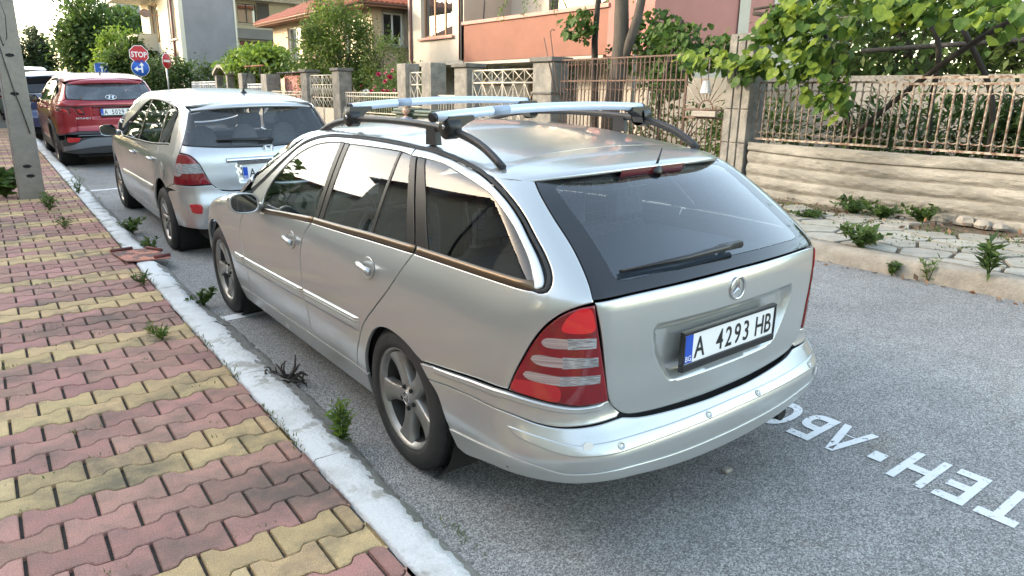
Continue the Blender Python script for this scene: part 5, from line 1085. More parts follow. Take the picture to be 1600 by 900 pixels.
# grooved gate pillar
PIL = mat('pillar_concrete', (.27, .25, .215), .95, col2=(.165, .155, .135), scale=6, sharp=(.38, .62), bump=1., bscale=36, det=10, speck=.25)
DARKC = mat('dark_weathered_concrete', (.17, .16, .14), .95, col2=(.10, .095, .085), scale=5, bump=.8, bscale=40)
b = MB(); b.box(6.06, 6.42, 4.36, 4.74, .2, 2.37); gp = b.thing('gate_pillar', PIL, 'tall rough concrete gate pillar with grooves, at the end of the ribbed wall', 'pillar')
for ya, yb in ((4.36, 4.475), (4.495, 4.605), (4.625, 4.74)):
    z0 = .25
    for z1 in (.98, 1.42, 2.36):
        s = MB(); s.bevbox(6.035, 6.065, ya, yb, z0, z1-.012, .006); s.part('facing_slab', PIL, gp); z0 = z1
# sunburst garden gate
def bars_mb(segs, r, n=5):
    m = MB()
    for a, c in segs: m.tube([a, c], r, n)
    return m
g = thing('garden_gate', 'small rusty garden gate with a sunburst of rays above plain bars', 'gate', (6.18, 5.16, .45))
def gz(z): return z-.45
for a, c in (((0, -.38, gz(.5)), (0, -.38, gz(2.08))), ((0, .38, gz(.5)), (0, .38, gz(2.08))), ((0, -.38, gz(2.08)), (0, .38, gz(2.08))), ((0, -.38, gz(1.39)), (0, .38, gz(1.39))), ((0, -.38, gz(1.28)), (0, .38, gz(1.28))), ((0, -.38, gz(.55)), (0, .38, gz(.55)))): bars_mb([(a, c)], .014).part('frame_bar', RUSTD, g)
for k in range(11):
    a = PI*(k+.5)/11; q = Vector((0, math.cos(a), math.sin(a))); L_ = min(.38/max(abs(q.y), 1e-3), .67/max(q.z, 1e-3)); bars_mb([(q*.12+Vector((0, 0, gz(1.40))), q*L_+Vector((0, 0, gz(1.40))))], .0065).part('ray', RUST, g)
m = MB(); m.tube([(0, .12*math.cos(a), gz(1.40)+.12*math.sin(a)) for a in np.linspace(0, PI, 13)], .010, 6); m.part('sun_arc', RUSTD, g)
for yy in np.linspace(-.31, .31, 8): bars_mb([((0, yy, gz(.56)), (0, yy, gz(1.27)))], .008).part('bar', RUSTD, g)
m = MB(); m.bevbox(-.06, .0, -.22, .20, gz(1.295), gz(1.375), .008); m.part('letter_box', CONC, g)
m = MB(); m.lathe([(0, .17), (.045, .16), (.06, .10), (.075, .0), (.04, .02), (0, .03)], 9, smooth=False); m.v = [(x*(1+.15*math.sin(7*x+z*40)), y, z) for x, y, z in m.v]
m.thing('plastic_bag', mat('white_plastic', (.75, .76, .78), .5), 'crumpled white plastic bag hung on the sunburst gate', 'bag', (6.11, 5.13, 1.62))
# tall brown bar fence with wire mesh behind it
t = railing('bar_fence', 'tall brown iron fence with wire mesh, in front of the tree trunk', 5.58, 8.36, 32, .62, 2.15, RUSTD, x=6.2, hoops=False, r=.010, extra_top=1.80, cat='fence')
s_ = 2.78/31
hm = MB(); hm.tube(hoop(-s_/2, s_/2, 0, .05), .006, 5); hme = hm.mesh('hoop', RUSTD)
for k in range(31):
    for z in (2.02-.62, 1.62-.62): o = link('hoop', hme, t); o.location = (.01, 5.58+s_*(k+.5)-6.97, z)
WIRE = mat('wire', (.20, .18, .16), .6, .5)
def wire_mesh(y0, y1, z0, z1, s=.07, r=.0014):
    m = MB(); h = z1-z0
    for k in range(int((y1-y0+h)/s)):
        a = y0+k*s-h
        for sg in (1, -1):
            p, q = (a, z0), (a+h, z1)
            if sg < 0: p, q = (y0+y1-p[0], p[1]), (y0+y1-q[0], q[1])
            pts_ = []
            for (u, z), (u2, z2) in ((p, q),):
                t0 = max(0, min(1, (y0-u)/(u2-u) if u2 != u else 0)); t1 = max(0, min(1, (y1-u)/(u2-u) if u2 != u else 1)); lo, hi = min(t0, t1), max(t0, t1)
                if hi-lo > .02: pts_ = [(0, u+(u2-u)*lo, z+(z2-z)*lo), (0, u+(u2-u)*hi, z+(z2-z)*hi)]
            if pts_: m.tube(pts_, r, 3, caps=False)
    return m
tag(wire_mesh(5.6-6.97, 8.35-6.97, .05, 1.18).part('wire_mesh', WIRE, t, T((.04, 0, 0))), kind='stuff')
m = wire_mesh(-1.5, 4.2, 1.75, 2.55); m.tube([(0, -1.5, 2.55), (0, 4.2, 2.55)], .012, 5); tag(m.thing('wire_netting', mat('wire_dark', (.09, .085, .075), .7, .3), 'wire netting strung behind the vine above the rusty railing', 'netting', (6.75, 0, 0)), kind='stuff')
m = MB(); m.tube([(0, -1.6, -.02), (0, 1.2, .03), (0, 3.4, -.03)], .028, 8); m.thing('trellis_pole', mat('dark_pole', (.05, .045, .04), .8), 'dark horizontal trellis pole across the garden behind the railing', 'pole', (6.9, 0, 2.18))
# pillars along the street
PILL = [('concrete pillar with a flat cap between the white gate and brown fence', 9.02, .55, .40, 2.20, True), ('capped concrete pillar at the far end of the white diamond gate', 11.70, .50, .40, 2.16, True), ('plain peeling concrete pillar left of the capped white gate pillar', 13.10, .44, .40, 2.22, False), ('weathered concrete pillar right of the rose bush', 14.28, .44, .38, 2.23, False), ('grey capped pillar right of the cream double gate', 18.20, .50, .38, 2.20, True), ('grey capped pillar left of the cream double gate', 20.65, .50, .38, 2.20, True), ('rough cast pillar beside the pink shed', 24.5, .60, .5, 2.13, False), ('grey pillar beside the grape vine, left of the shed', 27.2, .5, .5, 2.2, False)]
for lab, yf_, w, d, top, cap in PILL:
    b = MB(); y0 = yf_-w+.03; z0 = rz(6.1, yf_)-.1; yy0, yy1 = yf_-w, yf_
    b.bevbox(6.08, 6.08+d, yy0, yy1, z0, top-(.07 if cap else 0), .015); o = b.thing('fence_pillar', PIL, lab, 'pillar', group='pillars along the right pavement')
    if cap: k = MB(); k.bevbox(6.03, 6.13+d, yy0-.05, yy1+.05, top-.07, top+.01, .01); k.part('cap', DARKC, o)
    if yf_ < 9.5: k = MB(); k.bevbox(6.05, 6.11+d, yy0-.02, yy1+.02, 1.58, 1.615, .005); k.part('band', DARKC, o)
# rusty rods leaning on the near pillar
b = MB(); b.tube([(0, 0, 0), (.02, .25, .55), (.03, .42, .98)], .010, 6); b.thing('iron_rod', RUSTD, 'rusty iron rod leaning against the flat capped pillar, the straight one', 'rod', (6.05, 8.30, 1.55), 'rods leaning on the pillar')
b = MB(); b.tube([(0, 0, 0), (.02, .20, .55), (.03, .30, .90), (.03, .33, 1.04), (.03, .28, 1.08), (.03, .22, 1.06)], .010, 6); b.thing('iron_rod', RUSTD, 'rusty iron rod with a hooked tip leaning against the flat capped pillar', 'rod', (6.05, 8.22, 1.58), 'rods leaning on the pillar')
def lattice_gate(label, y0, y1, zb, zt, cells, m, x=6.2, solid=None, rails=(), cat='gate', group=None, name='iron_gate'):
    t = thing(name, label, cat, (x, (y0+y1)/2, zb), group=group); c = (y0+y1)/2
    for q in [((0, y0-c, 0), (0, y0-c, zt-zb)), ((0, y1-c, 0), (0, y1-c, zt-zb)), ((0, 0, 0), (0, 0, zt-zb))]+[((0, y0-c, z-zb), (0, y1-c, z-zb)) for z in [zb, zt]+list(rails)]: bars_mb([q], .017).part('frame_bar', m, t)
    lv = sorted([zb if solid is None else solid]+list(rails)+[zt])
    for i in range(len(lv)-1):
        a, e = lv[i]-zb, lv[i+1]-zb; n = cells[i]; ed = np.linspace(y0-c, y1-c, n+1); h = e-a
        for k in range(n):
            if cells[i] < 0: continue
            st = 1 if i == len(lv)-2 else (2 if h > .25 else 1)
            bars_mb([((0, ed[k], a), (0, ed[k+1], e))], .009, 4).part('lattice_bar', m, t); bars_mb([((0, ed[k+1], a), (0, ed[k], e))], .009, 4).part('lattice_bar', m, t)
            if k: bars_mb([((0, ed[k], a), (0, ed[k], e))], .009, 4).part('bar', m, t)
    if solid is not None: p = MB(); p.box(.004, .012, y0-c+.02, y1-c-.02, .03, solid-zb); p.part('panel', m, t)
    return t
lattice_gate('cream double gate with crossed diamond bars between capped pillars', 9.06, 11.17, .62, 2.02, (8, 6, 6), CREAM, rails=(1.22, 1.78))
lattice_gate('narrow cream garden gate between two plain pillars', 13.14, 13.84, .75, 2.02, (2, 2, 2), CREAM, rails=(1.25, 1.75))
lattice_gate('cream double leaf gate with solid lower panels and lattice top', 18.24, 20.15, .48, 2.03, (6, 10, 6), CREAM, solid=1.12, rails=(1.40, 1.76))
def low_fence(label, y0, y1, zb, zt, n, m):
    w = MB(); w.bevbox(6.12, 6.36, y0, y1, rz(6.2, y0)-.1, zb-.06, .01); w.thing('plinth_wall', CONC, label[1], 'wall', group='low plinth walls under the cream fences')
    t = railing('picket_fence', label[0], y0+.05, y1-.05, n, zb, zt, m, x=6.22, hoops=False, r=.009, extra_top=zt-.10, cat='fence', group='low cream fences')
    return t
low_fence(('low cream iron fence under the rose bush', 'low rough wall under the rose bush fence'), 14.32, 17.66, 1.05, 1.56, 26, CREAM)
low_fence(('low cream iron fence beside the cream double gate, before the shed', 'low wall left of the cream double gate'), 20.7, 23.9, .95, 1.56, 22, CREAM)
low_fence(('short low cream fence between two near pillars', 'short low wall between two near pillars'), 11.74, 12.64, .95, 1.52, 8, CREAM)
WHITE = mat('white_iron', (.72, .73, .74), .55)
low_fence(('white picket fence by the grape arbour, left of the rough pillar', 'low wall under the white fence by the arbour'), 24.6, 26.6, 1.0, 1.80, 14, WHITE)
low_fence(('white garden gate fence with finials beyond the arch', 'low wall under the white fence beyond the arch'), 31.0, 35.2, 1.0, 1.92, 24, WHITE)
# arched porch over a garden gate
t = thing('gate_arch', 'small concrete arch over the garden gate by the grape vine', 'arch', (6.1, 29.6, .8))
for yy in (-.85, .75): m = MB(); m.bevbox(0, .28, yy, yy+.22, 0, 1.35, .01); m.part('post', PIL, t)
m = MB(); n_ = 12; m.add([(x, -.95+2.0*k/n_, 1.35+.32*math.sin(PI*k/n_)+dz) for x in (-.08, .40) for dz in (0, .10) for k in range(n_+1)], [])
o_ = n_+1; m.f = [(k, k+1, 2*o_+k+1, 2*o_+k) for k in range(n_)]+[(o_+k, 3*o_+k, 3*o_+k+1, o_+k+1) for k in range(n_)]+[(k, o_+k, o_+k+1, k+1) for k in range(n_)]+[(2*o_+k, 2*o_+k+1, 3*o_+k+1, 3*o_+k) for k in range(n_)]+[(0, 2*o_, 3*o_, o_), (n_, o_+n_, 3*o_+n_, 2*o_+n_)]; m.sm = [False]*len(m.f); m.part('arch_roof', CONC, t)
# pink board shed with a corrugated roof
t = thing('garden_shed', 'small pink board shed with a corrugated sheet roof', 'shed', (7.4, 23.2, .6)); PINKB = mat('pink_boards', (.62, .27, .23), .8, col2=(.45, .19, .16), scale=6)
m = MB(); m.box(-.6, .8, -1.0, .9, 0, 1.52); m.part('shed_wall', DARKC, t)
for k in range(9): yy = -1.0+k*.21; m = MB(); m.box(-.63, -.603, yy, yy+.185, .05, 1.5); m.part('board', PINKB, t)
for k in range(6): xx = -.6+k*.23; m = MB(); m.box(xx, xx+.2, -1.03, -1.003, .05, 1.5); m.part('board', PINKB, t)
m = MB(); m.grid([[(-.85+1.9*i/6, -1.3+2.5*j/40, 1.58-.03*i/6+.022*math.sin(j*1.57)) for j in range(41)] for i in range(7)]); m.part('roof_sheet', mat('zinc_sheet', (.30, .30, .30), .5, .6, col2=(.2, .16, .13), scale=5), t)
# wheeled bins and the small child beside them
BIN = mat('bin_green', (.055, .085, .055), .5, col2=(.09, .11, .08), scale=10)
for lab, x, y_, w in (('large green wheeled bin with its lid closed, at the far pavement', 5.35, 11.25, .62), ('narrower green wheeled bin left of the large bin', 5.35, 12.25, .46)):
    t = thing('wheelie_bin', lab, 'bin', (x, y_, rz(x, y_)), group='green bins on the far pavement'); h = .70
    m = MB(); m.add([(sx*(.26 if z else .21), sy*(w if z else w*.82)/1.0*.5, z) for z in (0.06, h) for sx, sy in ((-1, -1), (1, -1), (1, 1), (-1, 1))], [(0,3,2,1), (0,1,5,4), (1,2,6,5), (2,3,7,6), (3,0,4,7)]); m.part('body', BIN, t)
    m = MB(); m.bevbox(-.31, .31, -w/2-.04, w/2+.04, h, h+.06, .02); m.part('lid', BIN, t)
    m = MB(); m.bevbox(-.33, .33, -w/2-.06, w/2+.06, h-.05, h-.005, .01); m.part('rim', BIN, t)
    for sy in (-1, 1): m = MB(); m.lathe([(0, -.025), (.08, -.025), (.08, .025), (0, .025)], 16, T((.2, sy*w*.4, .08)) @ RX(PI/2)); m.part('wheel', TYRE, t)
def build_child(x, y, h):
    """small child standing, turned to the camera: one skinned body with head, hair and clothes as children"""
    t = thing('person', 'small child with short fair hair standing by the green bins', 'person', (x, y, rz(x, y)), (0, 0, -.55)); s = h/.86
    SKIN = mat('skin', (.50, .30, .22), .55, col2=(.56, .34, .26), scale=12)
    J = {'pel': (0, 0, .40), 'bel': (0, -.01, .48), 'che': (0, 0, .57), 'nk': (0, 0, .645), 'nk2': (0, -.005, .675)}; Rr = {'pel': .075, 'bel': .078, 'che': .080, 'nk': .034, 'nk2': .032}; E = [('pel', 'bel'), ('bel', 'che'), ('che', 'nk'), ('nk', 'nk2')]
    for q in (-1, 1):
        n = 'l' if q < 0 else 'r'
        for k, p, r in (('sh', (q*.095, 0, .60), .036), ('el', (q*.125, .015, .49), .027), ('wr', (q*.13, -.02, .385), .019), ('pa', (q*.132, -.032, .35), .020), ('hip', (q*.048, 0, .37), .058), ('kn', (q*.055, -.01, .205), .040), ('an', (q*.055, .01, .045), .026), ('to', (q*.062, -.085, .02), .020)): J[n+k] = p; Rr[n+k] = r
        E += [('che', n+'sh'), (n+'sh', n+'el'), (n+'el', n+'wr'), (n+'wr', n+'pa'), ('pel', n+'hip'), (n+'hip', n+'kn'), (n+'kn', n+'an'), (n+'an', n+'to')]
        for f in range(4):
            a = (f-1.5)*.011; b0 = n+'f%d' % f; ln = (.030, .035, .033, .026)[f]; J[b0] = (q*.132+a*.2, -.034+a, .332); Rr[b0] = .0062; J[b0+'t'] = (q*.130+a*.2, -.040+a, .332-ln); Rr[b0+'t'] = .005; E += [(n+'pa', b0), (b0, b0+'t')]
        J[n+'th'] = (q*.124, -.056, .345); Rr[n+'th'] = .006; J[n+'tht'] = (q*.120, -.064, .328); Rr[n+'tht'] = .005; E += [(n+'pa', n+'th'), (n+'th', n+'tht')]
    ks = list(J); me = bpy.data.meshes.new('body'); me.from_pydata([tuple(c*s for c in J[k]) for k in ks], [(ks.index(a), ks.index(c)) for a, c in E], []); tmp = bpy.data.objects.new('tmp', me); COL.objects.link(tmp)
    md = tmp.modifiers.new('k', 'SKIN'); md.use_smooth_shade = True
    for i, k in enumerate(ks): me.skin_vertices[0].data[i].radius = (Rr[k]*s, Rr[k]*s); me.skin_vertices[0].data[i].use_root = k == 'pel'
    sb = tmp.modifiers.new('s', 'SUBSURF'); sb.levels = 1; sb.render_levels = 1
    dg = bpy.context.evaluated_depsgraph_get(); m2 = bpy.data.meshes.new_from_object(tmp.evaluated_get(dg)); bpy.data.objects.remove(tmp); m2.name = 'body'; m2.materials.clear(); m2.materials.append(SKIN); link('body', m2, t)
    # head: egg with brow, nose, mouth and ears; faces -y
    m = MB(); rows = []; N_, M_ = 22, 28
    for i in range(N_+1):
        th = PI*i/N_; r = []
        for j in range(M_):
            ph = 2*PI*j/M_; d = Vector((math.sin(th)*math.sin(ph), -math.sin(th)*math.cos(ph), math.cos(th))); z = d.z
            wx = .072*(1-.20*max(0, -z-.1)); p = Vector((d.x*wx, d.y*.086, z*.095)); fr = max(0, -d.y)
            p.y -= .014*fr**6*math.exp(-(d.x/.14)**2-((z+.18)/.16)**2)+.004*fr*math.exp(-((z-.02)/.2)**2)*-.8*math.exp(-((abs(d.x)-.36)/.16)**2)*2+.004*math.exp(-(d.x/.3)**2-((z+.52)/.07)**2)*fr
            r.append(tuple((p+Vector((0, -.008, .765)))*s))
        rows.append(r)
    m.grid(rows, close=True, flip=True)
    for q in (-1, 1): m.lathe([(0, .0), (.016, .002), (.021, .008), (.017, .012), (0, .008)], 10, Matrix.Scale(s, 4) @ T((q*.070, .006, .757)) @ RY(q*PI/2) @ Matrix.Scale(1.35, 4, (1, 0, 0)))
    hd = m.part('head', SKIN, t)
    m = MB(); rows = []
    for i in range(12):
        th = PI*.56*i/11; r = []
        for j in range(M_):
            ph = 2*PI*j/M_; lim = th if not (abs(ph) < 1.1 or abs(ph-2*PI) < 1.1) else th*.56
            d = Vector((math.sin(lim)*math.sin(ph), -math.sin(lim)*math.cos(ph), math.cos(lim))); r.append(tuple((Vector((d.x*.0755, d.y*.090, d.z*.099))+Vector((0, -.006, .766)))*s))
        rows.append(r)
    m.grid(rows, close=True, flip=True); m.part('hair', mat('fair_hair', (.20, .12, .06), .7, col2=(.30, .19, .10), scale=60), t)
    for q in (-1, 1):
        m = MB(); m.lathe([(0, .0045), (.007, .003), (.010, 0)], 10, Matrix.Scale(s, 4) @ T((q*.028, -.086, .762)) @ RX(PI/2)); m.part('eye', mat('eye_dark', (.03, .02, .015), .2), hd)
    m = MB(); m.tube([tuple(Vector(p)*s) for p in ((-.020, -.0815, .713), (0, -.087, .709), (.020, -.0815, .713))], .0035*s, 6); m.part('mouth', mat('lips', (.42, .16, .14), .5), hd)
    # shirt and shorts as slightly larger sleeves round the body
    m = MB(); m.grid([[(rx*math.cos(a)*s, ry*math.sin(a)*s, z*s) for a in np.linspace(0, 2*PI, 21)[:-1]] for z, rx, ry in ((.40, .100, .092), (.48, .098, .092), (.57, .108, .090), (.615, .095, .065), (.640, .045, .042))], close=True)
    for q in (-1, 1): m.tube([tuple(Vector(p)*s) for p in ((q*.075, 0, .605), (q*.104, .004, .58), (q*.118, .012, .53))], [.042*s, .044*s, .043*s], 10)
    m.part('shirt', mat('shirt_cloth', (.30, .33, .40), .9), t)
    m = MB()
    for q in (-1, 1): m.tube([tuple(Vector(p)*s) for p in ((q*.046, 0, .42), (q*.052, 0, .34), (q*.056, -.006, .22))], [.080*s, .072*s, .062*s], 12)
    m.part('shorts', mat('shorts_cloth', (.08, .09, .13), .9), t)
    for q in (-1, 1): m = MB(); m.bevbox((q*.060-.03)*s, (q*.060+.03)*s, -.105*s, .045*s, 0, .05*s, .014*s); m.part('shoe', mat('shoe', (.35, .35, .36), .7), t)
build_child(4.95, 11.75, .83)
# ------------------------------------------------------------------ houses
def wall_open(parent, name, m, M, w, h, holes, reveal=.12, th=.0, mr=None):
    """wall sheet in local x (along), z (up), facing -y, with real openings and reveals; holes: (x0, x1, z0, z1)"""
    xs = sorted({0., w, *[q for r in holes for q in r[:2]]}); zs = sorted({0., h, *[q for r in holes for q in r[2:4]]}); b = MB()
    for i in range(len(xs)-1):
        for j in range(len(zs)-1):
            cx_, cz_ = (xs[i]+xs[i+1])/2, (zs[j]+zs[j+1])/2
            if any(r[0] < cx_ < r[1] and r[2] < cz_ < r[3] for r in holes): continue
            b.add([(xs[i], 0, zs[j]), (xs[i+1], 0, zs[j]), (xs[i+1], 0, zs[j+1]), (xs[i], 0, zs[j+1])], [(0, 1, 2, 3)])
    for x0, x1, z0, z1 in [r[:4] for r in holes]:
        b.add([(x0, 0, z0), (x1, 0, z0), (x1, 0, z1), (x0, 0, z1), (x0, reveal, z0), (x1, reveal, z0), (x1, reveal, z1), (x0, reveal, z1)], [(0, 4, 5, 1), (1, 5, 6, 2), (2, 6, 7, 3), (3, 7, 4, 0)])
    return b.part(name, m, parent, M)
PANE = glass('window_pane', (.10, .11, .12), 3.0, .25, (.10, .11, .12)); CURT = mat('curtain', (.55, .55, .53), .9, col2=(.42, .42, .41), scale=1, stretch=(26, 26, .4))
def window(parent, M, x0, x1, z0, z1, fm, n=2, depth=.12, sill=None, t=.06, curtain=False, bars=0):
    """frame, mullions, panes, sill: parts of the house"""
    b = MB()
    for a in ((x0, x1, z0, z0+t), (x0, x1, z1-t, z1), (x0, x0+t, z0+t, z1-t), (x1-t, x1, z0+t, z1-t)): b.box(a[0], a[1], depth-.05, depth, a[2], a[3])
    for k in range(1, n): xm = x0+(x1-x0)*k/n; b.box(xm-t*.6, xm+t*.6, depth-.045, depth-.003, z0+t, z1-t)
    f = b.part('window', fm, parent, M)
    for k in range(n):
        a0, a1 = x0+(x1-x0)*k/n+t*.6, x0+(x1-x0)*(k+1)/n-t*.6; p = MB(); p.add([(a0, depth-.02, z0+t), (a1, depth-.02, z0+t), (a1, depth-.02, z1-t), (a0, depth-.02, z1-t)], [(0, 1, 2, 3)]); p.part('pane', PANE, f)
    q = MB(); q.add([(x0, depth+.25, z0), (x1, depth+.25, z0), (x1, depth+.25, z1), (x0, depth+.25, z1)], [(0, 1, 2, 3)]); q.part('curtain' if curtain else 'dark_room', CURT if curtain else mat('dark_room', (.03, .03, .032), .9), f)
    if sill: s = MB(); s.bevbox(x0-.12, x1+.12, -.10, depth-.05, z0-.09, z0-.003, .008); s.part('sill', sill, parent, M)
    for k in range(bars): xm = x0+(x1-x0)*(k+.5)/bars; g_ = MB(); g_.tube([(xm, .03, z0), (xm, .03, z1)], .012, 5); g_.part('grille_bar', BLACK, f)
    return f
FW = lambda x, y0, z=0: T((x, y0, z)) @ RZ(-PI/2)      # local x runs towards -y, wall faces -x : start at the far end y0
FS = lambda x0, y, z=0: T((x0, y, z))                   # local x runs +x, wall faces -y
CREAMW = mat('cream_render', (.52, .46, .38), .92, col2=(.43, .385, .32), scale=1.2, bump=.3, bscale=60, det=8)
ORANGE = mat('orange_render', (.27, .125, .086), .92, col2=(.225, .104, .072), scale=1.4, bump=.5, bscale=50, det=8)
PINK = mat('pink_render', (.42, .185, .155), .92, col2=(.36, .16, .135), scale=1.3, bump=.5, bscale=50, det=8)
WHITEF = mat('white_frame', (.72, .72, .71), .45); BROWNF = mat('brown_frame', (.30, .15, .07), .5); DARKF = mat('dark_frame', (.05, .05, .055), .5)
PINKT = mat('pink_trim', (.50, .27, .22), .85, col2=(.42, .23, .19), scale=3)
# orange and pink house with the long balcony
h = thing('pink_house', 'pink and orange rendered house with a long solid balcony behind the brown fence', 'house', (11, 15, .5)); O = Matrix.Translation((-11, -15, -.5))
def HP(name, m, bm): return bm.part(name, m, h, O)
m = MB(); m.box(11.005, 20, 22.5, 22.7, .3, 9); m.box(12.6, 20, 10.7, 10.9, .3, 2.55); m.box(19.8, 20, 10.9, 22.5, .3, 9); HP('house_wall', CREAMW, m)
wall_open(h, 'upper_wall', CREAMW, O @ FW(11, 22.5, 2.63), 3.5, 6.4, [(.75, 2.85, .83, 2.8)], .2); window(h, O @ FW(11, 22.5, 2.63), .75, 2.85, .83, 2.8, BROWNF, 3, .2, PINKT)
m = MB(); m.box(11.0, 12.6, 19.0, 22.5, 2.52, 2.625); HP('floor_slab', CREAMW, m)
wall_open(h, 'ground_wall', CREAMW, O @ FW(12.4, 22.5, .3), 11.7, 2.25, [(.6, 2.2, .9, 1.95), (5.2, 7.6, .75, 2.15)], .15)
window(h, O @ FW(12.4, 22.5, .3), .6, 2.2, .9, 1.95, DARKF, 3, .15, None, curtain=True, bars=5); window(h, O @ FW(12.4, 22.5, .3), 5.2, 7.6, .75, 2.15, BROWNF, 3, .15, None)
m = MB(); m.box(11.0, 11.14, 12.25, 19.0, 2.60, 3.72); m.box(11.14, 12.4, 12.25, 12.39, 2.6, 3.72); HP('balcony_parapet', ORANGE, m)
m = MB(); m.bevbox(10.95, 11.22, 12.2, 19.04, 3.723, 3.83, .01); HP('balcony_coping', PINKT, m)
m = MB(); m.box(11.02, 13.0, 12.4, 18.99, 2.50, 2.597); HP('balcony_slab', CREAMW, m)
wall_open(h, 'balcony_wall', CREAMW, O @ FW(12.9, 18.95, 2.6), 6.6, 6, [(2.0, 2.95, .05, 2.3), (4.2, 6.1, .9, 2.4)], .12); window(h, O @ FW(12.9, 18.95, 2.6), 2.0, 2.95, .05, 2.3, DARKF, 1, .12); window(h, O @ FW(12.9, 18.95, 2.6), 4.2, 6.1, .9, 2.4, WHITEF, 2, .12)
m = MB(); m.box(11.0, 12.9, 18.95, 19.1, 2.63, 9); HP('balcony_cheek', CREAMW, m)
m = MB(); m.box(11.0, 12.9, 10.7, 12.25, 2.55, 9); m.box(12.9, 19.9, 10.7, 10.88, 2.553, 9); HP('pink_wall', PINK, m)
wall_open(h, 'gable_wall', CREAMW, O @ FS(14.15, 10.66, 2.3), 5.6, 6.7, [(.45, 1.5, .95, 2.6)], .1); window(h, O @ FS(14.15, 10.66, 2.3), .45, 1.5, .95, 2.6, WHITEF, 2, .1, CREAMW)
for x, y_, nm in ((10.96, 22.44, 'a'), (10.96, 19.15, 'b')): m = MB(); m.tube([(x, y_, 9), (x, y_, 2.75), (x+.08, y_-.05, 2.55), (x+.35, y_-.15, 2.42)] if nm == 'a' else [(x, y_, 9), (x, y_, 2.66)], .055 if nm == 'a' else .03, 10); HP('drain_pipe', mat('pipe_brown', (.14, .05, .04), .4), m)
m = MB(); m.tube([(10.95, 11.2, 9), (10.95, 11.2, .5)], .05, 8); HP('drain_pipe', mat('pipe_grey', (.45, .46, .48), .4, .5), m)
m = MB(); m.tube([(11.05, 17.9, 3.83), (11.9, 18.9, 6.2)], .025, 6); m.tube([(11.05, 14.6, 3.83), (11.6, 15.1, 5.2)], .012, 6); HP('awning_strut', DARKF, m)
m = MB(); m.box(10.6, 20.5, 10.3, 23, 9, 9.25); HP('roof', mat('roof_tile_red', (.30, .10, .06), .85, col2=(.20, .07, .045), scale=8), m)
ac = thing('air_conditioner', 'white air conditioner box on the wall under the orange balcony', 'air conditioner', (12.1, 18.7, 1.95)); m = MB(); m.bevbox(0, .30, -.45, .45, 0, .62, .02); m.part('casing', WHITEF, ac); m = MB(); m.lathe([(.20, 0), (.215, .008), (.22, 0)], 24, T((-.002, -.08, .31)) @ RY(-PI/2)); m.part('fan_guard', DARKF, ac)
for k in range(6): m = MB(); m.box(-.008, -.001, -.27, .11, .14+k*.06, .15+k*.06); m.part('grille_slat', DARKF, ac)
m = MB(); m.lathe([(.03, 0), (0, .003)], 12, T((-.001, .33, .48)) @ RY(-PI/2)); m.part('badge', mat('badge_red', (.6, .05, .05), .5), ac)
# beige house with the red hipped roof
h2 = thing('beige_house', 'beige house with a red tiled hip roof behind the rounded green bush', 'house', (10, 28, .6)); O2 = Matrix.Translation((-10, -28, -.6))
BEIGE = mat('beige_render', (.56, .44, .32), .92, col2=(.47, .37, .27), scale=1.1, bump=.25, bscale=60, det=8)
wall_open(h2, 'house_wall', BEIGE, O2 @ FW(10, 34.5, .3), 10.9, 4.25, [(2.0, 3.8, 2.6, 4.1), (8.4, 10.1, 2.4, 4.05)], .14); window(h2, O2 @ FW(10, 34.5, .3), 2.0, 3.8, 2.6, 4.1, WHITEF, 2, .14, BEIGE); window(h2, O2 @ FW(10, 34.5, .3), 8.4, 10.1, 2.4, 4.05, WHITEF, 2, .14, BEIGE)
wall_open(h2, 'house_wall', BEIGE, O2 @ FS(10, 23.6, .3), 8, 4.25, [(.45, 1.28, 3.0, 4.15)], .14); window(h2, O2 @ FS(10, 23.6, .3), .45, 1.28, 3.0, 4.15, WHITEF, 2, .14, mat('sill_grey', (.33, .31, .28), .9))
m = MB()
for a in ((10.38, 10.45, 3.28, 4.52), (11.28, 11.35, 3.28, 4.52), (10.38, 11.35, 4.452, 4.52)): m.box(a[0], a[1], 23.57, 23.597, a[2], a[3])
m.part('window_surround', mat('sill_grey', (.33, .31, .28), .9), h2, O2)
m = MB(); m.box(9.35, 18.6, 22.95, 35.1, 4.552, 4.64); m.part('soffit', mat('soffit_brown', (.20, .11, .07), .9), h2, O2)
m = MB(); m.tube([(9.33, 35.1, 4.66), (9.33, 22.93, 4.66), (18.6, 22.93, 4.66)], .06, 8); m.part('gutter', mat('gutter_brown', (.16, .08, .06), .5), h2, O2)
TILE = mat('clay_tile', (.36, .115, .06), .85, col2=(.22, .075, .05), scale=9, var=.2)
rb = MB(); A, B_, Cc, D = Vector((9.3, 22.9, 4.64)), Vector((9.3, 35.15, 4.64)), Vector((18.7, 35.15, 4.64)), Vector((18.7, 22.9, 4.64)); E1, E2 = Vector((14, 27.4, 6.9)), Vector((14, 30.7, 6.9)); rb.add([A, B_, Cc, D, E1, E2], [(0, 1, 5, 4), (1, 2, 5), (2, 3, 4, 5), (3, 0, 4)]); roof2 = rb.part('roof', TILE, h2, O2)
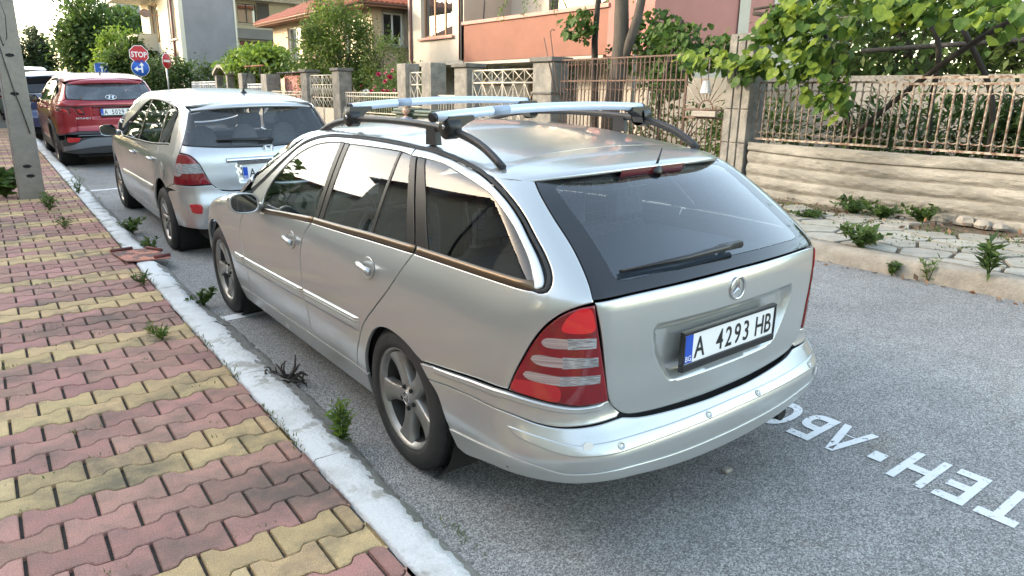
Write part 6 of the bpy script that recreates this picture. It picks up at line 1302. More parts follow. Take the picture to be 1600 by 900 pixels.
def tile_rows(q0, q1, e0, e1, nrow, parent, O_):
    """courses of half round tiles on a roof slope from eaves q0-q1 to ridge e0-e1, joined: each is a few pixels"""
    m = MB(); nrm = (q1-q0).cross(e0-q0).normalized(); nrm = nrm if nrm.z > 0 else -nrm
    for r in range(nrow):
        a, c = q0.lerp(e0, r/nrow), q1.lerp(e1, r/nrow); a2, c2 = q0.lerp(e0, (r+1.08)/nrow), q1.lerp(e1, (r+1.08)/nrow); n = max(2, int((c-a).length/.21))
        for k in range(n):
            p0, p1 = a.lerp(c, k/n), a.lerp(c, (k+1)/n); u = (p1-p0); up = (a2-a); vs = []
            for s in (0, 1):
                for j in range(5): t_ = j/4; vs.append(p0+u*t_+up*s+nrm*(.035+.055*math.sin(PI*t_)+(.02 if s == 0 else 0)))
            m.add(vs, [(j, j+1, j+6, j+5) for j in range(4)]+[(0, 1, 2, 3, 4)])
    tag(m.part('roof_tiles', TILE, parent, O_), kind='stuff')
tile_rows(A, B_, E1, E2, 9, h2, O2); tile_rows(D, A, E1, E1, 9, h2, O2)
m = MB(); m.bevbox(12.2, 12.8, 25.6, 26.2, 5.3, 7.4, .02); m.part('chimney', BEIGE, h2, O2)
# grey three storey house
h3 = thing('grey_house', 'grey three storey house with a blank side wall and cream balconies', 'house', (9, 44, 1)); O3 = Matrix.Translation((-9, -44, -1))
GREY = mat('grey_render', (.235, .235, .24), .95, col2=(.185, .185, .19), scale=.9, bump=.5, bscale=22, det=9); CR2 = mat('pale_render', (.60, .56, .45), .92, col2=(.52, .48, .385), scale=1, bump=.2, bscale=50)
m = MB(); m.box(7.22, 9.80, 39.97, 40.2, .6, 7.6); m.part('blank_wall', GREY, h3, O3); m = MB(); m.box(7.0, 7.217, 39.95, 40.2, .6, 7.6); m.part('corner_strip', CR2, h3, O3); m = MB(); m.box(9.803, 9.90, 39.94, 40.2, .6, 7.6); m.box(9.6, 9.8, 40.2, 46, .6, 7.6); m.part('edge_strip', CR2, h3, O3)
wall_open(h3, 'street_wall', CR2, O3 @ FW(7.0, 50, .6), 10, 7, [(7.6, 9.3, 3.6, 6.0), (7.9, 9.2, .9, 2.9), (2.5, 5.0, 3.6, 5.8)], .2); window(h3, O3 @ FW(7.0, 50, .6), 7.6, 9.3, 3.6, 6.0, BROWNF, 2, .2, CR2); window(h3, O3 @ FW(7.0, 50, .6), 7.9, 9.2, .9, 2.9, WHITEF, 2, .2, CR2); window(h3, O3 @ FW(7.0, 50, .6), 2.5, 5.0, 3.6, 5.8, BROWNF, 2, .2)
m = MB(); m.tube([(6.93, 41.3, 7.6), (6.93, 41.3, 1)], .06, 8); m.part('drain_pipe', mat('pipe_brown', (.14, .05, .04), .4), h3, O3)
m = MB(); m.box(6.0, 7.0, 46.0, 49.5, 3.75, 3.95); m.box(6.0, 6.12, 46.0, 49.5, 3.95, 4.7); m.box(6.12, 7.0, 46.0, 46.12, 3.95, 4.7); m.part('balcony', CR2, h3, O3)
m = MB(); m.box(5.2, 7.0, 43.5, 50, 6.6, 6.85); m.part('roof_overhang', CR2, h3, O3); m = MB(); m.box(6.6, 20, 39.8, 50.2, 7.603, 7.85); m.part('roof', GREY, h3, O3)
m = MB(); m.tube([(6.3, 44.5, 5.6), (7.0, 44.7, 5.6)], .03, 6); m.lathe([(0, 0), (.15, .03), (.27, .09)], 18, T((6.2, 44.3, 5.6)) @ RX(1.1) @ RZ(.6)); m.part('satellite_dish', mat('dish', (.26, .17, .14), .6), h3, O3)
wall_open(h3, 'recessed_wall', CR2, O3 @ FS(9.9, 46, .6), 10, 7, [(1.85, 3.0, 5.05, 6.2), (1.85, 3.6, 2.2, 4.0)], .15); window(h3, O3 @ FS(9.9, 46, .6), 1.85, 3.0, 5.05, 6.2, DARKF, 2, .15, CR2, curtain=True); window(h3, O3 @ FS(9.9, 46, .6), 1.85, 3.6, 2.2, 4.0, DARKF, 3, .15, CR2)
m = MB(); m.box(12.95, 13.7, 45.9, 45.97, 5.5, 6.9); m.part('dark_panel', DARKF, h3, O3); m = MB(); m.box(9.9, 20, 45.2, 45.997, 4.70, 5.28); m.part('balcony_band', GREY, h3, O3); m = MB(); m.box(9.9, 20, 44.9, 45.2, 6.95, 7.2); m.part('eaves', WHITEF, h3, O3)
m = MB()
for k in range(14): m.tube([(13.8+k*.12, 45.25, 5.28), (13.8+k*.12, 45.25, 5.75)], .012, 4)
m.tube([(13.8, 45.25, 5.75), (15.4, 45.25, 5.75)], .015, 4); tag(m.part('balcony_railing', WHITEF, h3, O3), kind='stuff')
m = MB(); m.bevbox(9.95, 10.6, 45.55, 45.95, 3.3, 3.9, .02); m.part('air_conditioner', DARKF, h3, O3)
# farther buildings at the end of the street
h4 = thing('end_house', 'low pale house with a railed terrace at the street end', 'house', (1.5, 72, 1.2)); m = MB(); m.box(1.2, 6.5, 70, 80, .3, 2.6); m.v = [(x-1.5, y_-72, z-1.2) for x, y_, z in m.v]; m.part('house_wall', CR2, h4)
m = MB(); m.box(1.0, 6.8, 68.8, 80, 2.6, 2.85); m.v = [(x-1.5, y_-72, z-1.2) for x, y_, z in m.v]; m.part('terrace_slab', CR2, h4); m = MB()
for k in range(24): m.tube([(-.45+k*.24, -3.1, 1.65), (-.45+k*.24, -3.1, 2.55)], .015, 4)
for z in (2.0, 2.3, 2.55): m.tube([(-.45, -3.1, z), (5.2, -3.1, z)], .02, 4)
tag(m.part('terrace_railing', WHITEF, h4), kind='stuff')
h5 = thing('far_block', 'flat topped grey building rising behind the dark trees', 'house', (12, 85, 0)); m = MB(); m.box(-.9, 1.6, 0, 8, 0, 11.6); m.part('house_wall', GREY, h5); m = MB(); m.box(-1.1, 1.8, -.2, 8.2, 11.6, 11.9); m.part('roof', CR2, h5)
# houses on the near side of the street, behind the pavement: outside the picture but mirrored in the car windows and shading the road
for i, (y0, y1, x1, hh, rh, c) in enumerate(((-22, -12.5, -9.3, 5.4, 2.6, CREAMW), (-10.5, -2, -8.4, 5.9, 2.8, CR2), (-.5, 8.5, -8.6, 6.2, 2.9, BEIGE), (10.5, 19, -8.2, 6.6, 2.8, CREAMW), (21, 30, -10.6, 6.6, 2.2, CR2), (32, 44, -11, 7.0, 2.4, CREAMW), (46, 60, -10.4, 6.2, 2.3, BEIGE))):
    hz = thing('street_house', ('first', 'second', 'third', 'fourth', 'fifth', 'sixth', 'seventh')[i]+' house from the south on the near side of the street, gabled', 'house', (x1, (y0+y1)/2, 0), group='houses across the near pavement'); w = y1-y0
    M_ = T((0, 0, 0)) @ RZ(PI/2); holes = [(w*.15, w*.15+1.3, 3.0, 4.4), (w*.6, w*.6+1.3, 3.0, 4.4), (w*.15, w*.15+1.3, .9, 2.2), (w*.6, w*.6+1.0, .1, 2.2)]
    Mw = T((0, -w/2, .1)) @ RZ(PI/2); wall_open(hz, 'house_wall', c, Mw, w, hh, holes, .12)
    for q in holes: window(hz, Mw, *q, WHITEF, 2, .12)
    m = MB(); m.box(-9, -.0, -w/2, -w/2+.2, .1, hh+.1); m.box(-9, 0, w/2-.2, w/2, .1, hh+.1); m.part('house_wall', c, hz)
    m = MB(); m.add([(.5, -w/2-.4, hh), (.5, w/2+.4, hh), (-4.5, w/2+.4, hh+rh), (-4.5, -w/2-.4, hh+rh), (-9.5, w/2+.4, hh), (-9.5, -w/2-.4, hh)], [(0, 1, 2, 3), (3, 2, 4, 5), (0, 3, 5), (1, 4, 2)]); m.part('roof', TILE, hz)
# ------------------------------------------------------------------ road markings
PAINT = bpy.data.materials.new('road_paint'); PAINT.use_nodes = True
def _paint():
    N, L = nodes(PAINT); b = N['Principled BSDF']; b.inputs['Base Color'].default_value = (.66, .67, .67, 1); b.inputs['Roughness'].default_value = .8
    tc = N.new('ShaderNodeTexCoord'); n = N.new('ShaderNodeTexNoise'); n.inputs['Scale'].default_value = 26; n.inputs['Detail'].default_value = 9; n.inputs['Roughness'].default_value = .75; L.new(tc.outputs['Object'], n.inputs['Vector'])
    r = N.new('ShaderNodeValToRGB'); r.color_ramp.elements[0].position = .57; r.color_ramp.elements[1].position = .64; L.new(n.outputs['Fac'], r.inputs[0])
    t = N.new('ShaderNodeBsdfTransparent'); mx = N.new('ShaderNodeMixShader'); L.new(r.outputs[0], mx.inputs[0]); L.new(b.outputs[0], mx.inputs[1]); L.new(t.outputs[0], mx.inputs[2]); L.new(mx.outputs[0], N['Material Output'].inputs[0])
_paint()
mk = tag(link('road_marking', None), kind='structure')
for ch, yc in (('П', -1.17), ('Л', -1.0), ('А', -.83), ('Т', -.655), ('Е', -.49), ('Н', -.325), ('А', .0), ('Б', .165), ('О', .34), ('Н', .52), ('А', .70), ('М', .89), ('Е', 1.07), ('Н', 1.24), ('Т', 1.42)):
    t = text_mb(ch, .27, .62, ext=0, bold=.011); xs = [v[0] for v in t.v]; cx_ = (min(xs)+max(xs))/2
    t.v = [(1.005-v[1], yc+v[0]-cx_, 0) for v in t.v]; t.v = [(x, y, road_z(x, y)+.004) for x, y, z in t.v]; t.part('letter', PAINT, mk)
t = MB(); t.v = []; t.add([(x, y, road_z(x, y)+.004) for x, y in ((.80, -.195), (.80, -.135), (.88, -.135), (.88, -.195))], [(0, 3, 2, 1)]); t.part('letter', PAINT, mk)
for y in (3.60, 10.38):
    t = MB(); t.grid([[(x, yy, road_z(x, yy)+.004) for x in np.linspace(-.97, 1.0, 6)] for yy in (y-.055, y+.055)], flip=True); t.part('bay_line', PAINT, mk)
# ------------------------------------------------------------------ concrete lamp pole on the pavement
t = thing('utility_pole', 'tall grey concrete utility pole on the brick pavement with black cables', 'pole', (-1.70, 9.45, ZP+rise(9.45)-.01))
POLE = mat('pole_concrete', (.27, .245, .205), .95, col2=(.19, .175, .15), scale=5, bump=1., bscale=38, det=10)
m = MB(); c = [(-.125, -.11), (.125, -.11), (.135, -.095), (.135, .11), (-.135, .11), (-.135, -.095)]
m.add([(x*k, y*k, z) for z, k in ((0, 1.0), (3, .90), (9, .66)) for x, y in c], [(i+6*j, (i+1) % 6+6*j, (i+1) % 6+6*j+6, i+6*j+6) for j in range(2) for i in range(6)]+[tuple(range(12, 18))]); m.part('shaft', POLE, t)
for z in (.30, .42, 1.30, 1.75): m = MB(); m.lathe([(.022, 0), (.018, -.003), (0, -.004)], 8, T((.02*math.sin(z*9), -.112+.004*z, z)) @ RX(PI/2) @ Matrix.Scale(2.2, 4, (1, 0, 0)) @ T((0, 0, .004))); m.part('hole', UNDER, t)
for off, pts in enumerate(([(-.10, 2.6), (-.09, 2.1), (-.05, 1.85), (.0, 1.95), (.02, 2.2), (-.03, 2.45)], [(-.11, 2.0), (-.07, 1.7), (-.02, 1.35), (.03, 1.1), (.075, .82)], [(-.06, 2.9), (-.10, 2.4), (-.115, 2.0)])):
    m = MB(); m.tube([(x, -.125+.012*z-.006*off, z) for x, z in pts], .006, 5); m.part('cable', BLACK, t)
m = MB(); m.tube([(-.137, -.03, 0), (-.126, -.03, 3), (-.09, -.02, 8.5)], .014, 6); m.part('conduit', mat('conduit_grey', (.42, .43, .45), .5), t)
m = MB(); m.tube([(-1.6, 9.65, 7.6), (2.0, 22, 6.0), (5, 32, 5.2), (7.0, 40, 5.15)], .010, 4); m.tube([(-1.6, 9.65, 7.7), (4.5, 18, 4.6), (9.95, 24.6, 4.0)], .009, 4); m.thing('overhead_wire', BLACK, 'thin black service wires strung from the pole to the houses', 'wire')
# ------------------------------------------------------------------ traffic signs
SIGNR = mat('sign_red', (.48, .01, .02), .4); SIGNB = mat('sign_blue', (.01, .10, .46), .4); SIGNW = mat('sign_white', (.78, .78, .78), .4); STEEL = mat('galvanised', (.42, .43, .44), .45, .7)
def sign(label, x, y, zt, boards, yaw=0):
    z0 = rz(x, y)-.05; s = thing('traffic_sign', label, 'sign', (x, y, z0), (0, 0, yaw)); m = MB(); m.tube([(0, 0, 0), (0, 0, zt-z0)], .03, 8); m.part('pole', STEEL, s)
    for kind, zc, r in boards:
        M = T((0, -.04, zc-z0)) @ RX(PI/2); m = MB()
        if kind == 'stop':
            m.prism([(r*math.cos(PI/8+k*PI/4)/math.cos(PI/8), r*math.sin(PI/8+k*PI/4)/math.cos(PI/8)) for k in range(8)], -.01, 0); o = m.part('board', SIGNW, s, M)
            m = MB(); r2 = r*.93; m.prism([(r2*math.cos(PI/8+k*PI/4)/math.cos(PI/8), r2*math.sin(PI/8+k*PI/4)/math.cos(PI/8)) for k in range(8)], .0, .003); m.part('face', SIGNR, o); moved(text_mb('STOP', r*.62, .82, bold=.008), T((0, -r*.31, .006))).part('lettering', SIGNW, o)
        elif kind == 'blue':
            m.lathe([(0, -.01), (r, -.01), (r, 0), (0, 0)], 28); o = m.part('board', SIGNW, s, M); m = MB(); m.lathe([(r*.95, 0), (r*.95, .003), (0, .003)], 28); m.part('face', SIGNB, o)
            a = MB(); w = r*.09; a.prism([(w, -.55*r), (3*w, -.55*r), (3*w, .3*r), (w+.34*r, .28*r), (2*w, .68*r), (2*w-.30*r, .28*r), (w, .3*r), (w, -.02*r), (-.28*r, -.02*r), (-.28*r, .2*r), (-.70*r, -.12*r), (-.28*r, -.44*r), (-.28*r, -.2*r), (w, -.2*r)], .003, .006); a.part('arrow', SIGNW, o)
        elif kind == 'noentry':
            m.lathe([(0, -.01), (r, -.01), (r, 0), (0, 0)], 28); o = m.part('board', SIGNW, s, M); m = MB(); m.lathe([(r*.95, 0), (r*.95, .003), (0, .003)], 28); m.part('face', SIGNR, o); a = MB(); a.box(-r*.7, r*.7, -r*.14, r*.14, .003, .006); a.part('bar', SIGNW, o)
        else:
            m.bevbox(-r, r, -r*.95, r*.95, -.01, 0, .003); o = m.part('board', SIGNW, s, M); m = MB(); m.box(-r*.94, r*.94, -r*.89, r*.89, 0, .003); m.part('face', SIGNB, o)
            a = MB(); w = r*.1; a.prism([(-w, -.6*r), (w, -.6*r), (w, .15*r), (.34*r, .15*r), (0, .65*r), (-.34*r, .15*r), (-w, .15*r)], .003, .006); a.part('arrow', SIGNW, o)
    return s
sign('red octagonal stop sign above a round blue arrow sign, on one pole', 4.24, 36, 3.45, (('stop', 3.10, .39), ('blue', 2.50, .38)), -.05)
sign('round red no entry sign turned sideways on a tilted grey pole', 4.16, 30, 2.9, (('noentry', 2.64, .30),), .80)
sign('small square blue one way sign with a white arrow, seen over the red car', 3.95, 46, 2.95, (('oneway', 2.63, .36),), .0)
# ------------------------------------------------------------------ plants
def leafmat(name, a, b, trans=.35, rough=.55): return mat(name, a, rough, col2=b, scale=2.6, trans=trans, det=3, spec=.35)
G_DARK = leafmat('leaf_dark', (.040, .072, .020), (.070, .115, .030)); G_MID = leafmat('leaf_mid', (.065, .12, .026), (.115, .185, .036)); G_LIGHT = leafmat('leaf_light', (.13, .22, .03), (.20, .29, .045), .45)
G_VINE = leafmat('leaf_vine', (.15, .24, .028), (.28, .35, .05), .5); G_VINE2 = leafmat('leaf_vine_dark', (.050, .11, .018), (.09, .16, .026), .45); G_GREY = leafmat('leaf_grey', (.07, .095, .05), (.11, .14, .075)); G_OLIVE = leafmat('leaf_olive', (.10, .15, .035), (.15, .20, .05), .4)
BARK = mat('bark', (.115, .098, .078), .95, col2=(.062, .052, .042), scale=7, bump=1., bscale=30, stretch=(1, 1, .25)); BARKD = mat('bark_dark', (.045, .036, .028), .95, col2=(.03, .024, .02), scale=9)
SHAPES = {'diamond': ([(0, 0, 0), (.26, .45, .06), (0, 1, -.04), (-.26, .45, .06)], [(0, 1, 2), (0, 2, 3)]), 'narrow': ([(0, 0, 0), (.11, .45, .03), (0, 1, -.05), (-.11, .45, .03)], [(0, 1, 2), (0, 2, 3)]),
  'vine': ([(0, .0, 0), (.20, -.10, -.03), (.46, .18, -.06), (.40, .42, .02), (.30, .62, -.05), (0, .95, -.10), (-.30, .62, -.05), (-.40, .42, .02), (-.46, .18, -.06), (-.20, -.10, -.03), (0, .38, .07)], [(10, 0, 1), (10, 1, 2), (10, 2, 3), (10, 3, 4), (10, 4, 5), (10, 5, 6), (10, 6, 7), (10, 7, 8), (10, 8, 9), (10, 9, 0)])}
def leaves(name, parent, P, size, mats, seed, shape='diamond', outward=None, droop=.35, tint=None, stuff=True, M=None):
    """one leaf per point of P as real faces, joined; leaves lean outward from the clump and droop"""
    r = np.random.default_rng(seed); P = np.asarray(P, float); n = len(P); sv, sf = SHAPES[shape]; sv = np.array(sv)
    ax = r.normal(size=(n, 3)); 
    if outward is not None: ax = ax*.7+outward*.9
    ax[:, 2] -= droop; ax /= np.linalg.norm(ax, axis=1, keepdims=True); up = r.normal(size=(n, 3))*.6+[0, 0, 1.]; sd = np.cross(ax, up); sd /= np.linalg.norm(sd, axis=1, keepdims=True); nn = np.cross(sd, ax)
    s = size*(.6+.8*r.random(n))
    V = (P[:, None]+s[:, None, None]*(sv[None, :, 0, None]*sd[:, None]+sv[None, :, 1, None]*ax[:, None]+sv[None, :, 2, None]*nn[:, None])).reshape(-1, 3); k = len(sv)
    F = (np.arange(n)[:, None, None]*k+np.array(sf)[None]).reshape(-1, 3)
    me = bpy.data.meshes.new(name); me.vertices.add(len(V)); me.vertices.foreach_set('co', V.ravel()); me.loops.add(F.size); me.loops.foreach_set('vertex_index', F.ravel().astype(np.int32)); me.polygons.add(len(F)); me.polygons.foreach_set('loop_start', np.arange(0, F.size, 3, dtype=np.int32)); me.polygons.foreach_set('loop_total', np.full(len(F), 3, dtype=np.int32))
    for q in mats: me.materials.append(q)
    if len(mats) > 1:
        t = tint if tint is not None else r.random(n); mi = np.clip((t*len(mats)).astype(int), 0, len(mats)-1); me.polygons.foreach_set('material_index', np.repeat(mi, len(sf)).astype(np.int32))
    me.update(calc_edges=True); o = link(name, me, parent, M); 
    if stuff: tag(o, kind='stuff')
    return o
def cloud(n, c, rad, seed, clumps=40, cr=.28, shell=.55):
    """leaf positions gathered in clumps through an ellipsoid, gaps between them"""
    r = np.random.default_rng(seed); d = r.normal(size=(clumps, 3)); d /= np.linalg.norm(d, axis=1, keepdims=True); C_ = d*(shell+(1-shell)*r.random((clumps, 1))**.6); w = r.random(clumps)**.8+.25; k = r.choice(clumps, n, p=w/w.sum())
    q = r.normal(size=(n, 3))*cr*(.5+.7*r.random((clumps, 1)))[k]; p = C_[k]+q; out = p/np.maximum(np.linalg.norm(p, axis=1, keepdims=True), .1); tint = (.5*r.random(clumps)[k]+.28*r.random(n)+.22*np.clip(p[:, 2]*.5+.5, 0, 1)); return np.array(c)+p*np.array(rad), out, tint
def tree(name, label, cat, base, c, rad, n, size, mats, seed, clumps=50, cr=.24, bark=None, trunk_r=.16, shape='diamond', limbs=6, group=None, shell=.5):
    t = thing(name, label, cat, base, group=group); r = random.Random(seed); B0 = Vector(base); cc = Vector(c)-B0; rd = Vector(rad)
    m = MB(); f = cc-Vector((0, 0, rd.z*.45)); m.tube([(0, 0, -.1), f*.5+Vector((.06*rd.x, 0, 0)), f, cc+Vector((0, 0, rd.z*.5))], [trunk_r*1.25, trunk_r, trunk_r*.8, trunk_r*.25], 9)
    tr = m.part('trunk', bark or BARK, t)
    for k in range(limbs):
        a = 2*PI*k/limbs+r.random(); e = cc+Vector((rd.x*.75*math.cos(a), rd.y*.75*math.sin(a), rd.z*(.1+.6*r.random()))); mm = f.lerp(e, .45)+Vector((0, 0, rd.z*.12)); m = MB(); m.tube([f, mm, e], [trunk_r*.5, trunk_r*.32, trunk_r*.08], 6); m.part('limb', bark or BARK, tr)
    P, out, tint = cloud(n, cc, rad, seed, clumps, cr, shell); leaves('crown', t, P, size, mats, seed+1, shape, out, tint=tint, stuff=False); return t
DK = [G_DARK, G_DARK, G_MID]; MD = [G_DARK, G_MID, G_OLIVE]; LT = [G_MID, G_LIGHT, G_LIGHT]
tree('broadleaf_tree', 'large dark green tree behind the red car, left of the light green tree', 'tree', (5.6, 60, 1.0), (5.7, 60, 4.7), (2.3, 2.2, 2.7), 15000, .36, DK, 21, 60, .24, trunk_r=.2, group='trees at the street end')
tree('broadleaf_tree', 'dark green tree with a broad top between the light green tree and grey house', 'tree', (9.2, 64, 1.0), (9.0, 64, 4.9), (2.4, 2.2, 2.4), 14000, .36, DK, 22, 60, .24, trunk_r=.2, group='trees at the street end')
tree('young_tree', 'light green young tree in front of the two dark trees', 'tree', (6.3, 54, .95), (6.35, 54, 3.3), (1.5, 1.4, 1.9), 9000, .24, LT, 23, 50, .24, trunk_r=.10, group='trees at the street end')
tree('broadleaf_tree', 'smaller grey green tree farthest left beside the concrete pole', 'tree', (1.9, 66, 1.0), (1.8, 66, 3.6), (1.5, 1.4, 1.9), 8000, .32, [G_DARK, G_GREY, G_GREY], 24, 40, .24, trunk_r=.14, group='trees at the street end')
tree('broadleaf_tree', 'dark tree crowding against the corner of the grey house', 'tree', (5.5, 46.5, .8), (5.5, 46.5, 2.7), (1.1, 1.3, 1.4), 8000, .30, DK, 25, 46, .24, trunk_r=.14, group='trees at the street end')
for i, (x, y, lab) in enumerate(((-6, -24, 'street tree far behind the viewer on the near side'), (1, -46, 'tree closing the street behind the viewer, middle one'), (-7, -42, 'tree closing the street behind the viewer, on the near side'), (-5.6, 28.5, 'near pavement tree opposite the red car, left of the street'), (7, -44, 'tree closing the street behind the viewer, on the far side'))):
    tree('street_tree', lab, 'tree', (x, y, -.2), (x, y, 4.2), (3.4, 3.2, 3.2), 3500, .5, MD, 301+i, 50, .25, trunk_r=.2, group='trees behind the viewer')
for i, (x, y, z, rx, ry, rzz, lab) in enumerate(((5.35, 37.6, 1.95, .95, .9, 1.15, 'dark leafy shrub behind the stop sign pole, left of two'), (6.75, 38.2, 1.8, 1.15, .9, 1.25, 'dark leafy shrub under the grey house wall, right of two'))):
    P, o, ti = cloud(4200, (0, 0, z-.6), (rx, ry, rzz), 31+i, 34, .26); s = thing('leafy_shrub', lab, 'shrub', (x, y, .6), group='shrubs by the stop sign'); leaves('crown', s, P, .17, DK, 41+i, 'diamond', o, tint=ti, stuff=False); m = MB(); m.tube([(0, 0, -.2), (.1, 0, z)], [.07, .03], 6); m.part('stem', BARKD, s)
for i, (x, y, z, r_) in enumerate(((3.0, 63, 2.1, .8), (4.6, 56, 1.9, .7))):
    P, o, ti = cloud(1500, (0, 0, .5), (r_, r_, .6), 51+i, 20, .3); s = thing('low_bush', ('light green low bush at the street end, left one', 'light green low bush at the street end, right one')[i], 'bush', (x, y, z-.7), group='low bushes at the street end'); leaves('crown', s, P, .18, LT, 55+i, 'diamond', o, tint=ti, stuff=False)
tree('round_bush', 'big rounded green bush in front of the beige house, behind the grey pillars', 'bush', (8.2, 22.3, .5), (8.15, 22.3, 2.65), (1.35, 1.35, 1.75), 20000, .105, [G_MID, G_MID, G_OLIVE, G_LIGHT], 61, 70, .20, trunk_r=.09, shape='diamond', limbs=8, shell=.45)
P, o, ti = cloud(1600, (0, 0, .75), (.55, .55, .75), 62, 22, .28); s = thing('bush_top', 'narrow leafy shoot rising from the top of the rounded bush', 'bush', (8.1, 23.1, 3.7)); leaves('crown', s, P, .085, [G_MID, G_OLIVE], 63, 'diamond', o, tint=ti, stuff=False)
m = MB(); m.tube([(0, 0, -1.2), (0, 0, 1.2)], [.03, .01], 6); m.part('stem', BARK, s)
tree('slender_shrub', 'thin airy shrub between the rounded bush and the near pillar', 'shrub', (7.9, 18.7, .5), (7.9, 18.7, 2.3), (.65, .65, 1.1), 1900, .075, [G_MID, G_OLIVE], 64, 26, .22, trunk_r=.03, limbs=5)
for i, (x, y, z, rx, ry, rzz, lab, mt) in enumerate(((7.6, 17.0, 1.5, .7, 1.2, .7, 'dark green hedge behind the rose bush', MD), (7.0, 21.5, 1.3, .5, .8, .7, 'leafy green shrub behind the cream double gate', MD), (7.2, 23.4, 1.45, .55, .8, .7, 'leafy shrub between the pink shed and grey pillar', [G_MID, G_OLIVE]))):
    P, o, ti = cloud(3200, (0, 0, z-.6), (rx, ry, rzz), 71+i, 30, .28); s = thing('garden_shrub', lab, 'shrub', (x, y, .6), group='shrubs behind the cream fences'); leaves('crown', s, P, .085, mt, 75+i, 'diamond', o, tint=ti, stuff=False); m = MB(); m.tube([(0, 0, -.2), (0, 0, z-.5)], .03, 5); m.part('stem', BARKD, s)
# rose bush in bloom
s = thing('rose_bush', 'rose bush with dark pink blooms behind the low cream fence', 'rose bush', (6.75, 15.7, .6)); P, o, ti = cloud(2600, (0, 0, .95), (.38, 1.3, .62), 81, 28, .26); leaves('crown', s, P, .07, MD, 82, 'diamond', o, tint=ti, stuff=False)
for a in range(5): m = MB(); m.tube([(0, -.8+a*.4, -.1), (.05, -.9+a*.45, 1.3)], [.014, .006], 5); m.part('stem', BARKD, s)
ROSE = [mat('rose_crimson', (.42, .015, .07), .6, col2=(.30, .008, .05), scale=30), mat('rose_pink', (.55, .16, .20), .6, col2=(.45, .12, .16), scale=30), mat('rose_white', (.62, .62, .55), .6)]
rr = random.Random(5)
for dy, z, rs, k in ((.18, 1.42, .085, 0), (-.45, 1.34, .095, 0), (-.20, 1.24, .075, 0), (-.22, 1.44, .06, 1), (-.05, 1.0, .075, 0), (.62, .98, .09, 0), (-.30, .98, .095, 0), (1.25, 1.12, .05, 0), (-.62, 1.50, .06, 1), (-.66, 1.02, .06, 1), (.95, .98, .10, 2), (1.15, .92, .08, 2), (.40, 1.10, .06, 1)):
    m = MB()
    for ring, (rad, tz, np_) in enumerate(((.95, .1, 7), (.68, .5, 6), (.36, .85, 5))):
        for p in range(np_):
            a = 2*PI*p/np_+ring*.5; u, v = Vector((math.cos(a), math.sin(a), 0)), Vector((-math.sin(a), math.cos(a), 0)); b0 = Vector((0, 0, -.2)); m.add([tuple((q)*rs) for q in (b0, u*rad*.6-v*.5*rad+Vector((0, 0, tz*.4)), u*rad+Vector((0, 0, tz)), u*rad*.6+v*.5*rad+Vector((0, 0, tz*.4)))], [(0, 1, 2, 3)], True)
    o = m.part('flower', ROSE[k], s); o.location = (-.36, dy, z); o.rotation_euler = (rr.random()-.5, -1.0+.4*rr.random(), rr.random())
# grape arbour
s = thing('grape_arbour', 'bright green grape arbour on an orange beam, left of the shed', 'vine', (7.1, 28.3, .5)); P, o, ti = cloud(5200, (0, 0, 2.15), (.95, 3.0, .50), 91, 44, .24); P2, o2_, t2 = cloud(2200, (0, 1.4, 1.35), (.5, .8, .8), 92, 20, .3)
leaves('crown', s, np.concatenate([P, P2]), .15, [G_MID, G_LIGHT, G_LIGHT], 93, 'vine', np.concatenate([o, o2_]), tint=np.concatenate([ti, t2*.6])); m = MB(); m.tube([(-.7, -3.2, 1.95), (-.7, 3.2, 1.95)], .035, 6); m.part('beam', mat('beam_orange', (.38, .16, .07), .7), s)
for yy in (-2.8, 0, 2.8): m = MB(); m.tube([(-.7, yy, 0), (-.7, yy, 1.95)], .03, 6); m.part('post', BARKD, s)
m = MB(); m.tube([(0, 0, 0), (.1, .3, 1.0), (-.1, .2, 2.0)], [.05, .04, .025], 6); m.part('trunk', BARKD, s)
# the forked tree behind the brown fence
s = thing('forked_tree', 'grey forked tree trunk rising behind the tall brown fence', 'tree', (7.05, 7.95, .35)); m = MB()
m.tube([(0, .02, -.1), (0, .0, .9), (.03, -.10, 1.6), (.02, -.14, 2.2), (-.02, -.12, 3.2), (0, .1, 5.2)], [.165, .155, .150, .135, .11, .05], 14); tk = m.part('trunk', BARK, s); m = MB(); m.tube([(.03, -.14, 1.55), (.05, -.30, 2.05), (.08, -.46, 2.55), (.1, -.60, 3.3), (.2, -1.2, 4.8)], [.06, .085, .08, .065, .03], 12); m.part('limb', BARK, tk)
m = MB(); m.tube([(.2, .55, -.1), (.25, .70, 1.2), (.2, .72, 2.2), (.1, .55, 3.2)], [.08, .07, .06, .04], 9); m.part('limb', BARKD, tk)
P, o, ti = cloud(9000, (.4, .1, 5.2), (2.6, 3.0, 1.6), 101, 60, .22); leaves('crown', s, P, .11, MD, 102, 'diamond', o, tint=ti, stuff=False)
P = []; r = np.random.default_rng(103)
for (y0, z0, y1, z1, x) in ((1.2, 3.35, .9, 2.62, -.6), (1.9, 3.2, 1.95, 2.60, -.5), (.7, 3.3, .75, 2.72, -.5), (2.6, 3.1, 2.85, 2.66, -.45), (1.5, 3.3, 1.45, 2.75, -.6)):
    for k in range(24):
        t_ = k/24; P += [(x+.1*r.normal()*.3, y0+(y1-y0)*t_+sg*.03, z0+(z1-z0)*t_) for sg in (-1, 1)]
leaves('drooping_leaves', s, P, .085, [G_LIGHT, G_MID], 104, 'narrow', None, droop=.5)
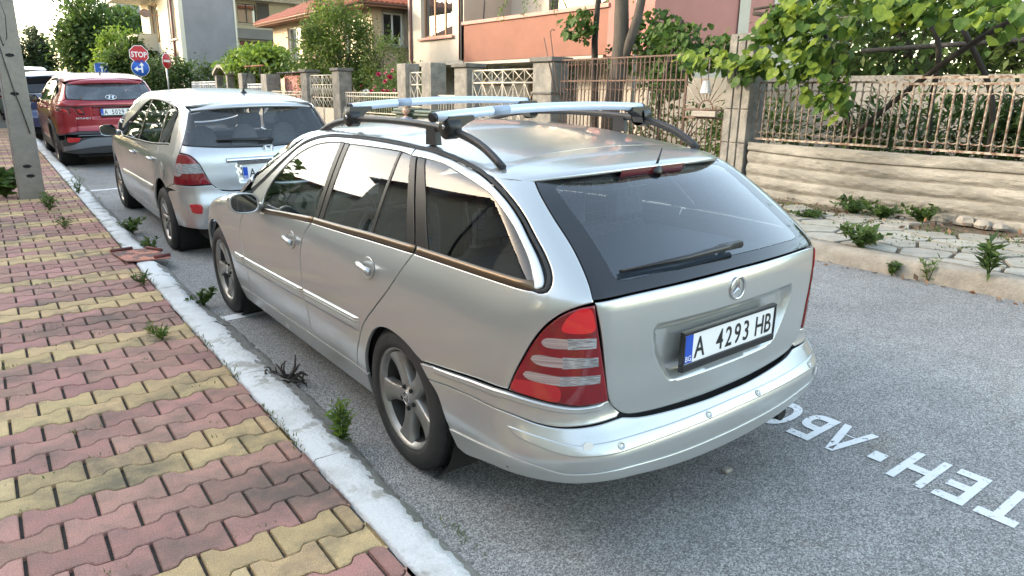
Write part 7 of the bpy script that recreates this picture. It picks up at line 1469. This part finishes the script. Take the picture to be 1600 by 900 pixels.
# vine on the fences: the nearest leaves one by one, the mass behind them joined
VL = []
for k, mm in enumerate((G_VINE, G_VINE, G_VINE2, G_VINE2)):
    sv, sf = SHAPES['vine']; q = random.Random(k); b = MB(); b.add([(x*(1+.2*(q.random()-.5)), y*(1+.15*(q.random()-.5)), z+.05*(q.random()-.5)) for x, y, z in sv], sf, False); VL.append(b.mesh('leaf', mm))
def ellipses(n, E, seed):
    r = np.random.default_rng(seed); w = np.array([e[3]*e[4] for e in E]); k = r.choice(len(E), n, p=w/w.sum()); E_ = np.array([e[:6] for e in E])[k]; a = r.random(n)*2*PI; q = np.sqrt(r.random(n)); return np.stack([E_[:, 0]+E_[:, 5]*(r.random(n)-.5), E_[:, 1]+E_[:, 3]*q*np.cos(a), E_[:, 2]+E_[:, 4]*q*np.sin(a)], 1)
#        x    y     z    ry   rz   depth
HANG = [(5.80, 5.05, 2.06, .52, .15, .3), (5.80, 4.30, 1.98, .30, .13, .3), (5.75, 3.95, 2.45, .22, .25, .3), (5.75, 3.72, 2.22, .50, .42, .4), (5.75, 3.30, 1.86, .30, .36, .3), (5.75, 3.05, 1.52, .14, .22, .2), (5.85, 3.85, 2.66, .28, .25, .4), (5.7, 2.85, 2.55, .75, .26, .5), (5.6, 1.95, 2.50, .75, .20, .5), (5.1, 1.22, 2.26, .26, .17, .2), (5.75, 4.35, 1.88, .2, .12, .2)]
def vine(name, label, loc, E, n_single, n_mass, size, mats, seed, meshes=VL, back=None):
    s = thing(name, label, 'vine', loc); L0 = Vector(loc); r = random.Random(seed); P = ellipses(n_single, E, seed)
    for p in P:
        o = link('leaf', meshes[r.randrange(len(meshes))], s); o.location = Vector(p)-L0; o.rotation_euler = (-2.2+1.1*(r.random()-.5), .9*(r.random()-.5), -PI/2+1.6*(r.random()-.5)); k = size*(.6+.8*r.random()); o.scale = (k, k, k)
    if n_mass: Q = ellipses(n_mass, [(e[0]+.22, e[1], e[2], e[3]*1.05, e[4]*1.05, e[5]) for e in E], seed+1); leaves('foliage', s, Q-np.array(loc), size*.85, mats, seed+2, 'vine', np.tile([-.6, 0, -.2], (n_mass, 1)), droop=.7)
    return s
v = vine('grape_vine', 'bright yellow green grape vine hanging over the rusty railing and pillar', (6.3, 3.2, .4), HANG, 298, 800, .135, [G_VINE2, G_VINE2, G_VINE], 111)
for pts, rr_ in (([(.2, .1, 0), (.25, .0, .7), (.1, .15, 1.3), (-.1, .4, 2.0), (-.3, 1.2, 2.2)], .028), ([(.25, .0, .7), (.2, -.6, 1.25), (.0, -1.3, 1.75), (-.2, -2.0, 2.1)], .032), ([(.5, -.9, 0), (.45, -.8, 1.0), (.35, -.75, 1.9), (0, -.2, 2.3)], .03), ([(-.3, 1.2, 2.25), (-.3, 0, 2.3), (-.4, -1.3, 2.2), (-.5, -2.2, 2.15)], .018), ([(.4, -1.5, .3), (.45, -1.4, 1.2), (.2, -1.1, 1.9)], .03)):
    m = MB(); m.tube(open_spline(pts, .12), rr_, 7); m.part('vine_stem', BARKD, v)
v2 = vine('climbing_vine', 'dark green climbing vine with broad leaves round the forked trunk', (6.75, 7.0, .4), [(6.75, 6.45, 2.46, .55, .26, .4), (6.7, 5.9, 2.2, .35, .22, .4), (6.75, 8.75, 2.80, .32, .28, .3), (7.5, 7.6, 2.6, .5, .45, .4), (6.8, 6.6, 1.85, .22, .40, .3), (7.4, 8.3, 2.2, .25, .35, .3), (6.7, 5.45, 2.28, .35, .16, .4), (7.4, 7.2, 1.9, .5, .25, .3)], 230, 1500, .12, [G_DARK, G_VINE2, G_MID], 121, meshes=[VL[2], VL[3]])
m = MB(); m.tube([(0, -.5, 0), (.05, -.4, 1.2), (0, -.8, 2.3)], .025, 6); m.part('vine_stem', BARKD, v2)
# garden behind the railing: dark narrow leaved shrubs, twigs, a pale back wall, trees beyond
b = MB(); b.box(9.6, 9.8, -6, 9.5, 0, 1.95); b.thing('back_wall', mat('back_wall_render', (.27, .25, .22), .9, col2=(.20, .19, .165), scale=2), 'pale rendered wall deep in the garden behind the rusty railing', 'wall')
for i, (x, y, z, rx, ry, rz_, n, sh, mt, lab) in enumerate(((7.3, .6, 1.15, .6, 1.3, .55, 3600, 'narrow', DK, 'dark narrow leaved shrub behind the doubled rail railing'), (7.4, 2.6, 1.05, .6, 1.2, .5, 3200, 'narrow', DK, 'dark narrow leaved shrub behind the railing, nearer the pillar'), (7.0, 4.9, .95, .5, .6, .6, 1300, 'narrow', MD, 'green shrub behind the sunburst gate'), (7.6, 6.8, .9, .6, 1.3, .5, 1400, 'diamond', MD, 'low shrubs behind the tall brown fence'), (8.3, -1.6, 1.4, .8, 1.2, .9, 3000, 'narrow', DK, 'dark shrub at the right end of the garden'))):
    P, o, ti = cloud(n, (0, 0, z-.4), (rx, ry, rz_), 131+i, 26, .32); s = thing('garden_bush', lab, 'bush', (x, y, .4), group='bushes in the near garden'); leaves('crown', s, P, .16 if sh == 'narrow' else .09, mt, 135+i, sh, o, tint=ti, stuff=False)
    q = random.Random(i)
    for k in range(7): m = MB(); a = q.random()*6.3; m.tube([(0, 0, -.1), (rx*.4*math.cos(a), ry*.4*math.sin(a), z*.6), (rx*math.cos(a), ry*math.sin(a), z*.9+.3*q.random())], [.016, .011, .004], 5); m.part('branch', BARKD, s)
for i, (x, y, z, rx, ry, rz_, n, mt, lab) in enumerate(((11.6, 1.4, 2.7, 1.3, 2.2, 1.7, 9000, [G_MID, G_OLIVE, G_LIGHT], 'green tree beyond the garden wall, rightmost'), (11.8, 4.9, 2.7, 1.3, 2.2, 1.7, 9000, MD, 'green tree beyond the garden wall, behind the hanging vine'), (11.4, -2.2, 2.8, 1.3, 2.4, 1.8, 9000, MD, 'green tree beyond the garden wall, past the right edge'))):
    tree('garden_tree', lab, 'tree', (x, y, .3), (x, y, z), (rx, ry, rz_), n, .19, mt, 151+i, 60, .26, trunk_r=.09, group='trees beyond the garden')
# weeds and tufts
def weed(label, x, y, z, h, n, size, mats, seed, spread=.5, shape='narrow', group='weeds along the kerbs and pavers', name='weed'):
    s = thing(name, label, 'weed', (x, y, z), group=group); r = random.Random(seed); P = []; out = []
    for k in range(n):
        a = r.random()*6.3; hh = h*(.55+.45*r.random()); e = Vector((math.cos(a)*spread*h*r.random(), math.sin(a)*spread*h*r.random(), hh)); m = MB(); m.tube([(0, 0, -.01), e*.5+Vector((0, 0, h*.08)), e], [h*.014+.001, h*.010+.0008, .0008], 4); m.part('stem', G_MID, s)
        for j in range(16):
            t_ = .10+.90*j/15; p = e*t_+Vector((0, 0, h*.16*t_*(1-t_)*2)); b_ = r.random()*6.3+j*2.4; P.append(p); out.append((math.cos(b_), math.sin(b_), .55))
    leaves('foliage', s, P, size, mats, seed, shape, np.array(out)*1.6, droop=-.1); return s
pz = lambda x, y: ZP+rise(y)
weed('tall green weed at the kerb beside the rear wheel of the nearest car', -1.0, 1.36, road_z(-.98, 1.4)-.005, .25, 9, .058, [G_MID, G_LIGHT], 201, .22)
weed('sprawling weed at the kerb near the front wheel of the nearest car', -.98, 3.95, road_z(-.98, 4), .17, 6, .05, [G_MID, G_DARK], 202, .8, 'diamond')
weed('low weed in the gutter beside the terracotta plate', -.97, 6.95, road_z(-.98, 7), .16, 9, .06, MD, 203, .9, 'diamond')
weed('green weed in the gutter by the hatchback rear wheel', -.96, 5.95, road_z(-.98, 6), .16, 5, .05, MD, 204, .8, 'diamond')
weed('broad leafy green clump at the foot of the concrete pole', -1.98, 9.65, pz(0, 9.6), .36, 16, .13, [G_DARK, G_MID], 205, .75, 'diamond')
weed('second leafy clump in front of the concrete pole', -1.60, 8.35, pz(0, 8.3), .20, 8, .07, [G_MID, G_OLIVE], 206, .6)
weed('small star shaped weed between the pavers, mid pavement', -1.40, 3.14, pz(0, 3.1), .055, 6, .045, [G_LIGHT, G_MID], 207, 1.4)
weed('small weed between the pavers beside the star shaped one', -1.44, 3.32, pz(0, 3.3), .05, 4, .03, [G_LIGHT, G_MID], 208, 1.2)
weed('small weed between the pavers near the kerb edge', -1.27, 4.50, pz(0, 4.5), .09, 7, .045, MD, 209, 1.)
weed('tuft of weed between pavers before the pole', -1.56, 7.10, pz(0, 7.1), .12, 6, .05, MD, 210, .8)
weed('weed by the kerb beyond the concrete pole', -1.18, 9.6, pz(0, 9.6), .22, 6, .05, [G_OLIVE, G_MID], 211, .5)
for i, (x, y, h_, n, sz, sp, sh, lab) in enumerate(((4.02, 1.62, .20, 14, .07, 1.1, 'diamond', 'bushy dark weed over the far kerb, leftmost of the kerb weeds'), (3.86, .55, .30, 8, .10, .45, 'narrow', 'tall leafy weed at the far kerb, rightmost of the kerb weeds'), (3.83, .95, .20, 6, .05, .4, 'narrow', 'yellowish slim weed at the far kerb, beside the tall leafy one'), (3.80, 1.22, .10, 6, .045, .6, 'diamond', 'tiny weed in the far gutter, second from the left'), (4.22, 1.66, .12, 6, .08, .8, 'diamond', 'small light green weed behind the bushy kerb weed'))):
    weed(lab, x, y, (rz(x, y) if x > 3.85 else road_z(x, y)+.01), h_, n, sz, MD if i != 2 else [G_OLIVE, G_LIGHT], 221+i, sp, sh)
for i, (x, y, h_, n, lab) in enumerate(((5.75, 2.62, .17, 26, 'wide green weed patch at the wall foot, left of two'), (5.80, 1.88, .17, 20, 'green weed patch at the wall foot, right of two'), (5.72, 2.28, .14, 16, 'thin middle weed patch joining the two at the wall foot'), (5.1, 2.75, .06, 14, 'low green moss patch near the car, on the flagstones'))):
    weed(lab, x, y, rz(x, y)-.02, h_, n, .06, [G_DARK, G_MID], 231+i, 1.8 if i < 3 else 4, 'diamond')
# creeping green between the flagstones, tufts on the kerb line, verge grass: uncountable
r = np.random.default_rng(240); P = []
for k in range(150):
    x, y = 4.1+1.9*r.random()**.7, -1.5+8*r.random(); n = r.integers(12, 46); q = r.normal(size=(n, 2))*[.09, .10]; P += [(x+a, y+b_, rz(x+a, y+b_)-.015) for a, b_ in q if 4.03 < x+a < 6.05]
leaves('ground_cover', None, P, .030, [G_MID, G_OLIVE, G_DARK], 241, 'diamond', np.tile([0, 0, .6], (len(P), 1)), droop=-.3)
P = []
for k in range(34):
    y = .3+r.random()*16; x = -1.208 if k % 2 else -.93+.03*r.normal(); n = r.integers(8, 34); q = r.normal(size=(n, 2))*[.012, .06]; P += [(x+a, y+b_, (pz(0, y+b_) if k % 2 else road_z(x, y+b_))) for a, b_ in q]
for k in range(60):
    x, y = -1.3-r.random()*1.2, .5+r.random()*8; n = r.integers(4, 16); q = r.normal(size=(n, 2))*[.05, .008]; P += [(x+a, y+b_, pz(0, y)-.01) for a, b_ in q]
leaves('grass_tufts', None, P, .022, [G_OLIVE, G_MID, mat('dry_grass', (.22, .17, .07), .8)], 242, 'narrow', np.tile([0, 0, 1.2], (len(P), 1)), droop=-.6)
sheet('verge', -9, -2.35, lambda x, y: ZP+rise(y)+.01+.12*min(1, max(0, (y-15)/6)), mat('verge_earth', (.09, .10, .04), .95, col2=(.15, .13, .07), scale=3), ys=[15.5, 17, 20, 24, 30, 40, 60])
P = np.stack([-2.35-r.random(6000)*2.2, 16+r.random(6000)**1.5*26, np.zeros(6000)], 1); P[:, 2] = [ZP+rise(y)+.01+.12*min(1, max(0, (y-15)/6)) for y in P[:, 1]]
leaves('verge_grass', None, P, .20, [G_MID, G_LIGHT, G_OLIVE], 243, 'narrow', np.tile([0, 0, 1.2], (len(P), 1)), droop=-.6)
# dead root in the gutter, plate over the kerb gap, litter
s = thing('dead_root', 'dry black uprooted weed lying in the gutter', 'root', (-.93, 2.2, road_z(-.93, 2.2)+.01)); q = random.Random(8)
for k in range(26):
    p = Vector((-.10+.1*q.random(), .05*(q.random()-.5), .02)); pts = [p]; d = Vector((q.random()*1.6-.6, q.random()-.5, .30*q.random())).normalized()
    for j in range(5): d = (d+Vector((q.random()-.5, q.random()-.5, q.random()-.55))*1.6).normalized(); p = p+d*.030; p.z = max(p.z, .002); pts.append(p)
    m = MB(); m.tube(pts, [.010, .009, .008, .006, .005, .003], 5); m.part('twig', BARKD, s)
s = thing('kerb_plate', 'terracotta painted steel plate bridging the gap in the white kerb', 'plate', (-1.10, 5.50, ZP+rise(5.5)+.012), (0, .05, .12)); TERR = mat('terracotta_paint', (.50, .20, .13), .8, col2=(.15, .085, .07), scale=6, sharp=(.46, .52))
m = MB(); m.bevbox(-.21, .15, -.26, .26, -.008, .004, .003); m.part('plate_sheet', TERR, s); RD = mat('plate_edge', (.05, .03, .028), .7, col2=(.22, .04, .03), scale=8)
for a, c_ in (((-.21, .20, .014), (-.02, .26, .014)), ((.02, -.25, .016), (.16, -.20, .016)), ((.10, .24, .014), (.17, .05, .014))): m = MB(); m.tube([a, c_], .016, 7); m.part('edge_bar', RD, s)
for i, (x, y, lab) in enumerate(((.215, .16, 'small pale stone chip on the asphalt behind the nearest car'), )):
    m = MB(); m.bevbox(-.022, .022, -.014, .014, 0, .016, .005); m.thing('stone_chip', CONC, lab, 'stone', (x, y, road_z(x, y)+.003))
LIT = mat('dead_leaf', (.20, .10, .05), .9, col2=(.30, .19, .11), scale=20, var=.3); r = np.random.default_rng(250)
P = [(3.80-.10*r.random(), -1+7*r.random(), 0) for k in range(60)]; P = [(x, y, road_z(x, y)+.012) for x, y, z in P]+[(x, y, rz(x, y)+.004) for x, y in zip(5.2+.85*r.random(420), -1.5+8*r.random(420))]
leaves('leaf_litter', None, P, .055, [LIT, mat('dead_leaf_dark', (.09, .055, .035), .9)], 251, 'diamond', np.tile([.3, .3, 0], (len(P), 1)), droop=0)
